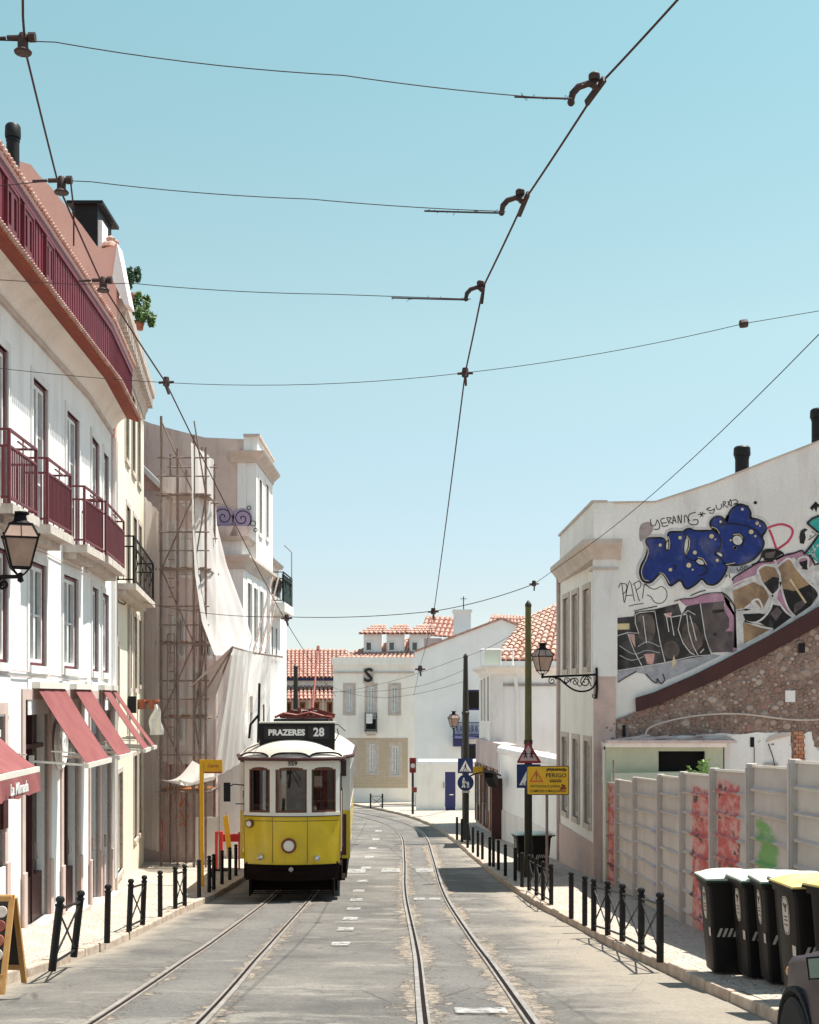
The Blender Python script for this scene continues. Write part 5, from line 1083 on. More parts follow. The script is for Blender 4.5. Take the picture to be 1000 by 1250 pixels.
# pale patch, pink backing and black block piece at lower left
fill('graffiti_fill', [[c7(*p) for p in ((10, 560), (110, 560), (220, 560), (225, 600), (120, 625), (10, 610))]], PG, .005, lab='grey blue patch')
pinkb = [c6(*p) for p in ((530, 350), (640, 330), (760, 300), (860, 295), (930, 350), (960, 420), (990, 470), (1000, 760), (960, 780), (900, 770), (900, 380), (580, 395))]
fill('graffiti_fill', [pinkb], PP, .006, False, 'pink backing')
fill('graffiti_fill', [[c6(*p) for p in ((25, 925), (230, 890), (420, 860), (640, 800), (800, 790), (870, 800), (600, 930), (430, 1000), (380, 1035), (330, 1030), (240, 950), (180, 940), (28, 1020))]], PG, .006, False, 'grey shadow strokes')
fill('graffiti_fill', [[c6(*p) for p in ((22, 495), (160, 482), (170, 445), (330, 425), (520, 378), (550, 470), (590, 400), (700, 378), (790, 795), (420, 860), (230, 892), (25, 920))]], pcol('smoky_black', (.010, .009, .009), (.05, .045, .044), 1.6), .010, False, 'black block letters')
fill('graffiti_fill', [[c6(*p) for p in ((705, 378), (890, 358), (900, 440), (935, 500), (935, 570), (900, 605), (965, 605), (965, 770), (795, 778), (740, 640))]], PBr, .014, False, 'brown block letter')
fill('graffiti_fill', [ell(c6(465, 755), 10, 11), [c6(*p) for p in ((200, 480), (310, 480), (330, 640), (250, 700), (190, 620))], [c6(*p) for p in ((560, 560), (660, 540), (720, 700), (640, 780), (570, 720))]], pcol('umber', (.15, .11, .09), (.05, .042, .04), 3), .014)
fill('graffiti_fill', [[c6(*p) for p in ((25, 542), (122, 540), (125, 588), (25, 592))]]+[[c6(*p) for p in ((470, 860), (485, 795), (505, 860), (470, 905))]], PC, .018, False)
fill('graffiti_fill', [[c6(*p) for p in s_] for s_ in (((110, 625), (165, 628), (172, 740)), ((240, 790), (330, 785), (318, 870), (272, 872)), ((405, 460), (470, 450), (462, 488), (420, 492)))], pcol('salmon', (.62, .36, .32)), .018, False)
fill('graffiti_fill', [[c6(*p) for p in ((795, 430), (895, 425), (895, 445), (800, 460))], ell(c6(820, 630), 1.6, 2)], PK, .018, False)
lines('graffiti_line', [[c6(*p) for p in s_] for s_ in ([(25, 640), (110, 615), (200, 620), (172, 540), (170, 470), (200, 452), (330, 440), (350, 560), (375, 700), (415, 860)], [(110, 625), (160, 760), (235, 905)], [(25, 925), (235, 890), (415, 860), (640, 808), (790, 795), (740, 640), (700, 378)], [(660, 470), (600, 435), (545, 480), (520, 590), (560, 700), (620, 780), (655, 795)], [(590, 470), (605, 600), (640, 720), (685, 805)], [(615, 475), (640, 560), (668, 680)], [(405, 465), (460, 490), (590, 465)], [(425, 490), (445, 610)], [(460, 490), (487, 640)], [(235, 480), (262, 700)], [(700, 780), (730, 748)])], PW, .022, .9, False)
lines('graffiti_line', [[c6(*p) for p in s_] for s_ in ([(160, 440), (250, 420), (350, 400)], [(490, 360), (560, 340), (640, 335), (740, 300), (860, 290), (900, 320), (945, 370)], [(620, 315), (690, 285), (745, 270)], [(30, 1020), (110, 970), (180, 930)], [(260, 950), (300, 1000), (345, 1025), (350, 990), (380, 1030), (410, 1000), (395, 950)])], PK, .022, 1.0)
lines('graffiti_line', [[c6(*p) for p in s_] for s_ in ([(40, 720), (160, 790), (260, 760), (370, 780)], [(45, 800), (140, 840), (240, 810)], [(190, 730), (270, 690), (370, 730)])], PG, .020, .9)
# silver and tan piece at right
fill('graffiti_fill', [[c7(*p) for p in ((0, 730), (60, 740), (180, 680), (280, 620), (320, 555), (400, 560), (440, 520), (520, 480), (620, 440), (760, 480), (900, 560), (900, 800), (760, 880), (560, 980), (420, 1050), (160, 1190), (105, 1195), (100, 950), (40, 860))]], PW, .006, False, 'silvery white lettering base')
fill('graffiti_fill', [[c7(*p) for p in s_] for s_ in (((90, 680), (200, 590), (300, 530), (400, 520), (420, 545), (300, 570), (270, 640), (100, 730)), ((420, 520), (510, 470), (620, 455), (690, 490), (700, 560), (640, 600), (560, 500), (440, 570)), ((440, 760), (470, 730), (510, 880), (540, 950), (430, 830)))], PP, .010, False)
fill('graffiti_fill', [[c7(*p) for p in s_] for s_ in (((290, 600), (340, 570), (410, 580), (445, 640), (440, 740), (390, 780), (320, 690)), ((440, 570), (530, 515), (600, 620), (700, 720), (740, 780), (690, 870), (590, 930), (500, 880), (465, 720)), ((90, 760), (250, 690), (330, 730), (370, 800), (320, 900), (250, 830), (150, 910), (110, 900)), ((170, 1000), (340, 1020), (400, 1040), (180, 1160)))], PT, .012, False, 'tan letter fill')
fill('graffiti_fill', [[c7(*p) for p in s_] for s_ in (((330, 700), (400, 650), (445, 660), (440, 740), (395, 785)), ((470, 740), (560, 760), (700, 700), (745, 790), (690, 870), (560, 960), (510, 890)), ((170, 935), (300, 930), (350, 940), (390, 860), (480, 880), (540, 960), (400, 1060), (300, 1000), (190, 990)), ((300, 500), (340, 445), (420, 440), (480, 470), (380, 530)), ((600, 540), (670, 520), (680, 600), (620, 590)))], PK, .016, False)
fill('graffiti_fill', [[c7(*p) for p in s_] for s_ in (((340, 470), (420, 455), (400, 510), (340, 505)), ((380, 930), (430, 880), (470, 920), (420, 990)), ((560, 860), (640, 820), (640, 870), (560, 930)))], PBr, .020, False)
lines('graffiti_line', [[c7(*p) for p in s_] for s_ in ([(280, 640), (290, 590), (340, 560), (410, 570), (450, 630), (450, 730), (395, 790), (330, 720), (280, 640)], [(40, 760), (120, 700), (280, 640)], [(395, 790), (385, 880), (330, 960), (260, 1000), (180, 990)], [(100, 910), (180, 900), (315, 915), (290, 825), (235, 845), (265, 885), (120, 915)], [(165, 925), (150, 1010), (150, 1100), (175, 1180)], [(180, 990), (300, 1030), (400, 1050)], [(430, 575), (520, 510), (580, 590), (660, 680), (740, 760), (740, 830), (700, 890)], [(455, 690), (480, 800), (520, 900), (580, 965)], [(390, 790), (430, 830), (500, 920), (560, 960)], [(620, 580), (590, 560), (600, 510), (665, 505), (670, 590), (720, 600), (760, 560)], [(730, 640), (750, 700), (780, 700)])], PW, .024, 2.0)
lines('graffiti_line', [[c7(*p) for p in ((530, 670), (590, 760), (650, 850))]], PC, .024, 2.2)
lines('graffiti_line', [[c7(*p) for p in s_] for s_ in ([(90, 680), (110, 650), (240, 570), (300, 520), (330, 450), (420, 445), (480, 480), (420, 520), (480, 490), (560, 470), (620, 450), (640, 480)], [(0, 770), (40, 790), (90, 850), (110, 920), (100, 1190)], [(470, 490), (400, 520), (330, 520)], [(235, 560), (300, 540), (400, 530)])], PK, .028, 1.6)
# teal piece at the right edge
fill('graffiti_fill', [[c7(*p) for p in ((660, 240), (750, 185), (860, 160), (900, 400), (860, 560), (750, 540), (680, 500), (640, 465), (700, 400), (748, 320), (700, 270))]], PTe, .010, False, 'teal star shape')
lines('graffiti_line', [[c7(*p) for p in s_] for s_ in ([(660, 240), (700, 205), (750, 185), (860, 160)], [(660, 240), (700, 275), (748, 315)], [(748, 330), (700, 400), (635, 480)], [(690, 500), (720, 560), (760, 545)])], PK, .030, 2.2, False)
lines('graffiti_line', [[c7(*p) for p in s_] for s_ in ([(670, 480), (760, 400)], [(740, 400), (690, 520)], [(650, 430), (740, 520)], [(700, 400), (720, 500)])], PW, .030, .8, False)
fill('graffiti_fill', [[c7(*p) for p in s_] for s_ in (((610, 300), (640, 280), (665, 290), (640, 310), (650, 350), (635, 400), (605, 395), (600, 345)), ((680, 125), (725, 75), (745, 95), (770, 110), (760, 130), (740, 115), (730, 160), (712, 125), (700, 145)))], PK, .012, False)
lines('graffiti_line', [[c7(*p) for p in s_] for s_ in ([(695, 305), (730, 325), (670, 370)], [(690, 335), (680, 345)])], PK, .012, .9, False)
fill('graffiti_fill', [ell(c7(265, 85), 2.2, 2)], PK, .012, False)

# ---------------------------------------------------------------- shed, milky screen, weeds
t = thing('flat_roof_shed', 'pale green flat roofed shed with a dark opening below the rubble wall', 'shed', P(800, 960, 30))
ds = 30.9; WS = Wall((P(740, 0, ds).x, ds), (P(884, 0, ds).x, ds), 1); zs = lambda y: P(0, y, ds).z
mb = MB(); op = WS.rect(804, 861, 917, 942); WS.wall(mb, [(0, 5.6), (WS.L, 5.6), (WS.L, zs(912)), (0, zs(912))], [op], .12); part('front_wall', mb, M['shack'], t)
mb = MB(); WS.box(mb, -.02, WS.L+.03, -.4, .12, zs(912), zs(907)); part('roof_edge', mb, M['white'], t)
mb = MB(); WS.box(mb, -.0, WS.L+.25, -.4, .22, zs(907)+.003, zs(903.5)); part('roof_felt', mb, M['mauve'], t)
mb = MB(); WS.box(mb, WS.L-.02, WS.L+.02, -.4, .0, 5.6, zs(912)); part('side_wall', mb, M['steel'], t)
mb = MB(); WS.box(mb, 0, WS.L-.05, -.34, -.31, 5.6, zs(912)); part('dark_backing', mb, M['dark'], t)  # near-black sheet; the shallow opening's inner shade is put into its colour
mb = MB()
rd = random.Random(3)
for k in range(9):
    x = rd.uniform(750, 880); mb.bar(P(x, 903, 30.9), P(x+rd.uniform(20, 45), 900+rd.uniform(-4, 2), 31.2), .12, .03)
mb.tube([P(850, 898, 31.0), P(885, 898, 30.9), P(898, 904, 30.8)], .02, 5)
part('loose_roof_sheets', mb, M['mauve'], t, kind='stuff')
mb = MB(); mb.prism([P(746, 944, 30.55), P(884, 942, 30.55), P(884, 1000, 30.55), P(746, 1000, 30.55)], (0, .02, 0)); single('milky_screen', mb, M['panelc'], 'pale translucent screen standing between the shed and the fence', 'screen', P(815, 1000, 30.55))
mb = MB(); mb.tube([P(749, 928, 30.4), P(749, 975, 30.4)], .02, 5); single('thin_post', mb, M['scaf'], 'thin post standing at the left end of the milky screen', 'post', P(749, 975, 30.4))
rnd = random.Random(8)
t = thing('tall_weed', 'leafy green weed growing up behind the fence by the shed', 'weed', P(852, 975, 26.5))
mb = MB(); lf = MB()
for k in range(7):
    b_ = P(850+rnd.uniform(-4, 6), 990, 26.5); tp = P(852+rnd.uniform(-20, 12), 925+abs(rnd.gauss(0, 16)), 26.5+rnd.uniform(-.3, .3)); mb.tube([b_, b_.lerp(tp, .5)+Vector((.03, 0, .05)), tp], [.012, .009, .004], 5)
    for i in range(30):
        p = b_.lerp(tp, rnd.uniform(.35, 1)); d = Vector((rnd.uniform(-1, 1), rnd.uniform(-1, 1), rnd.uniform(-.3, .7))).normalized()*.15*rnd.uniform(.5, 1.2); s2 = d.cross(Vector((0, 1, 0))).normalized()*.028
        lf.q(p, p+d*.5+s2, p+d, p+d*.5-s2)
part('stem', mb, M['stem'], t); part('foliage', lf, mat('weed_green', (.12, .24, .06), (.2, .32, .08), 9, .6), t)

# ---------------------------------------------------------------- fence
def fx_(y): return 3.9+.0287*y-.085*max(0, (y-29.7)/1.5)
def fd(px): return 6240/(px-546)
fposts = [742.5, 757, 779, 810, 838, 876, 922, 975]
fy = [fd(p) for p in fposts]+[12.2, 10.0, 7.8]
fy[0] = 31.25
ztopf = lambda y: spl([(5, 9.85), (14.3, 9.22), (21, 8.70), (31, 7.92)], y)
t = thing('sheet_metal_fence', 'long grey ribbed hoarding fence with red and green paint along the right pavement', 'fence', (fx_(20), 20, gz(20)))
posttop = []
for y in fy:
    mb = MB(); x = fx_(y); zt_ = ztopf(y)+.10; mb.box(x-.10, x+.02, y-.06, y+.06, gz(y)-.1, zt_); mb.box(x-.12, x-.10, y-.035, y+.035, gz(y)+.1, zt_-.05)
    o = part('post', mb, M['conc'], t)
for i in range(len(fy)-1):
    ya, yb_ = fy[i]-.062, fy[i+1]+.062
    if ya-yb_ < .3: continue
    zt_ = ztopf((ya+yb_)/2)+.02; slope = (ztopf(yb_)-ztopf(ya))*.55
    n = 8; zb_ = gz(min(ya, 31))-.0; zb_ = (gz(ya)+gz(yb_))/2-.05
    hs = (zt_-zb_)/n
    for k in range(n):
        mb = MB(); z0, z1 = zb_+k*hs, zb_+(k+1)*hs; P_ = []
        # shiplap profile: bottom lip proud
        pr_ = [(-.045, z0), (-.065, z0+.03), (-.012, z0+.055), (-.006, z1-.008), (.01, z1-.008), (.01, z0)]
        for yy, sg in ((ya, -1), (yb_, 1)):
            for o_, z in pr_: P_.append((fx_(yy)+o_-.02, yy, z+sg*slope/2))
        b_ = len(mb.v); mb.v += [Vector(p) for p in P_]; m_ = len(pr_)
        for j in range(m_): j2 = (j+1) % m_; mb.f.append((b_+j, b_+j2, b_+m_+j2, b_+m_+j))
        mb.f.append(tuple(b_+j for j in range(m_))); mb.f.append(tuple(b_+m_+j for j in range(m_)))
        part('slat', mb, M['fence'], t)
    mb = MB(); mb.bar((fx_(ya)-.03, ya, zt_-slope/2+.012), (fx_(yb_)-.03, yb_, zt_+slope/2+.012), .05, .03); part('top_rail', mb, M['tramw'], t)

# ================================================================ RIGHT: further houses
r2 = thing('terrace_house', 'white house with a roof terrace rail and big blank side wall, mid right', 'house', (4, 50, gz(50)))
d2 = 50.0
x0 = P(598, 0, d2).x; W5 = Wall((x0, d2), (P(585, 0, 56).x, 56), -1)
z2 = P(0, 820, d2).z
w5 = [W5.rect(594.5, 597, 826, 880), W5.rect(590.3, 592.6, 828, 880), W5.rect(587, 589, 830, 880), W5.rect(594.5, 597, 915, 945), W5.rect(590, 592.6, 915, 945)]
mb = MB(); W5.wall(mb, [(0, 3), (W5.L, 3), (W5.L, z2), (0, z2)], w5, .3); part('street_wall', mb, M['warmwhite'], r2)
for q in w5: window(W5, *q, r2, frame='darkwood', sash='curtain', rec=.12, fw=.06, nh=2)
mb = MB(); mb.box(x0, P(614, 0, d2).x, d2-.08, d2+.3, 3, z2); part('corner_pilaster', mb, M['greyw'], r2)
mb = MB(); mb.box(P(614, 0, d2).x+.003, P(700, 0, d2).x, d2, d2+.3, 3, z2); part('side_wall', mb, M['coolwhite'], r2)
mb = MB(); mb.sweep([(P(700, 0, d2).x, d2-.02), (P(614, 0, d2).x, d2-.02), (P(613.9, 0, d2).x, d2-.1), (x0-.01, d2-.1), (P(584.5, 0, 56).x, 56)], [(-.1, z2-.1), (.02, z2-.1), (.1, z2+.05), (.3, z2+.15), (.3, z2+.24), (-.1, z2+.24)], -1); part('cornice', mb, M['warmwhite'], r2)
zrl = P(0, 793, d2).z
mb = MB(); mb.box(x0-.2, P(611, 0, d2).x, d2-.1, d2-.07, z2+.3, zrl); part('terrace_screen', mb, M['panelc'], r2)
mb = MB()
for px in (587, 611, 626): mb.tube([P(px, 0, d2)*1 if False else Vector((P(px, 0, d2).x, d2-.1, z2+.2)), Vector((P(px, 0, d2).x, d2-.1, zrl))], .03, 6)
mb.tube([Vector((P(587, 0, d2).x, d2-.1, zrl)), Vector((P(626, 0, d2).x, d2-.1, zrl))], .03, 6); part('terrace_rail', mb, M['sashw'], r2)
mb = MB(); mb.tube([P(629, 826, d2-.1), P(632, 850, d2-.1), P(632, 905, d2-.1)], .07, 8); part('downpipe', mb, M['white'], r2)
def tileroof(par, pts_low, pts_high, pitch, m='tile', r_=None, name='roof', clipfn=None, fine=8):
    # sheet of half-round tile rows running from the low edge up to the high edge
    (l0, l1), (h0, h1) = pts_low, pts_high; L_ = (Vector(l1)-Vector(l0)).length; n = max(2, int(L_/pitch)); mb = MB(); l0, l1, h0, h1 = map(Vector, (l0, l1, h0, h1))
    nn = (l1-l0).cross(h0-l0).normalized()
    if nn.z < 0: nn = -nn
    rf_ = MB(); rf_.sheet(lambda u, v: l0.lerp(l1, u).lerp(h0.lerp(h1, u), v)+nn*(-.03), 4, 4); ro = part(name, rf_, M['tilech'], par)
    rows_ = max(4, int((h0-l0).length/.42)); ex_ = (l1-l0).normalized(); rnd_ = random.Random(n)
    for i in range(n):
        u = (i+.5)/n; w0_ = pitch*.38
        base_a, base_b = l0.lerp(l1, u), h0.lerp(h1, u)
        for j in range(rows_):
            pa, pb = base_a.lerp(base_b, j/rows_), base_a.lerp(base_b, (j+1.12)/rows_)
            jt = ex_*rnd_.uniform(-.012, .012)*pitch*3; b0 = len(mb.v)
            for q, (p_, lift, ww) in enumerate(((pa, .035, 1.08), (pb, -.005, .9))):
                for k_ in range(fine//2+3):
                    a_ = math.pi*k_/(fine//2+2); mb.v.append(p_+jt+ex_*math.cos(a_)*w0_*ww+nn*(math.sin(a_)*w0_*.85*ww+lift))
            m__ = fine//2+3
            for k_ in range(m__-1): mb.f.append((b0+k_, b0+k_+1, b0+m__+k_+1, b0+m__+k_))
            mb.f.append(tuple(b0+k_ for k_ in range(m__)))
    part('tile_rows', mb, M[m], ro, smooth=50, kind='stuff')
tileroof(r2, (P(600, 806, 51), P(720, 806, 51)), (P(640, 756, 56.5), P(720, 720, 58)), .27, 'tiled')
mb = MB(); mb.prism([(x0+.3, 50.4, z2+.1), (P(700, 0, d2).x, 50.4, z2+.1), (P(700, 0, d2).x, 56, z2+.1), (P(585, 0, 56).x+.3, 56, z2+.1)], (0, 0, .1)); mb.box(3.2, 6, 55.7, 56, 3, z2); part('flat_roof', mb, M['stone'], r2)
mb = MB(); mb.box(P(614, 0, d2).x, P(690, 0, d2).x, d2-.06, d2-.02, z2-.55, z2-.45); part('wall_band', mb, M['steel'], r2)

t = thing('yard_wall', 'white street wall with rounded coping between the terrace house and graffiti house', 'wall', (4, 43, gz(43)))
WY = Wall((4.32, 38.05), (P(608, 0, 47).x, 47), -1)
mb = MB(); zt_ = 8.05
WY.box(mb, 0, WY.L, -.3, 0, 4, zt_); part('wall_body', mb, M['coolwhite'], t)
mb = MB(); mb.tube([WY.pt(0, -.15, zt_+.02), WY.pt(WY.L, -.15, zt_+.02)], .2, 10); part('coping', mb, M['white'], t)
mb = MB(); WY.box(mb, .01, WY.L-.01, -.01, .035, 4, gz(40)+.95); part('plinth', mb, M['greyw'], t)
mb = MB(); mb.box(WY.pt(WY.L, 0, 0).x, 5, 46.7, 47, 4, 8.0); part('return_wall', mb, M['white'], t)

# wooden kiosk-like shop front with a curved canopy
t = thing('brown_shopfront', 'brown wooden shopfront with narrow panels beside the dark bins, far right pavement', 'shopfront', (3, 47, gz(47)))
WK = Wall((P(614, 0, 46.5).x, 46.5), (P(581, 0, 54).x, 54), -1); zk_ = gz(50)
mb = MB(); WK.box(mb, 0, WK.L, -.5, 0, 4, P(0, 905, 50).z); part('wall_body', mb, M['mauve'], t)
for i in range(8):
    a_ = .15+i*.95; mb = MB(); WK.ring(mb, a_, a_+.7, zk_+.2, zk_+2.6, .08, 0, .05); part('door_panel', mb, M['wood'] if i % 2 else M['darkwood'], t)
    mb = MB(); WK.box(mb, a_+.08, a_+.62, .0, .02, zk_+.9, zk_+2.5); part('glass_panel', mb, M['glass'] if i % 3 else M['curtain'], t)
mb = MB(); mb.box(P(600, 0, 46.4).x, P(617, 0, 46.4).x, 46.2, 46.5, 4, P(0, 950, 46.4).z); part('end_panel', mb, M['darkwood'], t)
mb = MB(); mb.box(P(577, 0, 52).x, P(597, 0, 52).x, 51.8, 52, P(0, 945, 52).z, P(0, 936, 52).z); part('yellow_board', mb, M['signy'], t)
t = thing('curved_canopy', 'curved translucent canopy over the brown shopfront', 'canopy', P(590, 945, 45.5))
mb = MB(); mb.sheet(lambda u, v: P(lerp(574, 612, u), 948-9*math.sin(.5+u*2.1)+2, lerp(46, 44.2, v)), 14, 4); part('roof_sheet', mb, M['tin'], t, smooth='all')
mb = MB()
for d_ in (44.2, 46): mb = MB(); mb.tube([P(lerp(574, 612, u/14), 950.5-9*math.sin(.5+u/14*2.1)+1, d_) for u in range(15)], .03, 5); part('frame', mb, M['black'], t)
mb = MB(); mb.bar(P(597, 945, 45), P(603, 956, 45.5), .3, .3); part('bracket', mb, M['black'], t)

# S house and its wing
bs = thing('pale_house', 'pale house with red tiled dormers and a letter S, facing up the street', 'house', (-3, 78, gz(76)))
dS = 78.0; PS = lambda x, y, o=0: P(x, y, dS-o)
WSs = Wall((PS(407, 0).x, dS), (PS(508, 0).x, dS), 1)
ws = [WSs.rect(422, 431, 837, 870), WSs.rect(448.5, 457.5, 837, 892), WSs.rect(477, 486.5, 837, 870), WSs.rect(424, 432, 908, 944), WSs.rect(450.5, 459.5, 908, 943), WSs.rect(478, 487.5, 910, 946)]
mb = MB(); WSs.wall(mb, [(0, 1.5), (WSs.L, 1.5), (WSs.L, PS(0, 812).z), (0, PS(0, 812).z)], ws, .3); M['palecream'] = mat('pale_cream_wall', (.93, .90, .83), (.88, .84, .77), 1.0, .9, .006, 25, dirt=(.6, .52, .43), damt=.3); part('front_wall', mb, M['palecream'], bs)
for q in ws: window(WSs, *q, bs, frame='sashw', sash='sashw', rec=.12, fw=.07, nh=3); surround(WSs, *q, .16, bs, 'stone')
mb = MB(); zb_ = MB(); WSs.wall(mb, [(WSs.hit(407)[0], PS(0, 962).z), (WSs.hit(498)[0], PS(0, 962).z), (WSs.hit(498)[0], PS(0, 901).z), (WSs.hit(407)[0], PS(0, 901).z)], [(q[0]-.17, q[1]+.17, q[2]-.17, q[3]+.17) for q in ws[3:]], .02, .021)
nt_ = NT('beige_tile_facing', .7); br = nt_.new('ShaderNodeTexBrick'); mp = nt_.new('ShaderNodeMapping'); mp.inputs['Rotation'].default_value = (math.pi/2, 0, 0); nt_.L.new(nt_.g, mp.inputs[0]); nt_.L.new(mp.outputs[0], br.inputs[0])
br.inputs['Scale'].default_value = 2.6; br.inputs['Color1'].default_value = (.50, .40, .28, 1); br.inputs['Color2'].default_value = (.56, .46, .33, 1); br.inputs['Mortar'].default_value = (.36, .29, .22, 1); br.inputs['Mortar Size'].default_value = .03
nt_.col(br.outputs[0]); part('tile_facing', mb, nt_.m, bs)
mb = MB(); mb.box(PS(405.5, 0).x, PS(509, 0).x, dS-.1, dS+.3, PS(0, 822).z, PS(0, 820).z); part('string_course', mb, M['stone'], bs)
mb = MB(); mb.box(PS(405.5, 0).x, PS(509, 0).x, dS-.12, dS+.2, PS(0, 812).z, PS(0, 802.5).z); part('parapet', mb, M['palecream'], bs)
mb = MB(); WSs.box(mb, WSs.hit(443.5)[0], WSs.hit(456)[0], .02, .05, PS(0, 834).z, PS(0, 816).z); part('letter_plaque', mb, M['stone'], bs)
mb = MB(); c_ = PS(449.7, 825, .09); textmesh(mb, 'S', Matrix(((1, 0, 0, c_.x), (0, 0, -1, c_.y), (0, 1, 0, c_.z), (0, 0, 0, 1))), 1.15, .025, .02, 1.05); part('letter', mb, M['signk'], bs)
balcony(WSs, WSs.hit(446)[0], WSs.hit(460)[0], PS(0, 893).z, bs, t=.5, h=1.1, m='iron', fancy=False)
mb = MB(); WSs.box(mb, WSs.hit(447)[0], WSs.hit(459)[0], .02, .03, PS(0, 890).z, PS(0, 878).z); part('balcony_panel', mb, M['black'], bs)
mb = MB(); WSs.box(mb, WSs.hit(447.5)[0], WSs.hit(455)[0], .52, .535, PS(0, 883).z, PS(0, 871).z); part('white_board', mb, M['sashw'], bs)
# tiled slope behind parapet and dormers
tileroof(bs, (PS(410, 804), PS(510, 804)), (P(452, 790, 81), P(520, 775, 82)), .27, 'tile', fine=6)
for x0_, x1_ in ((440, 466), (468, 494), (496, 526)):
    xm = (x0_+x1_)/2; dd = 79.0; Pd = lambda x, y, o=0: P(x, y, dd+o)
    mb = MB(); mb.box(Pd(x0_+4, 0).x, Pd(x1_, 0).x, dd, dd+3, Pd(0, 806).z, Pd(0, 774).z); dm = part('dormer', mb, M['white'], bs)
    Wd = Wall((Pd(x0_+4, 0).x, dd), (Pd(x1_, 0).x, dd), 1); q = Wd.rect(x0_+6, x0_+14.5, 783, 795)
    mb = MB(); Wd.ring(mb, *q, .07, .0, .06); part('window_frame', mb, M['sashw'], dm); mb = MB(); Wd.box(mb, *q[:2], .005, .02, *q[2:]); part('pane', mb, M['glass'], dm)
    lo_ = Pd(0, 774).z; hi = Pd(0, 762).z; xl, xr = Pd(x0_-3, 0).x, Pd(x1_+6, 0).x; xm_ = (xl+xr)/2+.4
    tileroof(bs, ((xl, dd-.3, lo_), (xr, dd-.3, lo_)), ((xl+1.0, dd+1.4, hi), (xr-.1, dd+1.4, hi)), .27, 'tile', name='dormer_roof', fine=6)
tileroof(bs, (P(512, 775, 82), P(552, 778, 82)), (P(520, 752, 84), P(562, 754, 84)), .27, 'tile', fine=6)
tileroof(bs, (P(590, 775, 84), P(672, 775, 84)), (P(600, 751, 86), P(656, 754, 86)), .27, 'tile', fine=6)
mb = MB(); mb.box(PS(407, 0).x, PS(508, 0).x, 85, 85.3, 2, PS(0, 806).z); part('rear_wall', mb, M['cream'], bs)
mb = MB(); mb.box(PS(407, 0).x+.3, PS(508, 0).x-.3, dS+.6, dS+6, PS(0, 900).z-.05, PS(0, 900).z+.05); part('floor_plate', mb, M['dark'], bs)
bw = thing('white_wing', 'white wing with sloping roofline and dark openings, behind the terrace house', 'house', (3, 74, gz(74)))
dw = 74.0; Pw = lambda x, y, o=0: P(x, y, dw-o)
WW = Wall((Pw(506, 0).x, dw), (Pw(690, 0).x, dw), 1)
hw = [WW.rect(568.5, 589, 842, 867), WW.rect(563, 582, 908, 930)]
mb = MB(); WW.wall(mb, [(0, 1), (WW.L, 1), (WW.L, Pw(0, 790).z), (WW.hit(640)[0], Pw(0, 766).z), (WW.hit(612)[0], Pw(0, 755).z), (WW.hit(507)[0], Pw(0, 795).z), (0, Pw(0, 796).z)], hw, .35); part('front_wall', mb, mat('cool_white_plaster', (.88, .89, .88), (.82, .83, .82), 1.0, .9, .003, 30, dirt=(.6, .58, .55), damt=.15), bw)
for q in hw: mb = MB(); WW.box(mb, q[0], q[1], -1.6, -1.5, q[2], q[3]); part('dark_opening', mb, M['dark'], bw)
for q, n_ in zip(hw, (1, 1)): mb = MB(); WW.ring(mb, *q, .09, -.2, -.1); part('window_frame', mb, M['blued'], bw)
for a_, b_ in (((507, 795), (612, 755)), ((612, 755), (640, 766))):
    mb = MB(); mb.bar(Pw(*a_)+Vector((0, .15, 0)), Pw(*b_)+Vector((0, .15, 0)), .5, .12); part('verge', mb, M['tile'], bw)
mb = MB(); mb.box(Pw(556, 0).x, Pw(577, 0).x, dw+2, dw+3.3, Pw(0, 790).z, P(0, 747, dw+2).z); mb.box(Pw(554.5, 0).x, Pw(578.5, 0).x, dw+1.9, dw+3.4, P(0, 747, dw+2).z, P(0, 744, dw+2).z); part('chimney', mb, M['white'], bw)
mb = MB(); mb.tube([P(566, 744, 76.5), P(566, 728, 76.5)], .03, 5); mb.tube([P(562, 731, 76.5), P(570, 731, 76.5)], .02, 5); part('antenna', mb, M['wire'], bw)
mb = MB(); mb.box(Pw(518, 0).x, Pw(540, 0).x, dw+1.0, dw+1.2, Pw(0, 790).z, Pw(0, 778).z); part('dark_fascia', mb, M['mauve'], bw)
# blue iron balcony
mb = MB(); zb_ = Pw(0, 898).z; 
WW.box(mb, WW.hit(553)[0], WW.hit(590)[0], 0, .9, zb_-.15, zb_+.02); bl = part('balcony', mb, M['blued'], bw)
mb = MB(); n_ = 24
s0, s1 = WW.hit(553)[0], WW.hit(590)[0]
for z in (zb_+.1, zb_+.75): mb.bar(WW.pt(s0, .85, z), WW.pt(s1, .85, z), .05)
for i in range(n_+1): s_ = lerp(s0, s1, i/n_); mb.bar(WW.pt(s_, .85, zb_), WW.pt(s_, .85, zb_+.75), .025)
for i in range(8): s_ = lerp(s0, s1, (i+.5)/8); mb.tube([WW.pt(s_+.16*math.cos(k*.7), .87, zb_+.42+.16*math.sin(k*.7)) for k in range(10)], .018, 4)
part('railing', mb, M['blued'], bl)
mb = MB(); WW.box(mb, s0, s0+.8, .0, .5, zb_-.6, zb_-.16); part('balcony_bracket', mb, M['blued'], bw)
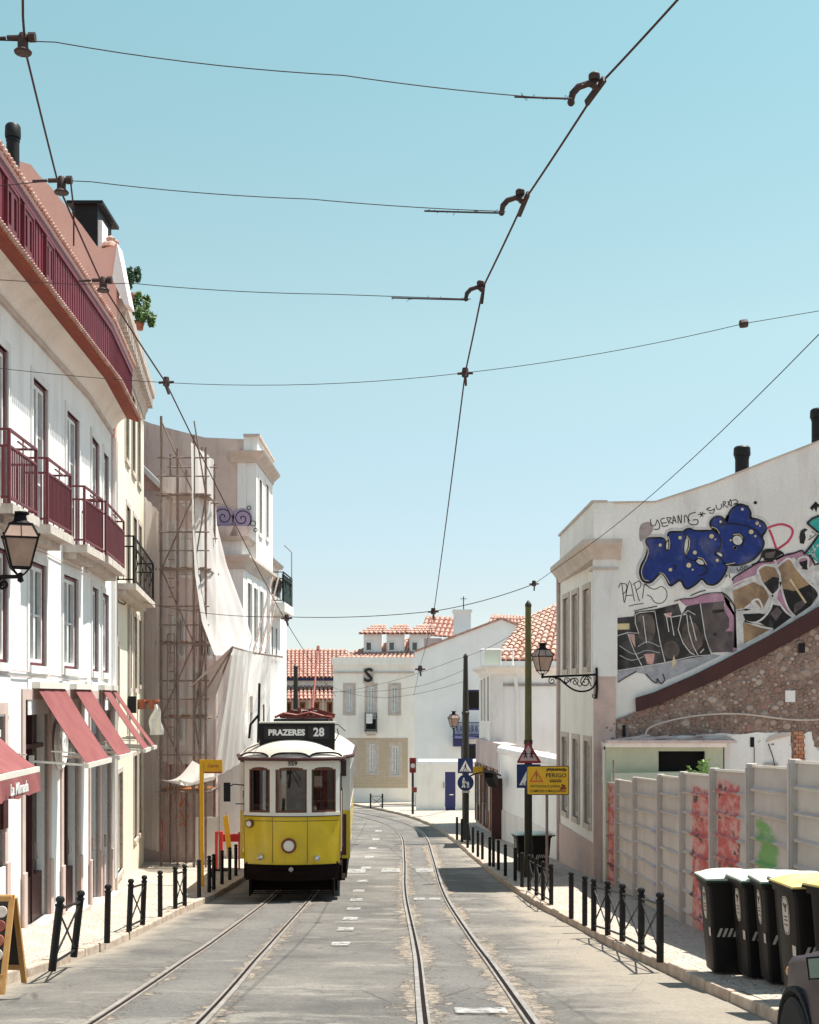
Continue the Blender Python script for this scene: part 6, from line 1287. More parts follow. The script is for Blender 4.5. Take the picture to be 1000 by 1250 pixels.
# cream yard wall with blue door
t = thing('cream_yard_wall', 'low cream yard wall with a bright rounded top and a blue door', 'wall', P(530, 990, 68))
dc = 68.0; WC = Wall((P(508, 0, dc).x, dc), (P(592, 0, dc).x, dc), 1); q = WC.rect(543, 556.5, 942, 992)
mb = MB(); WC.wall(mb, [(0, 2), (WC.L, 2), (WC.L, P(0, 932, dc).z), (.25, P(0, 932, dc).z), (0, P(0, 936, dc).z)], [(q[0], q[1], q[2]-.3, q[3])], .35); part('wall_body', mb, M['palecream'], t)
mb = MB(); mb.tube([WC.pt(.1, -.17, P(0, 932, dc).z), WC.pt(WC.L, -.17, P(0, 932, dc).z)], .22, 10); part('coping', mb, M['white'], t)
mb = MB(); WC.box(mb, q[0]+.02, q[1]-.02, -.12, -.06, q[2]-.3, q[3]-.02)
dr = part('door', mb, M['blued'], t); mb = MB(); WC.box(mb, q[0]+.25, q[0]+.45, -.06, -.03, q[2]+.9, q[2]+.95); part('handle', mb, M['chrome'], dr)
mb = MB(); WC.box(mb, WC.hit(541)[0], WC.hit(542.5)[0], .0, .06, P(0, 962, dc).z, P(0, 955, dc).z); part('letter_box', mb, M['steel'], t)
# far houses on the left
bh = thing('far_tiled_house', 'far house with a wide ribbed red tile roof, behind the tram', 'house', P(376, 900, 92))
dh = 90.0; Ph = lambda x, y, o=0: P(x, y, dh+o)
WH = Wall((Ph(325, 0).x, dh), (Ph(425, 0).x, dh), 1)
wh = [WH.rect(a_, a_+7, 857, 881) for a_ in (349, 366, 383, 399)]
mb = MB(); WH.wall(mb, [(0, 1), (WH.L, 1), (WH.L, Ph(0, 826).z), (0, Ph(0, 826).z)], wh, .3); part('front_wall', mb, M['warmwhite'], bh)
for q in wh: window(WH, *q, bh, frame='wood', sash='wood', rec=.12, fw=.12, nh=1); surround(WH, *q, .2, bh, 'stone')
tileroof(bh, (Ph(325, 827, -.5), Ph(425, 827, -.5)), (P(325, 793, 94), P(425, 793, 94)), .27, 'tile', fine=6)
tileroof(bh, (Ph(340, 854, -1.6), Ph(425, 854, -1.6)), (Ph(340, 838, 0), Ph(425, 838, 0)), .27, 'tile', name='lean_to_roof', fine=6)
mb = MB(); mb.box(Ph(325, 0).x, Ph(425, 0).x, dh-.3, dh-.1, Ph(0, 831).z, Ph(0, 828).z); part('eave_band', mb, M['blue'], bh)
mb = MB(); mb.box(Ph(325, 0).x, Ph(425, 0).x, dh-1.2, dh-.9, Ph(0, 888).z, Ph(0, 884).z); part('terrace_edge', mb, M['steel'], bh)
# ================================================================ TRAM
ty = 27.6
tz = gz(ty)+.02
tram = thing('yellow_tram', 'yellow and white vintage tram coming up the left track with its roof destination board', 'tram', (-2.49, ty, tz), .03)
def tp(name, mb, m, par=tram, **k): return part(name, mb, M[m] if isinstance(m, str) else m, par, local=True, **k)
# slight road pitch is ignored by the body: it stands level
def fy_(x, w=1.0): return .26*(x/w)**2                      # bowed front
def fpt(x, z, o=0): return Vector((x, fy_(x)-o, z))
def curved(mb, xa, xb, z0, z1, o=0, th=.04, n=10, zt=None):  # bowed slab between xa and xb; zt(x) top edge
    b_ = len(mb.v)
    for i in range(n+1):
        x = xa+(xb-xa)*i/n; t_ = zt(x) if zt else z1
        for (oo, z) in ((o, z0), (o, t_), (o-th, t_), (o-th, z0)): mb.v.append(fpt(x, z, oo))
    for i in range(n):
        for j in range(4): q = b_+i*4+j; q2 = b_+i*4+(j+1) % 4; mb.f.append((q, q2, q2+4, q+4))
    mb.f.append((b_, b_+1, b_+2, b_+3)); q = b_+n*4; mb.f.append((q, q+3, q+2, q+1))
HW = 1.01
# dash with a slight inward tuck towards the bottom
mb = MB()
def dash(u, v):
    x = -HW+2*HW*u; z = .74+(1.79-.74)*v; k = .035*(1-v)**2; return (x*(1-.0*v), fy_(x)+k*.6-.0, z)
mb.sheet(dash, 24, 10)
for s_ in (-1, 1): mb.sheet(lambda u, v: (s_*HW, .265+u*1.235+.02*(1-v), .74+(1.05)*v) if False else (s_*HW, .265+u*(.25 if s_ > 0 else 1.235), .74+1.05*v), 4, 4)
db = tp('front_dash', mb, 'yellow', smooth='all')
mb = MB(); curved(mb, -HW-.01, HW+.01, 1.79, 1.86, .02, .06, 20); tp('waist_rail', mb, 'tramw')
for x_ in (-.40, .34):
    mb = MB(); mb.box(x_-.004, x_+.004, fy_(x_)-.004, fy_(x_)+.01, .80, 1.77); tp('panel_seam', mb, 'tramwood')
mb = MB(); curved(mb, -HW+.02, HW-.02, 1.68, 1.69, .006, .01, 20); tp('beading', mb, 'signk')
mb = MB(); curved(mb, -HW-.015, HW+.015, 1.775, 1.79, .028, .03, 20); curved(mb, -HW-.005, HW+.005, .74, .76, .01, .03, 20); tp('trim_line', mb, 'skirt')
wx = [(-.90, -.455), (-.335, .325), (.425, .93)]
zb0, zt0 = 1.86, 2.68
ztop_ = lambda c_, hw_: (lambda x: 2.66-.05*((x-c_)/hw_)**2)
for a_, b_ in ((-HW, -.90), (-.455, -.335), (.325, .425), (.93, HW)): mb = MB(); curved(mb, a_, b_, 1.86, 2.86, .005, .05, 3); tp('front_pillar', mb, 'tramw')
mb = MB(); curved(mb, -HW, HW, 2.82, 2.98, .008, .05, 20)
for a_, b_ in wx: 
    c_, w_ = (a_+b_)/2, (b_-a_)/2
    n_ = 8
    for i in range(n_):   # arched window heads
        x0_, x1_ = a_+(b_-a_)*i/n_, a_+(b_-a_)*(i+1)/n_; xm = (x0_+x1_)/2; z_ = 2.82-.07*abs((xm-c_)/w_)**3
        mb.hexa([fpt(x0_, z_, .004), fpt(x1_, z_, .004), fpt(x1_, z_, -.04), fpt(x0_, z_, -.04), fpt(x0_, 2.825, .004), fpt(x1_, 2.825, .004), fpt(x1_, 2.825, -.04), fpt(x0_, 2.825, -.04)])
tp('front_header', mb, 'tramw')
for i, (a_, b_) in enumerate(wx):
    mb = MB(); w_ = .035
    curved(mb, a_, a_+w_, 1.86, 2.82, -.01, .04, 2); curved(mb, b_-w_, b_, 1.86, 2.82, -.01, .04, 2); curved(mb, a_+w_, b_-w_, 1.86, 1.86+w_*1.3, -.01, .04, 6); curved(mb, a_+w_, b_-w_, 2.75, 2.82, -.01, .04, 6)
    if i == 2: curved(mb, a_+w_, b_-w_, 2.08, 2.12, -.03, .02, 4)
    wf = tp('front_window', mb, 'tramwood')
    mb = MB(); curved(mb, a_+w_-.01, b_-w_+.01, 1.9, 2.78, -.03, .005, 6); tp('pane', mb, 'clear', wf)
mb = MB(); mb.tube([fpt(-.02, 2.78, .03), fpt(.16, 2.42, .035)], .009, 5); mb.tube([fpt(.05, 2.78, .03), fpt(.2, 2.55, .035)], .006, 5); tp('wiper', mb, 'black')
# fleet number
mb = MB(); textmesh(mb, '559', Matrix(((1, 0, 0, 0.03), (0, 0, -1, -.025), (0, 1, 0, 2.895), (0, 0, 0, 1))), .13, .003, .004, 1.0); tp('fleet_number', mb, 'signk')
# lamps
for nm, x, z, r_ in (('headlight', -.05, 1.17, .125), ('marker_lamp', -.64, .92, .05), ('marker_lamp', .53, .90, .05), ('side_lamp', -.88, 1.62, .07)):
    c_ = fpt(x, z, 0); mb = MB()
    nx = Vector((.52*x, -1, 0)).normalized()
    mb.lathe(c_, [(r_*1.25, -.02), (r_*1.3, .03), (r_*1.15, .07), (r_*1.0, .075), (r_*.95, .03)], 20, nx); q = tp(nm, mb, 'oxide' if nm in ('headlight', 'side_lamp') else 'chrome', smooth=True)
    mb = MB(); mb.lathe(c_+nx*.045, [(r_*.98, 0), (r_*.9, .02), (r_*.5, .035), (.001, .04)], 18, nx, False); tp('lens', mb, flat('lamp_lens', (.75, .70, .62), .15) if nm != 'marker_lamp' else M['chrome'], q, smooth=True)
mb = MB(); mb.box(-.93, -.84, fy_(.88)-.02, fy_(.88), 1.55, 1.69) if False else None
# underframe: bumper skirt, life guard, step
mb = MB(); curved(mb, -.98, .98, .42, .74, -.02, .1, 20); curved(mb, -.5, .5, .56, .62, .04, .06, 8); tp('bumper', mb, 'skirt')
mb = MB(); mb.lathe((.0, -.06, .68), [(.05, 0), (.05, .06), (.03, .08)], 10, (0, -1, 0)); tp('coupling', mb, 'steel')
mb = MB()
for i in range(9): z = .12+i*.035; mb.box(-.86, .86, .25+.02*i, .28+.02*i, z, z+.018)
mb.box(-.9, -.86, .1, .9, .1, .45); mb.box(.86, .9, .1, .9, .1, .45); mb.box(-.95, .95, .9, 1.0, .10, .74); tp('lifeguard', mb, 'skirt')
mb = MB(); mb.box(-.99, .99, .3, 8.1, .55, .74); mb.box(-.6, .6, 2.0, 6.2, .25, .55); mb.box(-1.14, 1.14, 1.52, 6.9, .28, .74); mb.box(-.95, .95, 1.0, 7.4, .22, .5); tp('underframe', mb, 'skirt')  # wide lower boxes added to stop light passing beneath, deepening the ground shadow
for y in (2.6, 5.6):
    for s_ in (-1, 1):
        mb = MB(); mb.lathe((s_*.45, y, .36), [(.36, -.05), (.36, .05), (.39, .05), (.39, .08), (.3, .08)], 22, (s_*-1, 0, 0)); mb.tube([(0, y, .36), (s_*.5, y, .36)], .06, 8); tp('wheel', mb, 'skirt')
        mb = MB(); mb.box(s_*.62-.08, s_*.62+.08, y-.2, y+.2, .25, .52); tp('axle_box', mb, 'skirt')
mb = MB(); mb.box(.95, 1.12, .55, 1.4, .36, .40); mb.box(.97, 1.05, .5, 1.45, .36, .7); tp('entrance_step', mb, 'skirt')
# body sides
BW = 1.22
for s_ in (-1, 1):
    xo, xi = s_*BW, s_*(BW-.05)
    a_, b_ = min(xo, xi), max(xo, xi)
    mb = MB()
    def sd(u, v): k = .05*(1-v)**2; return (s_*(BW-k), 1.5+u*5.5, .70+v*1.09)
    mb.sheet(sd, 12, 6); tp('side_panel', mb, 'yellow', smooth='all')
    mb = MB(); mb.box(a_, b_, 1.5, 7.0, 1.79, 1.87); mb.box(a_, b_, 1.5, 7.0, 2.68, 3.0)
    for k in range(7): y = 1.5+k*(5.42/6); mb.box(a_, b_, y, y+.08 if k else y+.14, 1.87, 2.68)
    tp('side_frame', mb, 'tramw')
    for k in range(6):
        y0, y1 = 1.5+k*(5.42/6)+.085+(.055 if k == 0 else 0), 1.5+(k+1)*(5.42/6)-.005; xm = s_*(BW-.03)
        mb = MB()
        for (p0, p1, z0, z1) in ((y0, y0+.04, 1.875, 2.675), (y1-.04, y1, 1.875, 2.675), (y0+.04, y1-.04, 1.875, 1.92), (y0+.04, y1-.04, 2.63, 2.675), (y0+.04, y1-.04, 2.27, 2.31)): mb.box(xm-.012, xm+.012, p0, p1, z0, z1)
        sw_ = tp('side_window', mb, 'tramwood'); mb = MB(); mb.box(xm-.003, xm+.003, y0+.03, y1-.03, 1.9, 2.64); tp('pane', mb, 'clear', sw_)
    # body end wall beside the platform
    mb = MB(); q0, q1 = sorted((s_*1.03, s_*(BW-.002))); mb.box(q0, q1, 1.46, 1.5, 1.79, 3.0); tp('corner_post', mb, 'tramw')
    mb = MB(); mb.box(q0, q1, 1.46, 1.5, .72, 1.79); tp('corner_panel', mb, 'yellow')
    # platform side: closed on the left, open doorway on the right
    mb = MB()
    x0_, x1_ = sorted((s_*HW, s_*(HW-.04)))
    mb.box(x0_, x1_, .27, .36, 1.79, 2.98); mb.box(x0_, x1_, .36, 1.46, 2.66, 2.98)
    mb.box(x0_, x1_, 1.36, 1.46, .74, 2.66)
    tp('platform_side', mb, 'tramw')
    if s_ < 0: mb = MB(); mb.box(x0_, x1_, .36, 1.36, 1.79, 1.86); tp('side_rail', mb, 'wood')
    mb = MB(); xh = s_*(HW+.035); mb.tube([(xh, .42, 1.0), (xh, .42, 2.3)], .014, 6); mb.tube([(xh, 1.3, 1.0), (xh, 1.3, 2.3)], .014, 6); tp('grab_handle', mb, 'chrome')
    # folding door leaf, dark
    mb = MB(); 
    for (p0, p1) in ((.95, 1.34),): mb.box(x0_+.005, x1_-.005, p0, p1, .8, 2.64)
    tp('door', mb, 'darkwood')
    # rear platform
    mb = MB(); mb.box(x0_, x1_, 7.0, 8.2, .74, 1.79); tp('rear_panel', mb, 'yellow')
    mb = MB(); mb.box(x0_, x1_, 7.0, 8.2, 1.79, 1.88); mb.box(x0_, x1_, 7.0, 8.2, 2.68, 2.98)
    for y in (7.0, 7.55, 8.1): mb.box(x0_, x1_, y, y+.08, 1.88, 2.68)
    tp('rear_frame', mb, 'tramw')
mb = MB(); mb.box(-HW, HW, 8.2, 8.25, .74, 1.85); tp('rear_dash', mb, 'yellow')
mb = MB(); mb.box(-HW, HW, 8.2, 8.25, 2.66, 2.98)
for x in (-1.0, -.4, .34, .94): mb.box(x, x+.06, 8.2, 8.25, 1.85, 2.66)
tp('rear_header', mb, 'tramw')
# interior
mb = MB(); mb.box(-.98, .98, .25, 8.18, .75, .8); tp('floor', mb, 'darkwood')
mb = MB(); mb.box(-1.1, 1.1, .3, 8.1, 2.92, 2.95); tp('ceiling', mb, 'darkwood')
mb = MB(); mb.box(-1.13, -.36, 1.42, 1.455, .8, 2.9); mb.box(.34, 1.13, 1.42, 1.455, .8, 2.9) if False else mb.box(.34, 1.13, 1.42, 1.455, .8, 1.7); mb.box(-.36, 1.13, 1.42, 1.455, 2.55, 2.9); mb.box(.34, .42, 1.42, 1.455, 1.7, 2.55); mb.box(-.36, .34, 1.42, 1.455, .8, 2.55); mb.box(-1.1, 1.1, 7.05, 7.1, .8, 1.9); mb.box(-1.1, -.4, 7.05, 7.1, 1.9, 2.9); mb.box(.4, 1.1, 7.05, 7.1, 1.9, 2.9); tp('bulkhead', mb, 'darkwood')
for y in (2.0, 2.9, 3.8, 4.7, 5.6):
    for s_ in (-1, 1):
        mb = MB(); a_, b_ = sorted((s_*.35, s_*1.1)); mb.box(a_, b_, y, y+.45, 1.15, 1.25); mb.box(a_, b_, y+.42, y+.5, 1.25, 1.8); tp('seat', mb, 'oxide')
mb = MB(); mb.box(-.42, -.12, .42, .7, .8, 1.75); mb.lathe((-.27, .56, 1.75), [(.15, 0), (.15, .12), (.05, .16)], 14); mb.bar((-.27, .56, 1.9), (-.07, .5, 1.93), .03); tp('controller', mb, 'black')
mb = MB(); mb.box(-.85, -.6, .5, .6, 1.9, 2.0); mb.box(-.62, -.52, .5, .55, 1.95, 2.05); tp('ticket_box', mb, 'signw')
# roof
mb = MB()
def rf(u, v):     # full canopy: rounded at the front end
    y = -.10+v*8.45; x_ = (u-.5)*2
    w = 1.09+(1.27-1.09)*min(1, max(0, (y-.9)/.7)) if y < 4 else 1.27-(1.27-1.09)*min(1, max(0, (y-6.7)/.7))
    endf = min(1, max(0, y+.10)/1.35); endb = min(1, max(0, 8.35-y)/1.2)
    e_ = math.sqrt(max(0, 1-(1-endf)**2))*math.sqrt(max(0, 1-(1-endb)**2))
    z = 3.02+.44*e_*(1-abs(x_)**2.6)
    yy = y+ (.24*(x_)**2 if y < .6 else .24*x_**2*max(0, 1-(y-.6)/.8))
    return (x_*w, yy, z)
mb.sheet(rf, 26, 70); tp('roof', mb, 'tramroof', smooth='all')
mb = MB()
def cw(y): return 1.09+(1.27-1.09)*min(1, max(0, (y-.9)/.7)) if y < 4 else 1.27-(1.27-1.09)*min(1, max(0, (y-6.7)/.7))
rim_ = [(-1.09+2.18*i/20, -.11+.25*(-1+2*i/20)**2) for i in range(21)]
pl_r = rim_+[(1.09, .9), (1.27, 1.6), (1.27, 6.7), (1.09, 7.4), (1.05, 8.32)]
pl_l = [(-1.05, 8.32), (-1.09, 7.4), (-1.27, 6.7), (-1.27, 1.6), (-1.09, .9)]
mb.sweep(pl_l+pl_r, [(-.03, 2.955), (.03, 2.96), (.045, 3.0), (.03, 3.035), (-.03, 3.03)], 1); tp('gutter_moulding', mb, 'darkwood')
# eyebrow drip rails on the front dome
for c_, w_ in ((-.78, .30), (-.02, .40), (.72, .34)):
    mb = MB(); pts = []
    for i in range(11):
        u = i/10; x = c_+w_*(2*u-1); hump = .075*(1-(2*u-1)**4); ff = rf(min(.99, max(.01, x/2.18+.5)), .028); pts.append((x, fy_(x)*.92-.09+hump*.4, 3.05+hump))
    mb.tube(pts, .019, 6); tp('drip_rail', mb, 'skirt')
# destination box
bx0, bx1 = -.71, .90
mb = MB(); mb.box(bx0, bx1, .50, .74, 3.30, 3.74); mb.prism([(bx0, .49, 3.31), (bx1, .49, 3.31), (bx1, .49, 3.16), (bx1-.2, .49, 3.24), (bx1-.5, .49, 3.30)], (0, .1, 0)); mb.prism([(bx0, .49, 3.31), (bx0+.1, .49, 3.31), (bx0+.1, .49, 3.2), (bx0, .49, 3.14)], (0, .1, 0))
sbx = tp('destination_box', mb, 'black')
mb = MB(); mb.box(bx0-.01, bx1+.01, .47, .76, 3.74, 3.775); tp('box_top_rail', mb, 'tramw', sbx)
mb = MB(); mb.box(bx0+.10, .27, .488, .497, 3.40, 3.67); mb.box(.33, .78, .488, .497, 3.40, 3.67); tp('blind', mb, 'signk', sbx)
mb = MB(); Mx = lambda x, z: Matrix(((1, 0, 0, x), (0, 0, -1, .484), (0, 1, 0, z), (0, 0, 0, 1)))
textmesh(mb, 'PRAZERES', Mx(-.13, 3.535), .175, .008, .003, 1.0); textmesh(mb, '28', Mx(.56, 3.54), .25, .008, .003, .95); tp('lettering', mb, 'signw', sbx)
mb = MB(); mb.tube([(bx1, .6, 3.35), (bx1+.08, .6, 3.5), (bx1+.05, .6, 3.62)], .012, 5); mb.tube([(bx0, .55, 3.3), (bx0-.25, .4, 3.2), (bx0-.33, .5, 3.12)], .012, 5); tp('cable', mb, 'black')
# roof walk and trolley base
mb = MB(); mb.box(-.52, .72, 2.0, 2.9, 3.72, 3.80); mb.box(-.4, .6, 2.1, 2.8, 3.45, 3.72); tp('roof_walk', mb, 'black')
mb = MB()
mb.bar((-.42, 2.5, 3.86), (0.1, 2.5, 4.02), .06, .1); mb.bar((.85, 2.5, 3.86), (.3, 2.5, 4.02), .06, .1); mb.bar((-.3, 2.9, 3.84), (.75, 2.9, 3.84), .1, .07); mb.bar((-.35, 2.2, 3.84), (.75, 2.2, 3.84), .08, .05); mb.box(.02, .36, 2.3, 2.8, 3.86, 4.04)
mb.tube([(-.5, 2.1, 3.84), (-.3, 2.15, 3.93), (.0, 2.2, 3.88), (.3, 2.2, 3.95), (.6, 2.2, 3.86), (.8, 2.1, 3.84)], .03, 6); tp('trolley_base', mb, 'oxide')
mb = MB(); mb.tube([(.10, 2.26, 3.84), (.10, 2.26, 4.0), (.24, 2.26, 4.0), (.24, 2.26, 3.88)], .018, 5); mb.tube([(-.1, 2.35, 4.0), (.45, 2.35, 3.98)], .012, 5); tp('trolley_spring', mb, 'steel')
mb = MB(); mb.tube([(.32, 2.7, 3.95), (.30, 6.6, 5.52)], [.028, .018], 8); mb.tube([(.30, 6.6, 5.52), (.30, 6.7, 5.62)], .04, 6); tp('trolley_pole', mb, 'oxide')
mb = MB(); mb.tube([(.62, 1.2, 3.62), (.95, 1.2, 3.70), (1.12, 1.2, 3.55)], .010, 5); tp('cable', mb, 'black'); mb = MB(); mb.tube([(-.78, 1.0, 3.3), (-.75, 1.0, 4.6)], .03, 5); mb.tube([(-.78, 1.0, 3.9), (-.95, 1.0, 3.7), (-.98, 1.0, 3.4)], .03, 5); tp('roof_pipe', mb, 'black')
# mirrors
mb = MB(); mb.tube([(-HW, .35, 2.42), (-1.22, .1, 2.46), (-1.34, .05, 2.40)], .013, 5); mb.box(-1.42, -1.28, .0, .04, 2.1, 2.5); tp('mirror', mb, 'black')
mb = MB(); mb.tube([(-HW, .35, 2.02), (-1.2, .3, 2.03)], .012, 5); tp('bracket', mb, 'black')

# driver (one continuous body), standing at the controls
def person(name, label, base, rotz, joints, edges, radii, skinm, clothm, hairm=None, extra=None):
    t_ = thing(name, label, 'person', base, rotz)
    me = bpy.data.meshes.new('body'); me.from_pydata(joints, edges, []); me.update()
    o = bpy.data.objects.new('body', me); C.objects.link(o); o.parent = t_; WM[o.name] = WM[t_.name]
    md = o.modifiers.new('skin', 'SKIN'); me.skin_vertices[0].data[0].use_root = True
    for v, r_ in zip(me.skin_vertices[0].data, radii): v.radius = (r_, r_) if not isinstance(r_, tuple) else r_
    sb = o.modifiers.new('sub', 'SUBSURF'); sb.levels = 1; sb.render_levels = 2
    me.materials.append(clothm)
    return t_
J = [(0, 0, .95), (0, 0, 1.15), (0, 0, 1.4), (0, 0, 1.5), (0, 0, 1.56), (.19, 0, 1.42), (.25, -.05, 1.18), (.16, -.24, 1.08), (-.19, 0, 1.42), (-.25, -.05, 1.18), (-.12, -.26, 1.1), (.10, 0, .9), (.11, 0, .5), (.11, 0, .08), (.11, -.16, .05), (-.10, 0, .9), (-.11, 0, .5), (-.11, 0, .08), (-.11, -.16, .05)]
E = [(0, 1), (1, 2), (2, 3), (3, 4), (2, 5), (5, 6), (6, 7), (2, 8), (8, 9), (9, 10), (0, 11), (11, 12), (12, 13), (13, 14), (0, 15), (15, 16), (16, 17), (17, 18)]
R_ = [(.15, .11), (.14, .10), (.13, .09), .055, .05, .065, .05, .04, .065, .05, .04, .09, .06, .045, .04, .09, .06, .045, .04]
pd = tram.location.copy(); dv = person('person', 'tram driver in a grey shirt and pale blue face mask behind the windscreen', (pd.x+.06, pd.y+.85, pd.z+.8), 0, J, E, R_, None, M['shirt'])
mb = MB(); mb.ball((0, -.01, 1.66), .098, 14, 10, (.82, .95, 1.2)); mb.ball((.082, 0, 1.65), .02, 6, 5); mb.ball((-.082, 0, 1.65), .02, 6, 5); mb.ball((0, -.105, 1.655), .016, 6, 5)
hd = part('head', mb, M['skin'], dv, smooth='all', local=True)
mb = MB(); mb.ball((0, -.035, 1.615), .08, 12, 8, (.85, .95, .62)); part('face_mask', mb, M['mask'], hd, smooth='all', local=True)
mb = MB(); mb.ball((0, .012, 1.69), .102, 14, 10, (.86, .98, 1.08)); o_ = part('hair', mb, M['hair'], hd, smooth='all', local=True)
for s_ in (-1, 1): mb = MB(); mb.ball((s_*.034, -.098, 1.675), .012, 6, 5); part('eye', mb, M['signk'], hd, local=True)
for s_ in (-1, 1):
    mb = MB(); hx = .16 if s_ > 0 else -.12; hz = 1.08
    mb.ball((hx, -.28, hz), .04, 8, 6, (.9, 1, .6))
    for k in range(4): mb.tube([(hx-.03+.02*k, -.3, hz+.005), (hx-.03+.02*k, -.345, hz-.002), (hx-.03+.02*k, -.355, hz-.03)], [.010, .009, .007], 6)
    mb.tube([(hx-s_*.035, -.27, hz), (hx-s_*.055, -.31, hz-.01)], [.011, .008], 6); part('hand', mb, M['skin'], dv, smooth='all', local=True)

# ================================================================ OVERHEAD WIRES
def sagline(a_, b_, sag, n=14): return [a_.lerp(b_, i/n)+Vector((0, 0, -sag*4*(i/n)*(1-i/n))) for i in range(n+1)]
def wsingle(name, pts, r_, m, label, cat='overhead wire'):
    mb = MB(); mb.tube(pts, r_, 6, False); return single(name, mb, M[m], label, cat, pts[0])
kR = [(1000, -190, 5.8), (827, 0, 6.6), (735, 100, 7.2), (640, 245, 8.6), (590, 350, 9.9), (568, 455, 11.8), (530, 745, 23.6)]
kR3 = [P(*k) for k in kR]+[P(512, 815, 46), P(505, 850, 60)]
pts = []
for i in range(len(kR3)-1): pts += sagline(kR3[i], kR3[i+1], .012*(kR3[i+1]-kR3[i]).length/3, 8)[(1 if i else 0):]
wsingle('contact_wire', pts, .0068, 'cop', 'thick contact wire curving down over the empty right track')
kL3 = [P(26, -200, 5.9), P(28, 20, 6.75), P(31, 62, 6.95), P(72, 228, 8.5), P(125, 347, 10.0), P(203, 468, 12.1), P(348, 757, 25), P(410, 850, 44)]
pts = []
for i in range(len(kL3)-1): pts += sagline(kL3[i], kL3[i+1], .01*(kL3[i+1]-kL3[i]).length/3, 8)[(1 if i else 0):]
wsingle('contact_wire', pts, .0068, 'cop', 'thick contact wire running above the left track and the tram')
wsingle('contact_wire', [P(86, 220, 8.6), P(90, 255, 8.9), P(90, 300, 9.0)], .006, 'cop', 'short hanging wire end below the second left hanger')
# span wires
def span(name, label, ps, r_=.0030): 
    pts = []
    for a_, b_, s_ in ps: pts += sagline(P(*a_), P(*b_), s_, 10)[(1 if pts else 0):]
    mb = MB(); mb.tube(pts, r_, 5, False); return single(name, mb, M['wire'], label, 'span wire', pts[0], 'span wires across the street')
span('span_wire', 'topmost span wire across the sky', [((-521, 170, 8.3), (-60, 47, 6.9), 0), ((-60, 47, 6.9), (28, 50, 6.9), 0), ((28, 44, 6.9), (420, 92, 7.0), .03), ((420, 92, 7.0), (660, 119, 7.1), .01), ((660, 119, 7.1), (699, 121, 7.1), 0)])
span('span_wire', 'second span wire from the top', [((-480, 225, 8.7), (-60, 232, 8.4), 0), ((-60, 232, 8.4), (72, 220, 8.5), 0), ((82, 218, 8.5), (380, 243, 8.5), .02), ((380, 243, 8.5), (617, 258, 8.5), .01)])
span('span_wire', 'third span wire from the top', [((-359, 345, 10.0), (-60, 338, 9.9), 0), ((-60, 338, 9.9), (90, 347, 9.9), 0), ((135, 343, 9.9), (400, 359, 9.9), .02), ((400, 359, 9.9), (575, 365, 9.9), .0)])
span('span_wire', 'fourth span wire, long, rising to the right', [((-227, 440, 12.0), (-60, 442, 12.0), 0), ((-60, 442, 12.0), (203, 467, 12.1), .02), ((203, 467, 12.1), (568, 455, 11.8), .06), ((568, 455, 11.8), (908, 395, 11.2), .04), ((908, 395, 11.2), (1080, 366, 11.0), 0), ((1080, 366, 11.0), (2300, 180, 10.6), .05)])
span('span_wire', 'distant span wire low above the tram between the houses', [((175, 735, 30), (350, 753, 25.2), .1), ((350, 753, 25.2), (530, 746, 23.6), .05), ((530, 746, 23.6), (652, 713, 23), .05)], .007)
span('span_wire', 'long wire slanting up to the right edge beside the corner parapet', [((652, 713, 23), (720, 665, 21), .0), ((720, 665, 21), (1000, 408, 12), .1), ((1000, 408, 12), (1050, 360, 11), 0), ((1050, 360, 11), (2300, -300, 8), .05)], .005)
span('span_wire', 'far wire from the green pole to the white wing', [((641, 765, 33), (560, 804, 45), .1), ((560, 804, 45), (400, 846, 60), .2)], .007)
span('span_wire', 'far wire from the thin dark pole towards the far houses', [((566, 818, 46), (510, 838, 50), .05), ((510, 838, 50), (345, 835, 64), .3)], .007)
span('span_wire', 'lowest far wire past the letter S house', [((566, 832, 46), (470, 852, 55), .1), ((470, 852, 55), (345, 800, 62), .5)], .007)
def hanger(px, py, d, s, label, sgn=1):
    # bell shaped insulated hanger with a bracket
    c_ = P(px, py, d); t_ = thing('wire_hanger', label, 'hanger', c_, 0, 'insulated hangers on the contact wires')
    mb = MB(); mb.lathe(c_+Vector((0, 0, -.065*s)), [(.052*s, 0), (.058*s, .012*s), (.035*s, .035*s), (.034*s, .10*s), (.022*s, .13*s)], 12); part('insulator', mb, M['ins'], t_, smooth=True)
    mb = MB(); mb.tube([c_+Vector((-.10*s, 0, .035*s)), c_+Vector((.07*s, 0, .04*s))], .018*s, 8); mb.lathe(c_+Vector((.05*s, 0, .04*s)), [(.032*s, -.012*s), (.032*s, .03*s)], 10, (1, 0, 0)); mb.tube([c_+Vector((-.11*s, 0, .035*s)), c_+Vector((-.22*s, 0, .03*s))], .011*s, 6); part('clamp', mb, M['ins'], t_)
def gooseneck(px, py, d, s, label):
    s *= .85
    c_ = P(px, py, d); t_ = thing('wire_hanger', label, 'hanger', c_, 0, 'insulated hangers on the contact wires')
    o = lambda x, z: c_+Vector((x*s, 0, z*s))
    mb = MB(); mb.tube([o(-.155, -.10), o(-.145, -.05), o(-.11, -.01), o(-.05, .01), o(0, 0)], [.018*s, .022*s, .022*s, .020*s, .02*s], 8); mb.ball(o(-.155, -.105), .024*s); part('arm', mb, M['ins'], t_, smooth='all')
    mb = MB(); mb.lathe(o(-.012, .03), [(.032*s, 0), (.036*s, .008*s), (.036*s, .035*s), (.026*s, .045*s)], 12); mb.lathe(o(0, -.03), [(.018*s, 0), (.034*s, .02*s), (.02*s, .05*s)], 10); part('insulator', mb, M['ins'], t_, smooth=True)
    i = 0
    dv_ = (P(px+.1, 0, d)-c_); mb = MB(); return t_, mb
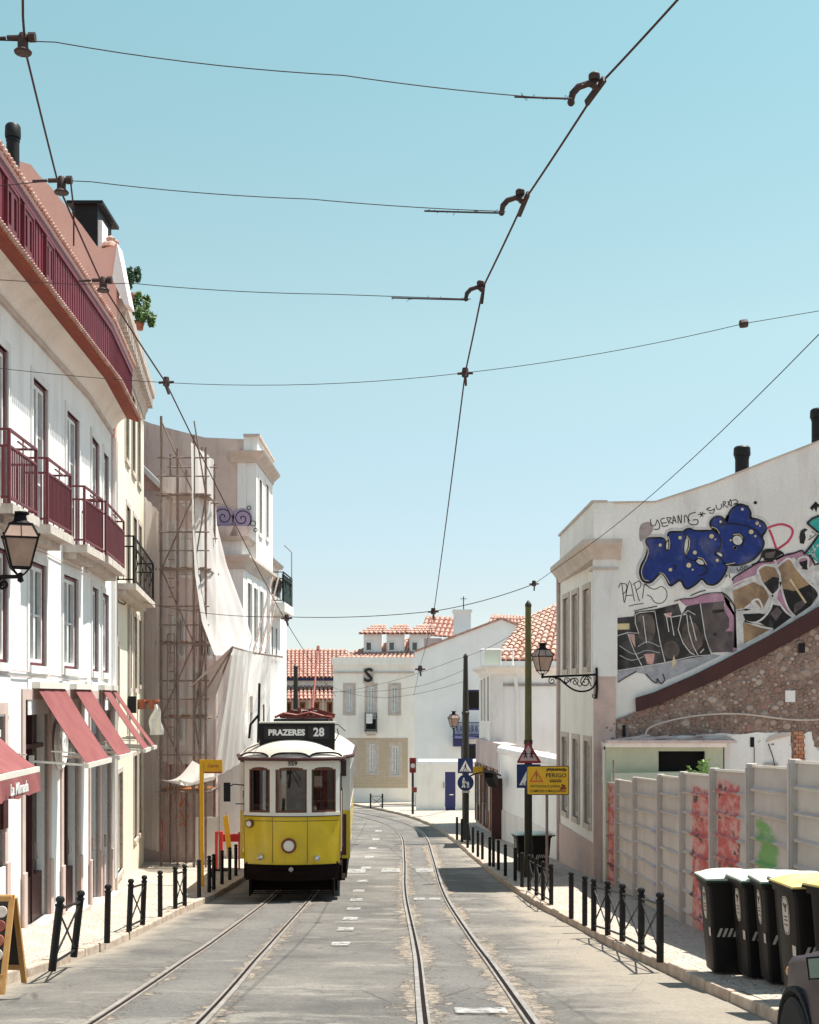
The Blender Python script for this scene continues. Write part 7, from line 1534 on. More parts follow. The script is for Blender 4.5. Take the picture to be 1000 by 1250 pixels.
def ear(t_, mb, a_, b_): mb.bar(a_, b_, .02, .035); part('wire_ear', mb, M['ins'], t_)
hanger(28, 53, 6.9, .82, 'bell hanger at the top left corner of the sky'); hanger(75, 226, 8.5, .85, 'bell hanger over the pink gable, second on the left wire'); hanger(126, 347, 10, .85, 'bell hanger in front of the maroon attic, third on the left wire')
for a_ in ((728, 104, 7.2, 1.05, 'gooseneck hanger nearest the top of the right wire', (738, 96, 7.15), (716, 126, 7.3)), (637, 243, 8.6, 1.0, 'second gooseneck hanger down the right wire', (645, 236, 8.55), (634, 262, 8.75)), (588, 352, 9.9, .9, 'third gooseneck hanger down the right wire, smallest', (591, 345, 9.9), (588, 370, 10.0))):
    t_, mb = gooseneck(*a_[:5]); ear(t_, mb, P(*a_[5]), P(*a_[6]))
def clampx(px, py, d, s, label):
    c_ = P(px, py, d); t_ = thing('wire_clamp', label, 'clamp', c_, 0, 'small clamps where span and contact wires cross'); mb = MB(); mb.tube([c_+Vector((-.07*s, 0, 0)), c_+Vector((.07*s, 0, .005))], .012*s, 6); mb.lathe(c_, [(.03*s, -.03*s), (.034*s, 0), (.026*s, .05*s)], 10); part('body', mb, M['ins'], t_)
    mb = MB(); mb.bar(c_+Vector((0, -.05*s, -.02*s)), c_+Vector((.01*s, .08*s, -.08*s)), .02*s, .03*s); part('wire_ear', mb, M['ins'], t_)
clampx(203, 467, 12.1, 1, 'clamp on the left contact wire above the cream cornice'); clampx(568, 456, 11.8, 1, 'clamp on the right contact wire in mid sky')
clampx(350, 755, 25.2, 1.5, 'far clamp above the tram'); clampx(529, 747, 23.6, 1.4, 'far clamp above the red roofs'); clampx(652, 713, 23, 1.2, 'far clamp above the green pole'); clampx(513, 817, 46, 2.6, 'farthest clamp in front of the white wing')
c_ = P(908, 395, 11.2); mb = MB(); mb.lathe(c_, [(.02, -.035), (.034, -.03), (.036, 0), (.034, .03), (.02, .035)], 10, (.98, .1, .15)); single('strain_insulator', mb, M['ins'], 'black strain insulator on the long wire at upper right', 'insulator', c_)
mb = MB(); rnd = random.Random(4)
for px0_, px1_, py_, d_ in ((628, 698, 118, 7.1), (518, 615, 257.5, 8.5), (478, 572, 363.5, 9.9)):
    for k in range(14):
        a_ = P(lerp(px0_, px1_, rnd.random()), py_+rnd.uniform(0, 2), d_); mb.tube([a_, a_+Vector((rnd.uniform(-.03, .03), 0, rnd.uniform(-.02, .025)))], .0018, 4)
    mb.tube([P(px0_, py_, d_), P((px0_+px1_)/2, py_+1.4, d_), P(px1_, py_+2.6, d_)], .0060, 5)
single('wire_binding', mb, M['wire'], 'frayed bindings twisted round the ends of the three upper span wires', 'wire binding', P(628, 118, 7.1), kind='stuff')

# ================================================================ POLES, LAMPS, SIGNS
def pole(px, pyb, ptop, d, r0, r1, m, m2, zsplit, label):
    b_ = P(px, 0, d); b_.z = gz(d)+.1; t_ = thing('tram_pole', label, 'pole', b_); zt_ = P(0, ptop, d).z
    mb = MB(); mb.tube([b_, Vector((b_.x, b_.y, zsplit))], r0, 14); part('lower_shaft', mb, M[m2], t_, smooth=True)
    mb = MB(); mb.tube([(b_.x, b_.y, zsplit), (b_.x, b_.y, zt_-.12)], [r0*.93, r1], 14); part('upper_shaft', mb, M[m], t_, smooth=True)
    mb = MB(); mb.lathe((b_.x, b_.y, zt_-.12), [(r1*1.1, 0), (r1*1.15, .06), (r1*.6, .12), (.02, .16)], 14); part('cap', mb, M[m2], t_, smooth=True); mb = MB(); mb.lathe((b_.x, b_.y, zsplit-.06), [(r0*1.15, 0), (r0*1.15, .08), (r0, .1)], 14); part('collar', mb, M[m2], t_, smooth=True); mb = MB(); mb.lathe((b_.x, b_.y, b_.z), [(r0*1.5, 0), (r0*1.5, .1), (r0*1.1, .5)], 14); part('base', mb, M[m2], t_, smooth=True)
    return b_
dP = 33.0
pb = pole(645, 0, 735, dP, .098, .075, 'polegr', 'poledk', P(0, 905, dP).z, 'tall olive green tram pole carrying the school warning sign')
dQ = 46.0
pole(568.5, 0, 799, dQ, .12, .075, 'poledk', 'poledk', P(0, 870, dQ).z, 'thinner dark tram pole with two blue round and square signs')
pole(361, 0, 812, 62, .14, .10, 'poledk', 'poledk', P(0, 880, 62).z, 'distant dark tram pole seen above the tram roof')
def board(name, label, cat, pts, m, d, th=.02, rim=None):
    t_ = thing(name, label, cat, P(*pts[0], d)); mb = MB(); mb.prism([P(x, y, d) for x, y in pts], (0, th, 0)); part('plate', mb, M[m], t_); return t_
# school warning triangle
ds_ = dP-.14
t = board('warning_sign', 'red bordered triangular children warning sign on the green pole', 'road sign', [(645, 904.5), (661, 930.5), (659.5, 931.8), (632.5, 931.8), (631, 930.5)], 'signr', ds_)
mb = MB(); mb.prism([P(645, 909.5, ds_-.006), P(656.3, 928.7, ds_-.006), P(634.4, 928.7, ds_-.006)], (0, .004, 0)); part('panel', mb, M['signp'], t)
mb = MB()
for x in (641.5, 649): 
    f = lambda a_, b_: P(x+a_, 920+b_, ds_-.010)
    mb.lathe(f(0, -2.6), [(.022, -.002), (.022, .002)], 8, (0, 1, 0)); mb.bar(f(0, -1.5), f(.4, 2.2), .045, .004, (0, 1, 0)); mb.bar(f(.4, 2), f(2, 5.5), .028, .004, (0, 1, 0)); mb.bar(f(.4, 2), f(-2, 5), .028, .004, (0, 1, 0)); mb.bar(f(0, -1), f(2.6, .5), .022, .004, (0, 1, 0)); mb.bar(f(0, -1), f(-2.6, 1), .022, .004, (0, 1, 0))
part('pictogram', mb, M['signk'], t)
# blue crossing sign behind the yellow one
def crossing(t_, x0, x1, y0, y1, d):
    mb = MB(); mb.prism([P((x0+x1)/2, y0+(y1-y0)*.12, d-.006), P(x1-(x1-x0)*.1, y1-(y1-y0)*.12, d-.006), P(x0+(x1-x0)*.1, y1-(y1-y0)*.12, d-.006)], (0, .004, 0)); part('triangle', mb, M['signw'], t_)
    mb = MB(); w = x1-x0; xm = (x0+x1)/2; hh = y1-y0; f = lambda a_, b_: P(xm+a_*w, y0+b_*hh, d-.010); k = w*d/F
    mb.lathe(f(.02, .36), [(.045*k, -.002), (.045*k, .002)], 8, (0, 1, 0)); mb.bar(f(.02, .42), f(0, .6), .08*k, .004, (0, 1, 0)); mb.bar(f(0, .58), f(.12, .78), .05*k, .004, (0, 1, 0)); mb.bar(f(0, .58), f(-.12, .78), .05*k, .004, (0, 1, 0)); mb.bar(f(.02, .44), f(-.1, .56), .035*k, .004, (0, 1, 0))
    for a_ in (-.24, -.12, 0, .12, .24): mb.bar(f(a_-.02, .8), f(a_+.02, .86), .05*k, .004, (0, 1, 0))
    part('pictogram', mb, M['signk'], t_)
t = board('crossing_sign', 'blue square pedestrian crossing sign half hidden behind the yellow danger sign', 'road sign', [(631, 933), (660, 933), (660, 962), (631, 962)], 'blue', ds_); crossing(t, 631, 660, 933, 962, ds_)
dd_ = dQ-.16
t = board('crossing_sign', 'blue square pedestrian crossing sign on the thin dark pole', 'road sign', [(559, 926), (577.5, 926), (577.5, 944), (559, 944)], 'blue', dd_); crossing(t, 559, 577.5, 926, 944, dd_)
c_ = P(568.5, 955.5, dd_); t = thing('pedestrian_sign', 'round blue pedestrian sign below the square crossing sign', 'road sign', c_); mb = MB(); mb.lathe(c_, [(.285, 0), (.285, .02)], 26, (0, 1, 0)); part('plate', mb, M['blue'], t)
mb = MB(); f = lambda a_, b_: P(568.5+a_, 955.5+b_, dd_-.006)
mb.lathe(f(-2.2, -5), [(.035, -.002), (.035, .002)], 8, (0, 1, 0)); mb.bar(f(-2.2, -3.6), f(-2.4, 1), .10, .004, (0, 1, 0)); mb.bar(f(-2.4, .8), f(-4, 6), .05, .004, (0, 1, 0)); mb.bar(f(-2.4, .8), f(-.8, 6), .05, .004, (0, 1, 0)); mb.bar(f(-2, -3), f(2, 1), .035, .004, (0, 1, 0)); mb.lathe(f(3, -.5), [(.028, -.002), (.028, .002)], 8, (0, 1, 0)); mb.bar(f(3, .5), f(3, 3.4), .07, .004, (0, 1, 0)); mb.bar(f(3, 3.2), f(2, 6.2), .035, .004, (0, 1, 0)); mb.bar(f(3, 3.2), f(4.2, 6), .035, .004, (0, 1, 0)); part('pictogram', mb, M['signw'], t)
mb = MB(); mb.box(P(564, 0, dd_).x, P(573.5, 0, dd_).x, dd_, dd_+.02, P(0, 968, dd_).z, P(0, 964.5, dd_).z); single('small_plate', mb, M['shack'], 'small pale plate under the round pedestrian sign', 'plate', P(568, 966, dd_))
# yellow danger sign
dy = 30.5
def rrect(x0, x1, y0, y1, r_, d, n=4):
    out = []
    for cx, cy, a0 in ((x1-r_, y0+r_, -90), (x1-r_, y1-r_, 0), (x0+r_, y1-r_, 90), (x0+r_, y0+r_, 180)):
        for k in range(n+1): a_ = math.radians(a0+90*k/n); out.append(P(cx+r_*math.cos(a_), cy+r_*math.sin(a_), d))
    return out
t = thing('danger_sign', 'yellow PERIGO danger sign with an exclamation triangle and scrawls', 'sign', P(669, 971, dy))
mb = MB(); mb.prism(rrect(643, 695, 935, 970.5, 2.2, dy), (0, .02, 0)); part('border', mb, M['signk'], t)
mb = MB(); mb.prism(rrect(643.9, 694.1, 935.9, 969.6, 1.9, dy-.004), (0, .003, 0)); part('panel', mb, M['signy'], t)
mb = MB(); tri = [(654.8, 939.5), (663.5, 954.8), (646.2, 954.8)]; inn = [(654.8, 943), (660.6, 953), (649.1, 953)]
mb.prism([P(*p, dy-.008) for p in tri], (0, .003, 0), [[P(*p, dy-.008) for p in inn]]); part('warning_triangle', mb, M['signrd'], t)
def tm_(s_, px, py, size, m, off=.002, sx=1, d=dy-.009):
    c_ = P(px, py, d); mb = MB(); textmesh(mb, s_, Matrix(((1, 0, 0, c_.x), (0, 0, -1, c_.y), (0, 1, 0, c_.z), (0, 0, 0, 1))), size, off, .001, sx); part('lettering', mb, M[m], t)
tm_('!', 654.8, 948.3, .21, 'signk'); tm_('PERIGO', 679, 946.8, .135, 'signk', .0015, 1.05)
tm_('ENTRADA E SAÍDA DE', 669, 960, .082, 'signk', .0003, 1.0); tm_('CAMIÕES E MÁQUINAS', 669, 965.8, .082, 'signk', .0003, .98)
mb = MB(); fs_ = lambda p: P(p[0], p[1], dy-.0125)
rnd = random.Random(6)
for x0_ in range(9): x = 667+x0_*2.7; ribbon(mb, smooth([(x, 937+rnd.uniform(0, 1.5)), (x+1.3, 941+rnd.uniform(-1, 1)), (x+2.4, 937+rnd.uniform(0, 2)), (x+3.2, 941)]), .8, fs_)
for x0_ in range(5): x = 671+x0_*3.0; ribbon(mb, smooth([(x, 951), (x+1, 955), (x+2, 951.5), (x+1.5, 954.5), (x+3, 954)]), .6, fs_)
part('scrawl', mb, M['signk'], t)
mb = MB(); ribbon(mb, smooth([(684, 965), (689, 960), (686, 958), (691, 963), (684, 962)]), 1.3, fs_); part('scrawl', mb, M['signr'], t)
b_ = G(670, 1064, .15); mb = MB(); mb.tube([(P(668, 0, dy).x, dy+.04, gz(dy)+.14), (P(668, 0, dy).x, dy+.04, P(0, 937, dy).z)], .035, 10); part('post', mb, M['scaf'], t, smooth=True)

# lanterns
def lantern(c_, s, par, lit=False):
    # c_: centre of the lantern base; hexagonal cage widening upwards, sloped roof, chimney
    def sq(z, r_): return [c_+Vector((math.cos(k*math.pi/2+math.pi/4+rot)*r_*s, math.sin(k*math.pi/2+math.pi/4+rot)*r_*s, z*s)) for k in range(4)]
    rot = .35
    lv = [(0, .185), (.42, .325), (.435, .345), (.62, .22), (.64, .20)]
    A, B_, C_, D_, E_ = [sq(z, r_) for z, r_ in lv]
    mb = MB()
    for k in range(4):
        j = (k+1) % 4; mb.bar(A[k], B_[k], .022*s); mb.bar(A[k], A[j], .022*s); mb.bar(B_[k], B_[j], .03*s); mb.bar(C_[k], D_[k], .02*s); mb.bar(D_[k], D_[j], .03*s)
        mb.ball(C_[k]+Vector((0, 0, .03*s)), .022*s, 6, 5)
        m_ = (C_[k]+C_[j])/2; n_ = (D_[k]+D_[j])/2; mb.bar(m_, n_, .012*s)
    mb.lathe(c_+Vector((0, 0, .63*s)), [(.16*s, 0), (.10*s, .05*s), (.085*s, .13*s), (.13*s, .15*s), (.13*s, .175*s), (.03*s, .19*s)], 12)
    for k in range(4): mb.tube([A[k], A[k].lerp(c_+Vector((0, 0, -.05*s)), .6)+Vector((0, 0, -.06*s)), c_+Vector((0, 0, -.13*s))], .012*s, 5)
    mb.lathe(c_+Vector((0, 0, -.22*s)), [(.01*s, 0), (.05*s, .03*s), (.03*s, .09*s), (.05*s, .12*s), (.02*s, .15*s)], 10)
    ln = part('lantern', mb, M['iron'], par)
    mb = MB()
    for k in range(4): j = (k+1) % 4; mb.q(A[k], A[j], B_[j], B_[k]); mb.q(C_[k], C_[j], D_[j], D_[k])
    part('glass', mb, M['lampglass'], ln)
def scroll(mb, c_, r_, dx, a0, turns, rad, ex, flip=1):
    pts = []
    n_ = int(turns*14)
    for i in range(n_+1): a_ = a0+flip*i/14*6.283; rr_ = r_*(1-.8*i/n_); pts.append(c_+ex*(math.cos(a_)*rr_)+Vector((0, 0, math.sin(a_)*rr_)))
    mb.tube(pts, rad, 5)
dl = 31.25
t = thing('wall_lamp', 'black street lantern on a scrolled iron bracket fixed to the graffiti house corner', 'street lamp', P(730, 828, dl))
lantern(P(662.5, 819, dl), .82, t)
ex = Vector((1, 0, 0)); mb = MB(); mb.bar(P(662, 826.5, dl), P(729, 823.5, dl), .03, .05); mb.tube([P(*p, dl) for p in smooth([(672, 826), (683, 829), (694, 838), (703, 843), (713, 844), (722, 841), (727, 834), (729, 826)])], .022, 6)
scroll(mb, P(715, 832, dl), .15, 1, .4, 1.6, .014, ex); scroll(mb, P(702, 832.5, dl), .11, 1, 3.3, 1.4, .012, ex, -1); scroll(mb, P(692, 831, dl), .08, 1, .2, 1.3, .012, ex); scroll(mb, P(674, 831, dl), .10, 1, .3, 1.5, .012, ex); scroll(mb, P(726, 850, dl), .06, 1, 2, 1.2, .012, ex)
mb.tube([P(728.5, 815, dl), P(729, 840, dl), P(728, 853, dl)], .03, 6); mb.tube([P(*p, dl) for p in smooth([(684, 828), (690, 835), (700, 828), (708, 838), (716, 826), (722, 838)])], .012, 5)
part('bracket', mb, M['iron'], t)
dl = 17.5
t = thing('wall_lamp', 'large black street lantern on a wall bracket at the left edge below the balcony', 'street lamp', P(-15, 705, dl))
lantern(P(25, 693, dl), .92, t)
mb = MB(); mb.bar(P(24, 704, dl), P(-17, 704, dl), .05, .05); scroll(mb, P(4, 713, dl), .085, 1, 1.2, 1.5, .02, ex); scroll(mb, P(-8, 716, dl), .1, 1, 0, 1.4, .02, ex); mb.tube([P(-15, 690, dl), P(-15, 735, dl)], .03, 6); part('bracket', mb, M['iron'], t)
dl = 62.0
t = thing('wall_lamp', 'small distant lantern beside the blue balcony', 'street lamp', P(554, 900, dl))
lantern(P(554, 887, dl), .9, t); mb = MB(); mb.tube([P(554, 892, dl), P(554, 900, dl), P(580, 901, dl+6)], .05, 6); part('bracket', mb, M['blued'], t)

# traffic light
dt = 64.0
b_ = P(504, 0, dt); b_.z = gz(dt)+.1; t = thing('traffic_light', 'small traffic light with red housing at the street corner', 'traffic light', b_)
mb = MB(); mb.tube([b_, (b_.x, dt, P(0, 925, dt).z)], .06, 8); part('post', mb, M['poledk'], t)
zt_ = P(0, 925, dt).z; mb = MB(); mb.box(b_.x-.16, b_.x+.16, dt-.2, dt, P(0, 943, dt).z, zt_); hs_ = part('housing', mb, M['oxide'], t)
for k in range(3): mb = MB(); mb.lathe((b_.x, dt-.205, zt_-.14-k*.24), [(.10, 0), (.11, .1), (.09, .1), (.085, .02)], 12, (0, -1, 0)); part('visor', mb, M['signr'] if k != 1 else M['sashw'], hs_)
mb = MB(); mb.box(b_.x-.05, b_.x+.2, dt-.15, dt-.05, P(0, 967, dt).z, P(0, 961, dt).z); part('push_box', mb, M['oxide'], t)

# bus stop
b_ = P(247, 0, 30.2); b_.z = gz(30.2)+.12; t = thing('bus_stop', 'yellow bus stop post with a small flag sign on the left pavement', 'bus stop', b_)
mb = MB(); z1 = P(0, 927, 30.2).z; mb.box(b_.x-.06, b_.x+.03, 30.17, 30.23, b_.z, z1); part('post', mb, M['signy'], t)
mb = MB(); x1_ = P(271.5, 0, 30.2).x; mb.box(b_.x+.035, x1_, 30.18, 30.22, P(0, 944, 30.2).z, z1-.01); fl = part('flag', mb, M['signy'], t)
mb = MB(); mb.box(b_.x+.05, x1_-.01, 30.172, 30.178, P(0, 943.6, 30.2).z, P(0, 942.2, 30.2).z); part('stripe', mb, M['signr'], fl); mb = MB(); textmesh(mb, 'Carris', Matrix(((1, 0, 0, (b_.x+x1_)/2+.02), (0, 0, -1, 30.176), (0, 1, 0, P(0, 935, 30.2).z), (0, 0, 0, 1))), .1, .001, .001); part('lettering', mb, M['signr'], fl)

# bollards
def bol_mesh(x, y, z, h_=.8, r_=.043, lean=(0, 0)):
    mb = MB(); ax = Vector((lean[0], lean[1], 1)).normalized(); mb.lathe((x, y, z), [(r_, 0), (r_, h_*.86), (r_*1.18, h_*.865), (r_*1.18, h_*.885), (r_*.8, h_*.89), (r_*.8, h_*.915), (r_*1.1, h_*.93), (r_*1.15, h_*.96), (r_*.8, h_*.99), (.005, h_)], 12, ax); return mb
names = {}
def bollard(px, py, label, lean=(0, 0)):
    p = G(px, py, .12); t_ = single('bollard', bol_mesh(p.x, p.y, p.z, lean=lean), M['black'], label, 'bollard', p, 'black pavement bollards', smooth=True); return p
def barrier(pxs, label, lean=(0, 0), skip=()):
    ps = [G(px, py, .12) for px, py in pxs]; t_ = thing('crossed_barrier', label, 'barrier', ps[0], 0, 'black barriers with crossed braces')
    L_ = Vector((lean[0], lean[1], 1)).normalized()
    for p in ps: part('post', bol_mesh(p.x, p.y, p.z, lean=lean), M['black'], t_, smooth=True)
    for i in range(len(ps)-1):
        if i in skip: continue
        a_, b_ = ps[i], ps[i+1]; mb = MB()
        mb.tube([a_+L_*.66, b_+L_*.66], .016, 6); mb.tube([a_+L_*.08, b_+L_*.08], .016, 6); mb.tube([a_+L_*.64, b_+L_*.1], .012, 6); mb.tube([a_+L_*.1, b_+L_*.64], .012, 6); part('cross_brace', mb, M['steel'] if False else M['black'], t_)
barrier([(63.5, 1185), (90, 1168)], 'nearest left barrier, leaning, by the chalk board', (.12, -.02))
bollard(130.6, 1151, 'single bollard between the two left barriers', (.02, 0))
barrier([(157.5, 1137), (174, 1129)], 'second barrier along the left kerb', (.04, 0))
bollard(195.5, 1119, 'single bollard before the third left barrier'); barrier([(214, 1110), (225.5, 1106)], 'third barrier along the left kerb')
bollard(243, 1096, 'bollard at the foot of the yellow bus stop'); barrier([(255.5, 1089), (261, 1086)], 'left barrier in the tram shadow'); bollard(271, 1079, 'bollard just left of the tram front'); bollard(280.5, 1074, 'bollard beside the red barrier post'); bollard(288, 1069, 'left bollard half hidden by the tram side')
bollard(697.5, 1121.5, 'lone bollard between the two right hand barrier rows')
barrier([(714, 1130), (725, 1136), (742, 1141.5), (760, 1149), (783, 1161.5), (806, 1174.5)], 'long near barrier of six posts along the right kerb', skip=(0,))
barrier([(637.5, 1083), (646, 1087), (655, 1093), (663, 1099), (673, 1104.5)], 'farther barrier of five posts by the green pole', skip=(0,))
for i, (px, py) in enumerate(((558, 1025), (564, 1028), (571, 1035), (577.5, 1041), (583.5, 1046), (589, 1049), (598, 1057), (602.5, 1058), (608.5, 1062), (617, 1069), (629, 1075))):
    bollard(px, py, ['farthest bollard in the right kerb row', 'second farthest right kerb bollard', 'right kerb bollard just beyond the thin pole', 'right kerb bollard just this side of the thin pole', 'first of a close pair before the brown shopfront', 'second of a close pair before the brown shopfront', 'left of two touching bollards by the shopfront', 'right of two touching bollards by the shopfront', 'bollard left of the two distant bins', 'bollard in front of the left distant bin', 'bollard in front of the right distant bin'][i])
barrier([(452.5, 987), (467, 987)], 'tiny far barrier in front of the letter S house')

# ================================================================ BINS
def make_bin(lidm, label, loc, rotz, group, lid_label=None, cat='wheelie bin'):
    t_ = thing('wheelie_bin', label, cat, (0, 0, 0), 0, group)
    w0, w1, d0_, d1_, H_ = .19, .235, .19, .26, .98
    mb = MB(); n_ = 4
    def rr_(w, d, z, k=.05):
        out = []
        for sx_, sy_ in ((1, 1), (-1, 1), (-1, -1), (1, -1)):
            for q in range(4):
                a_ = math.atan2(sy_, sx_)-math.pi/4+q*math.pi/6; out.append(Vector((sx_*(w-k)+k*math.cos(a_), sy_*(d-k)+k*math.sin(a_), z)))
        return out
    rings = [rr_(lerp(w0, w1, z/H_), lerp(d0_, d1_, z/H_), z+.02) for z in (0, .06, .4, .8, .90)]+[rr_(w1+.02, d1_+.02, .92), rr_(w1+.025, d1_+.025, .985), rr_(w1-.02, d1_-.02, .985)]
    b_ = 0
    for r2_ in rings: mb.v += r2_
    for i in range(len(rings)-1):
        for k in range(16): q, q2 = i*16+k, i*16+(k+1) % 16; mb.f.append((q, q2, q2+16, q+16))
    mb.f.append(tuple(range(16))); mb.f.append(tuple((len(rings)-1)*16+k for k in range(16)))
    part('body', mb, M['bin'], t_, smooth=25, local=True)
    mb = MB()
    def lidf(u, v): x = (u-.5)*2*(w1+.035); y = (v-.5)*2*(d1_+.04)+.01; z = 1.0+.055*(1-(2*u-1)**4)*(1-(2*v-1)**4)+.012*math.sin(v*3); return (x, y, z)
    mb.sheet(lidf, 12, 12)
    mb.box(-w1-.03, w1+.03, -d1_-.03, d1_+.05, .985, 1.003); part('lid', mb, M[lidm], t_, smooth=50, local=True)
    mb = MB(); mb.box(-w1-.033, w1+.033, -d1_-.035, d1_+.055, .965, .984); mb.tube([(-w1+.03, d1_+.05, .95), (-w1+.03, d1_+.09, .97), (w1-.03, d1_+.09, .97), (w1-.03, d1_+.05, .95)], .016, 6); part('rim', mb, M['bindkgreen'] if lidm != 'binyellow' else M['bin'], t_, local=True)
    for s_ in (-1, 1): mb = MB(); mb.lathe((s_*(w0+.02), d0_, .1), [(.1, -.025), (.1, .025)], 14, (1, 0, 0)); part('wheel', mb, M['rubber'], t_, local=True)
    # sticker on the front face (-y): rounded oval, and a striped band that wraps the side
    def ff(x, z, o=.004): dd = lerp(d0_, d1_, z/H_); return Vector((x, -dd-o, z+.02))
    mb = MB(); q = [ff(.095*math.cos(a_), .70+.05*(1 if math.sin(a_) > 0 else -1)*0+.155*math.sin(a_)) for a_ in [k*.2618 for k in range(24)]]
    q = [ff(.085*math.copysign(abs(math.cos(a_))**.6, math.cos(a_)), .70+.165*math.copysign(abs(math.sin(a_))**.8, math.sin(a_))) for a_ in [k*.2618 for k in range(24)]]; mb.q(*q)
    st_ = part('sticker', mb, M['signp'] if False else M['stone'], t_, local=True)
    mb = MB(); mb.bar(ff(-.03, .80, .006), ff(0, .765, .006), .018, .004, (0, 1, 0)); mb.bar(ff(.03, .80, .006), ff(0, .765, .006), .018, .004, (0, 1, 0)); mb.bar(ff(0, .77, .006), ff(0, .73, .006), .014, .004, (0, 1, 0))
    for z in (.69, .66, .62): mb.bar(ff(-.035, z, .006), ff(.035, z, .006), .008, .004, (0, 1, 0))
    for k in range(24): a0, a1 = k*.2618, (k+1)*.2618; e_ = lambda a_: ff(.074*math.copysign(abs(math.cos(a_))**.6, math.cos(a_)), .70+.152*math.copysign(abs(math.sin(a_))**.8, math.sin(a_)), .006); mb.bar(e_(a0), e_(a1), .005, .003, (0, 1, 0))
    part('print', mb, M['signk'], st_, local=True)
    mb = MB(); zc_ = .42
    for k in range(7):     # on the side face (+x) and on the front
        y = -.17+k*.055
        def sf(y, z): return Vector(((lerp(w0, w1, z/H_)+.004), y, z+.02))
        mb.q(sf(y, zc_-.045), sf(y+.03, zc_-.045), sf(y+.065, zc_+.045), sf(y+.035, zc_+.045))
        def sf2(y, z): return Vector((-(lerp(w0, w1, z/H_)+.004), y, z+.02))
        mb.q(sf2(y, zc_-.045), sf2(y+.03, zc_-.045), sf2(y+.065, zc_+.045), sf2(y+.035, zc_+.045))
    part('reflective_band', mb, M['stone'], t_, local=True, kind='stuff'); mb = MB(); mb.q(ff(.10, zc_-.045), ff(.175, zc_-.045), ff(.18, zc_+.045), ff(.10, zc_+.045)); part('reflective_tab', mb, M['stone'], t_, local=True)
    t_.location = loc; t_.rotation_euler = (0, 0, rotz); return t_
RB = -math.pi/2-.38            # fronts face the street, turned a little to the camera
bA = make_bin('bingreen', 'black wheelie bin with pale lid, farthest and leftmost of the near row', (3.34, 13.75, gz(13.75)+.13), -math.pi/2+.02, 'black wheelie bins on the right pavement')
for (x, y, rz, lb) in ((3.56, 13.25, .06, 'second bin of the near row, striped band low on its side'), (3.64, 12.72, -.02, 'third bin of the near row, leaning against the fourth'), (3.70, 12.2, .04, 'fourth bin of the near row, last with a pale green lid')):
    dup(bA, (x, y, gz(y)+.13), -math.pi/2+rz, lb)
bY = make_bin('binyellow', 'black bin with a yellow lid standing in front of the pale lidded row', (3.48, 11.3, gz(11.3)+.13), -math.pi/2+.10, 'black bins with yellow lids')
dup(bY, (3.60, 10.65, gz(10.65)+.13), -math.pi/2+.4, 'second yellow lidded bin, cut by the right edge')
p = G(627, 1062, .13); 
q = dup(bA, (p.x+.25, 31.5+3.0, gz(34.5)+.13), -math.pi/2+.2, 'left of two distant dark bins behind the green pole'); q.scale = (.95, .95, .98)
q = dup(bA, (p.x+.62, 34.2, gz(34.2)+.13), -math.pi/2+.2, 'right of two distant dark bins behind the green pole'); q.scale = (1.1, 1.0, 1.0)
for r_ in (q,):
    pass

# ================================================================ CHALK BOARD
bx = G(-14, 1206, .12)
t = thing('menu_board', 'wooden A-frame menu board with round food pictures on the left pavement', 'menu board', bx, .10)
# local frame: x right, y back
mbp = lambda *a_: None
H_ = .84; wl = .48
for s_, nm in ((-1, 'front_frame'), (1, 'back_frame')):
    mb = MB(); t0, t1 = s_*.26, s_*.03
    a_ = [Vector((-wl/2, t0, 0)), Vector((wl/2, t0, 0)), Vector((wl/2, t1, H_)), Vector((-wl/2, t1, H_))]
    mb.bar(a_[0], a_[3], .05, .03, (0, 1, 0)); mb.bar(a_[1], a_[2], .05, .03, (0, 1, 0)); mb.bar(a_[3], a_[2], .05, .03, (0, 1, 0)); mb.bar(a_[0].lerp(a_[3], .18), a_[1].lerp(a_[2], .18), .05, .03, (0, 1, 0))
    fr_ = part(nm, mb, M['signwood'], t, local=True)
    mb = MB(); mb.hexa([a_[0].lerp(a_[3], .2), a_[1].lerp(a_[2], .2), a_[1].lerp(a_[2], .2)+Vector((0, .01, 0)), a_[0].lerp(a_[3], .2)+Vector((0, .01, 0)), a_[3], a_[2], a_[2]+Vector((0, .01, 0)), a_[3]+Vector((0, .01, 0))]); part('chalk_panel', mb, M['signk'], fr_, local=True)
    if s_ < 0:
        for i in range(4):
            for j in range(3):
                c_ = a_[0].lerp(a_[3], .86-.15*i)+Vector((.12+.14*j, -.012, 0)); mb = MB(); mb.lathe(c_, [(.055, 0), (.05, .006)], 14, (0, -1, .22)); part('food_picture', mb, (M['oxide'], M['terra'], M['stone'])[(i+j) % 3], fr_, local=True)
        mb = MB()
        for i in range(3): mb.tube([a_[0].lerp(a_[3], .30-.04*i)+Vector((.1+u*.3, -.014, .01*math.sin(u*25+i))) for u in [k/14 for k in range(15)]], .003, 4)
        part('chalk_writing', mb, M['signw'], fr_, local=True)
t.rotation_euler = (0, 0, -.1)

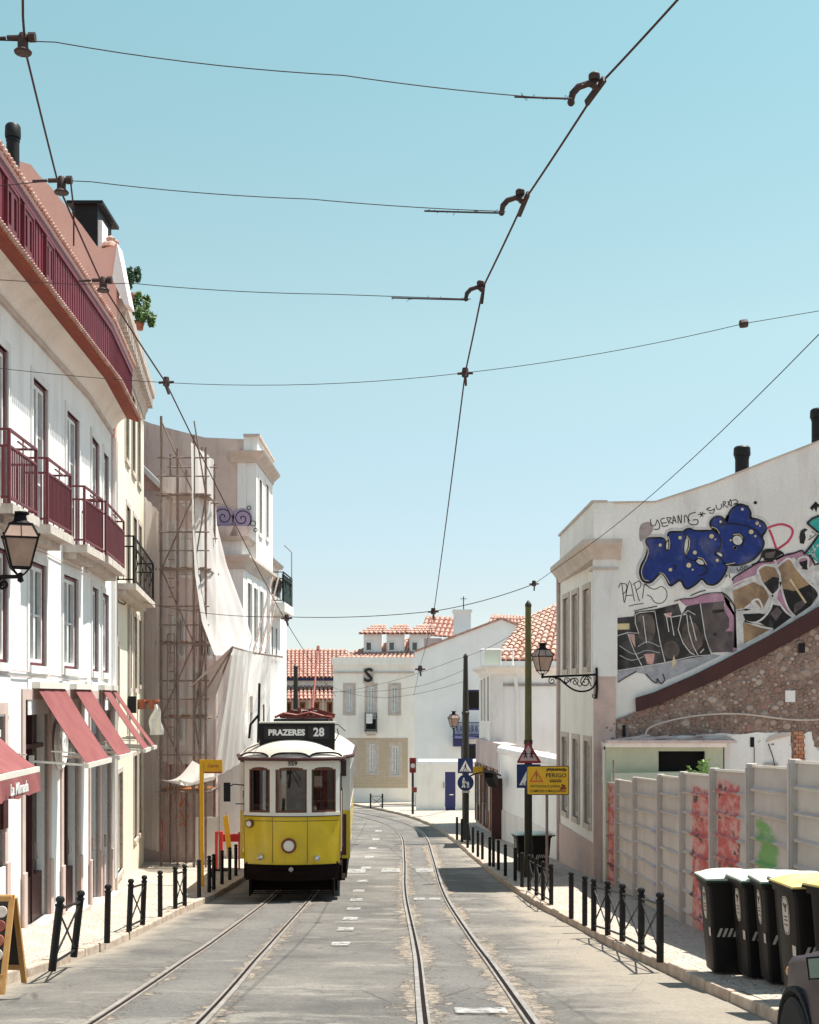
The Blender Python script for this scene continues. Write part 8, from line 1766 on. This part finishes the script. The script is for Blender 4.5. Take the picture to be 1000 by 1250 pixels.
# ================================================================ STREET WORKS by the tram
b_ = G(267, 1052, .12); d_ = 34.5
def atg(px, d): v = P(px, 0, d); v.z = gz(d)+.12; return v
v = atg(267, d_); mb = MB(); mb.box(v.x-.10, v.x+.10, d_, d_+.12, v.z+.05, v.z+1.05); t = thing('red_barrier_post', 'bright red plastic barrier post left of the tram', 'barrier', v); part('panel', mb, M['redpl'], t); mb = MB(); mb.tube([v, v+Vector((0, .06, 2.3))], .03, 6); part('pole', mb, M['steel'], t); mb = MB(); mb.box(v.x-.25, v.x+.25, d_-.1, d_+.25, v.z, v.z+.06); part('foot', mb, M['rubber'], t)
v = atg(280.5, 34.2); mb = MB(); mb.hexa([v+Vector((-.06, 0, .4)), v+Vector((.07, 0, .35)), v+Vector((.07, .05, .35)), v+Vector((-.06, .05, .4)), v+Vector((-.18, 0, 1.45)), v+Vector((-.05, 0, 1.5)), v+Vector((-.05, .05, 1.5)), v+Vector((-.18, .05, 1.45))]); t = thing('leaning_plank', 'yellow plank leaning beside the red barrier', 'plank', v); part('board', mb, M['signy'], t); mb = MB(); mb.bar(v+Vector((.0, .08, 0)), v+Vector((-.1, .08, 1.6)), .05); part('support', mb, M['steel'], t)
v = atg(277, 35.0); mb = MB(); mb.box(v.x-.3, v.x+.35, 35.0, 35.12, v.z+.75, v.z+.95); mb.box(v.x-.3, v.x-.26, 35.02, 35.1, v.z, v.z+1); mb.box(v.x+.3, v.x+.34, 35.02, 35.1, v.z, v.z+1); single('low_red_barrier', mb, M['redpl'], 'low red barrier rail behind the yellow plank', 'barrier', v)
v = atg(252, 36.2); mb = MB(); mb.box(v.x-.3, v.x+.32, 36.2, 36.24, v.z, v.z+1.35); mb.box(v.x+.32, v.x+.36, 36.18, 36.26, v.z, v.z+1.9); single('hoarding_sheet', mb, M['signw'], 'pale blue-white hoarding sheet under the scaffold', 'hoarding', v)
v = atg(190, 36.7); mb = MB(); mb.box(P(196, 0, 36.9).x, P(199.5, 0, 36.9).x, 36.86, 36.92, P(0, 1040, 36.9).z, P(0, 1000, 36.9).z); single('red_strip', mb, M['redpl'], 'thin pink red strip on the mauve wall at the scaffold foot', 'strip', v)

# ================================================================ PARKED CAR at the lower right
cx0, cy0 = 2.17, 8.1           # front left corner of the car (its nose points away, down the hill)
t = thing('parked_car', 'dark plum parked car, only its rounded front wing shows at the lower right corner', 'car', (cx0+.85, cy0-2.0, gz(cy0-2)), 0)
slp = -(gz(cy0)-gz(cy0-4))/4
mb = MB()
# loft of cross sections along the length; u: 0 nose .. 1 tail ; half section from sill over the top to sill
secs = [(0.00, .25, .45, .40, .62, .55), (.12, .62, .30, .62, .70, .60), (.45, .80, .24, .80, .80, .70), (1.05, .845, .22, .86, .90, .78), (1.25, .85, .22, .87, .95, .80), (1.9, .85, .22, .88, 1.38, .60), (2.6, .85, .22, .88, 1.44, .60), (3.3, .84, .22, .88, 1.36, .60), (3.75, .80, .28, .86, .95, .66), (3.95, .70, .36, .70, .80, .60)]
def carsec(s_):
    y, hw, zb_, zs_, zt_, tw = s_
    half = [(hw*.92, zb_), (hw, zb_+.12), (hw, (zb_+zs_)/2), (hw*.985, zs_-.04), (hw*.95, zs_), (lerp(hw*.93, tw, .6), lerp(zs_, zt_, .6)), (tw, zt_-.05), (tw*.8, zt_), (0, zt_+.02)]
    return y, [(-x, z) for x, z in half]+[(x, z) for x, z in half[::-1][1:]]
ns = 0
S2 = [carsec(s_) for s_ in secs]
fine_ = []
for i in range(len(S2)-1):
    for k in range(3):
        u = k/3; fine_.append((lerp(S2[i][0], S2[i+1][0], u), [(lerp(a_[0], b_[0], u), lerp(a_[1], b_[1], u)) for a_, b_ in zip(S2[i][1], S2[i+1][1])]))
fine_.append(S2[-1]); m_ = len(fine_[0][1])
for y, sec in fine_:
    for x, z in sec: mb.v.append(Vector((x, 2.0-y, z)))
for i in range(len(fine_)-1):
    for k in range(m_-1):
        q = i*m_+k; mb.f.append((q, q+1, q+m_+1, q+m_))
mb.f.append(tuple(range(m_))); mb.f.append(tuple((len(fine_)-1)*m_+k for k in range(m_)))
def cpart(n_, mb, m, par=t, **k): return part(n_, mb, M[m], par, local=True, **k)
cpart('body', mb, 'carp', smooth=50)
for yy in (1.25, -1.15):
    for s_ in (-1, 1):
        mb = MB(); mb.lathe((s_*.70, yy, .30), [(.36, -.02), (.36, .153), (.335, .157), (.30, .10)], 24, (s_, 0, 0)); wa = cpart('wheel_arch', mb, 'rubber')
        mb = MB(); mb.lathe((s_*.68, yy, .30), [(.2, .0), (.30, .02), (.30, .17), (.27, .185), (.19, .185)], 24, (s_, 0, 0)); wh_ = cpart('tyre', mb, 'rubber')
        mb = MB(); mb.lathe((s_*.68, yy, .30), [(.19, .15), (.15, .16), (.05, .19), (.01, .19)], 16, (s_, 0, 0)); cpart('rim', mb, 'steel', wh_)
mb = MB(); mb.ball((-.70, 1.66, .70), .085, 12, 8, (.8, 1.3, .6)); cpart('headlight', mb, 'amber', smooth='all')
X0_, X1_, Y_ = -.95, -.79, .62
mb = MB(); mb.hexa([(X0_, Y_, .76), (X1_, Y_, .77), (X1_-.01, Y_+.09, .78), (X0_+.02, Y_+.09, .78), (X0_-.01, Y_, .875), (X1_, Y_, .89), (X1_-.01, Y_+.07, .88), (X0_+.02, Y_+.07, .87)]); mb.bar((-.76, Y_+.03, .78), (X1_, Y_+.04, .81), .04); mr = cpart('mirror', mb, 'carp'); mb = MB(); mb.q((X0_+.008, Y_-.003, .768), (X1_-.008, Y_-.003, .778), (X1_-.006, Y_-.003, .88), (X0_, Y_-.003, .867)); cpart('mirror_glass', mb, 'shack', mr)
for s_ in (-1, 1):
    mb = MB(); mb.q((s_*.815, .62, .93), (s_*.68, .22, 1.30), (s_*.68, -1.1, 1.30), (s_*.815, -1.5, .93)); cpart('side_glass', mb, 'glass')
mb = MB(); mb.q((-.72, .72, .99), (.72, .72, .99), (.56, .18, 1.36), (-.56, .18, 1.36)); cpart('windscreen', mb, 'glass')
t.rotation_euler = (math.atan(slp)*-1, 0, 0)
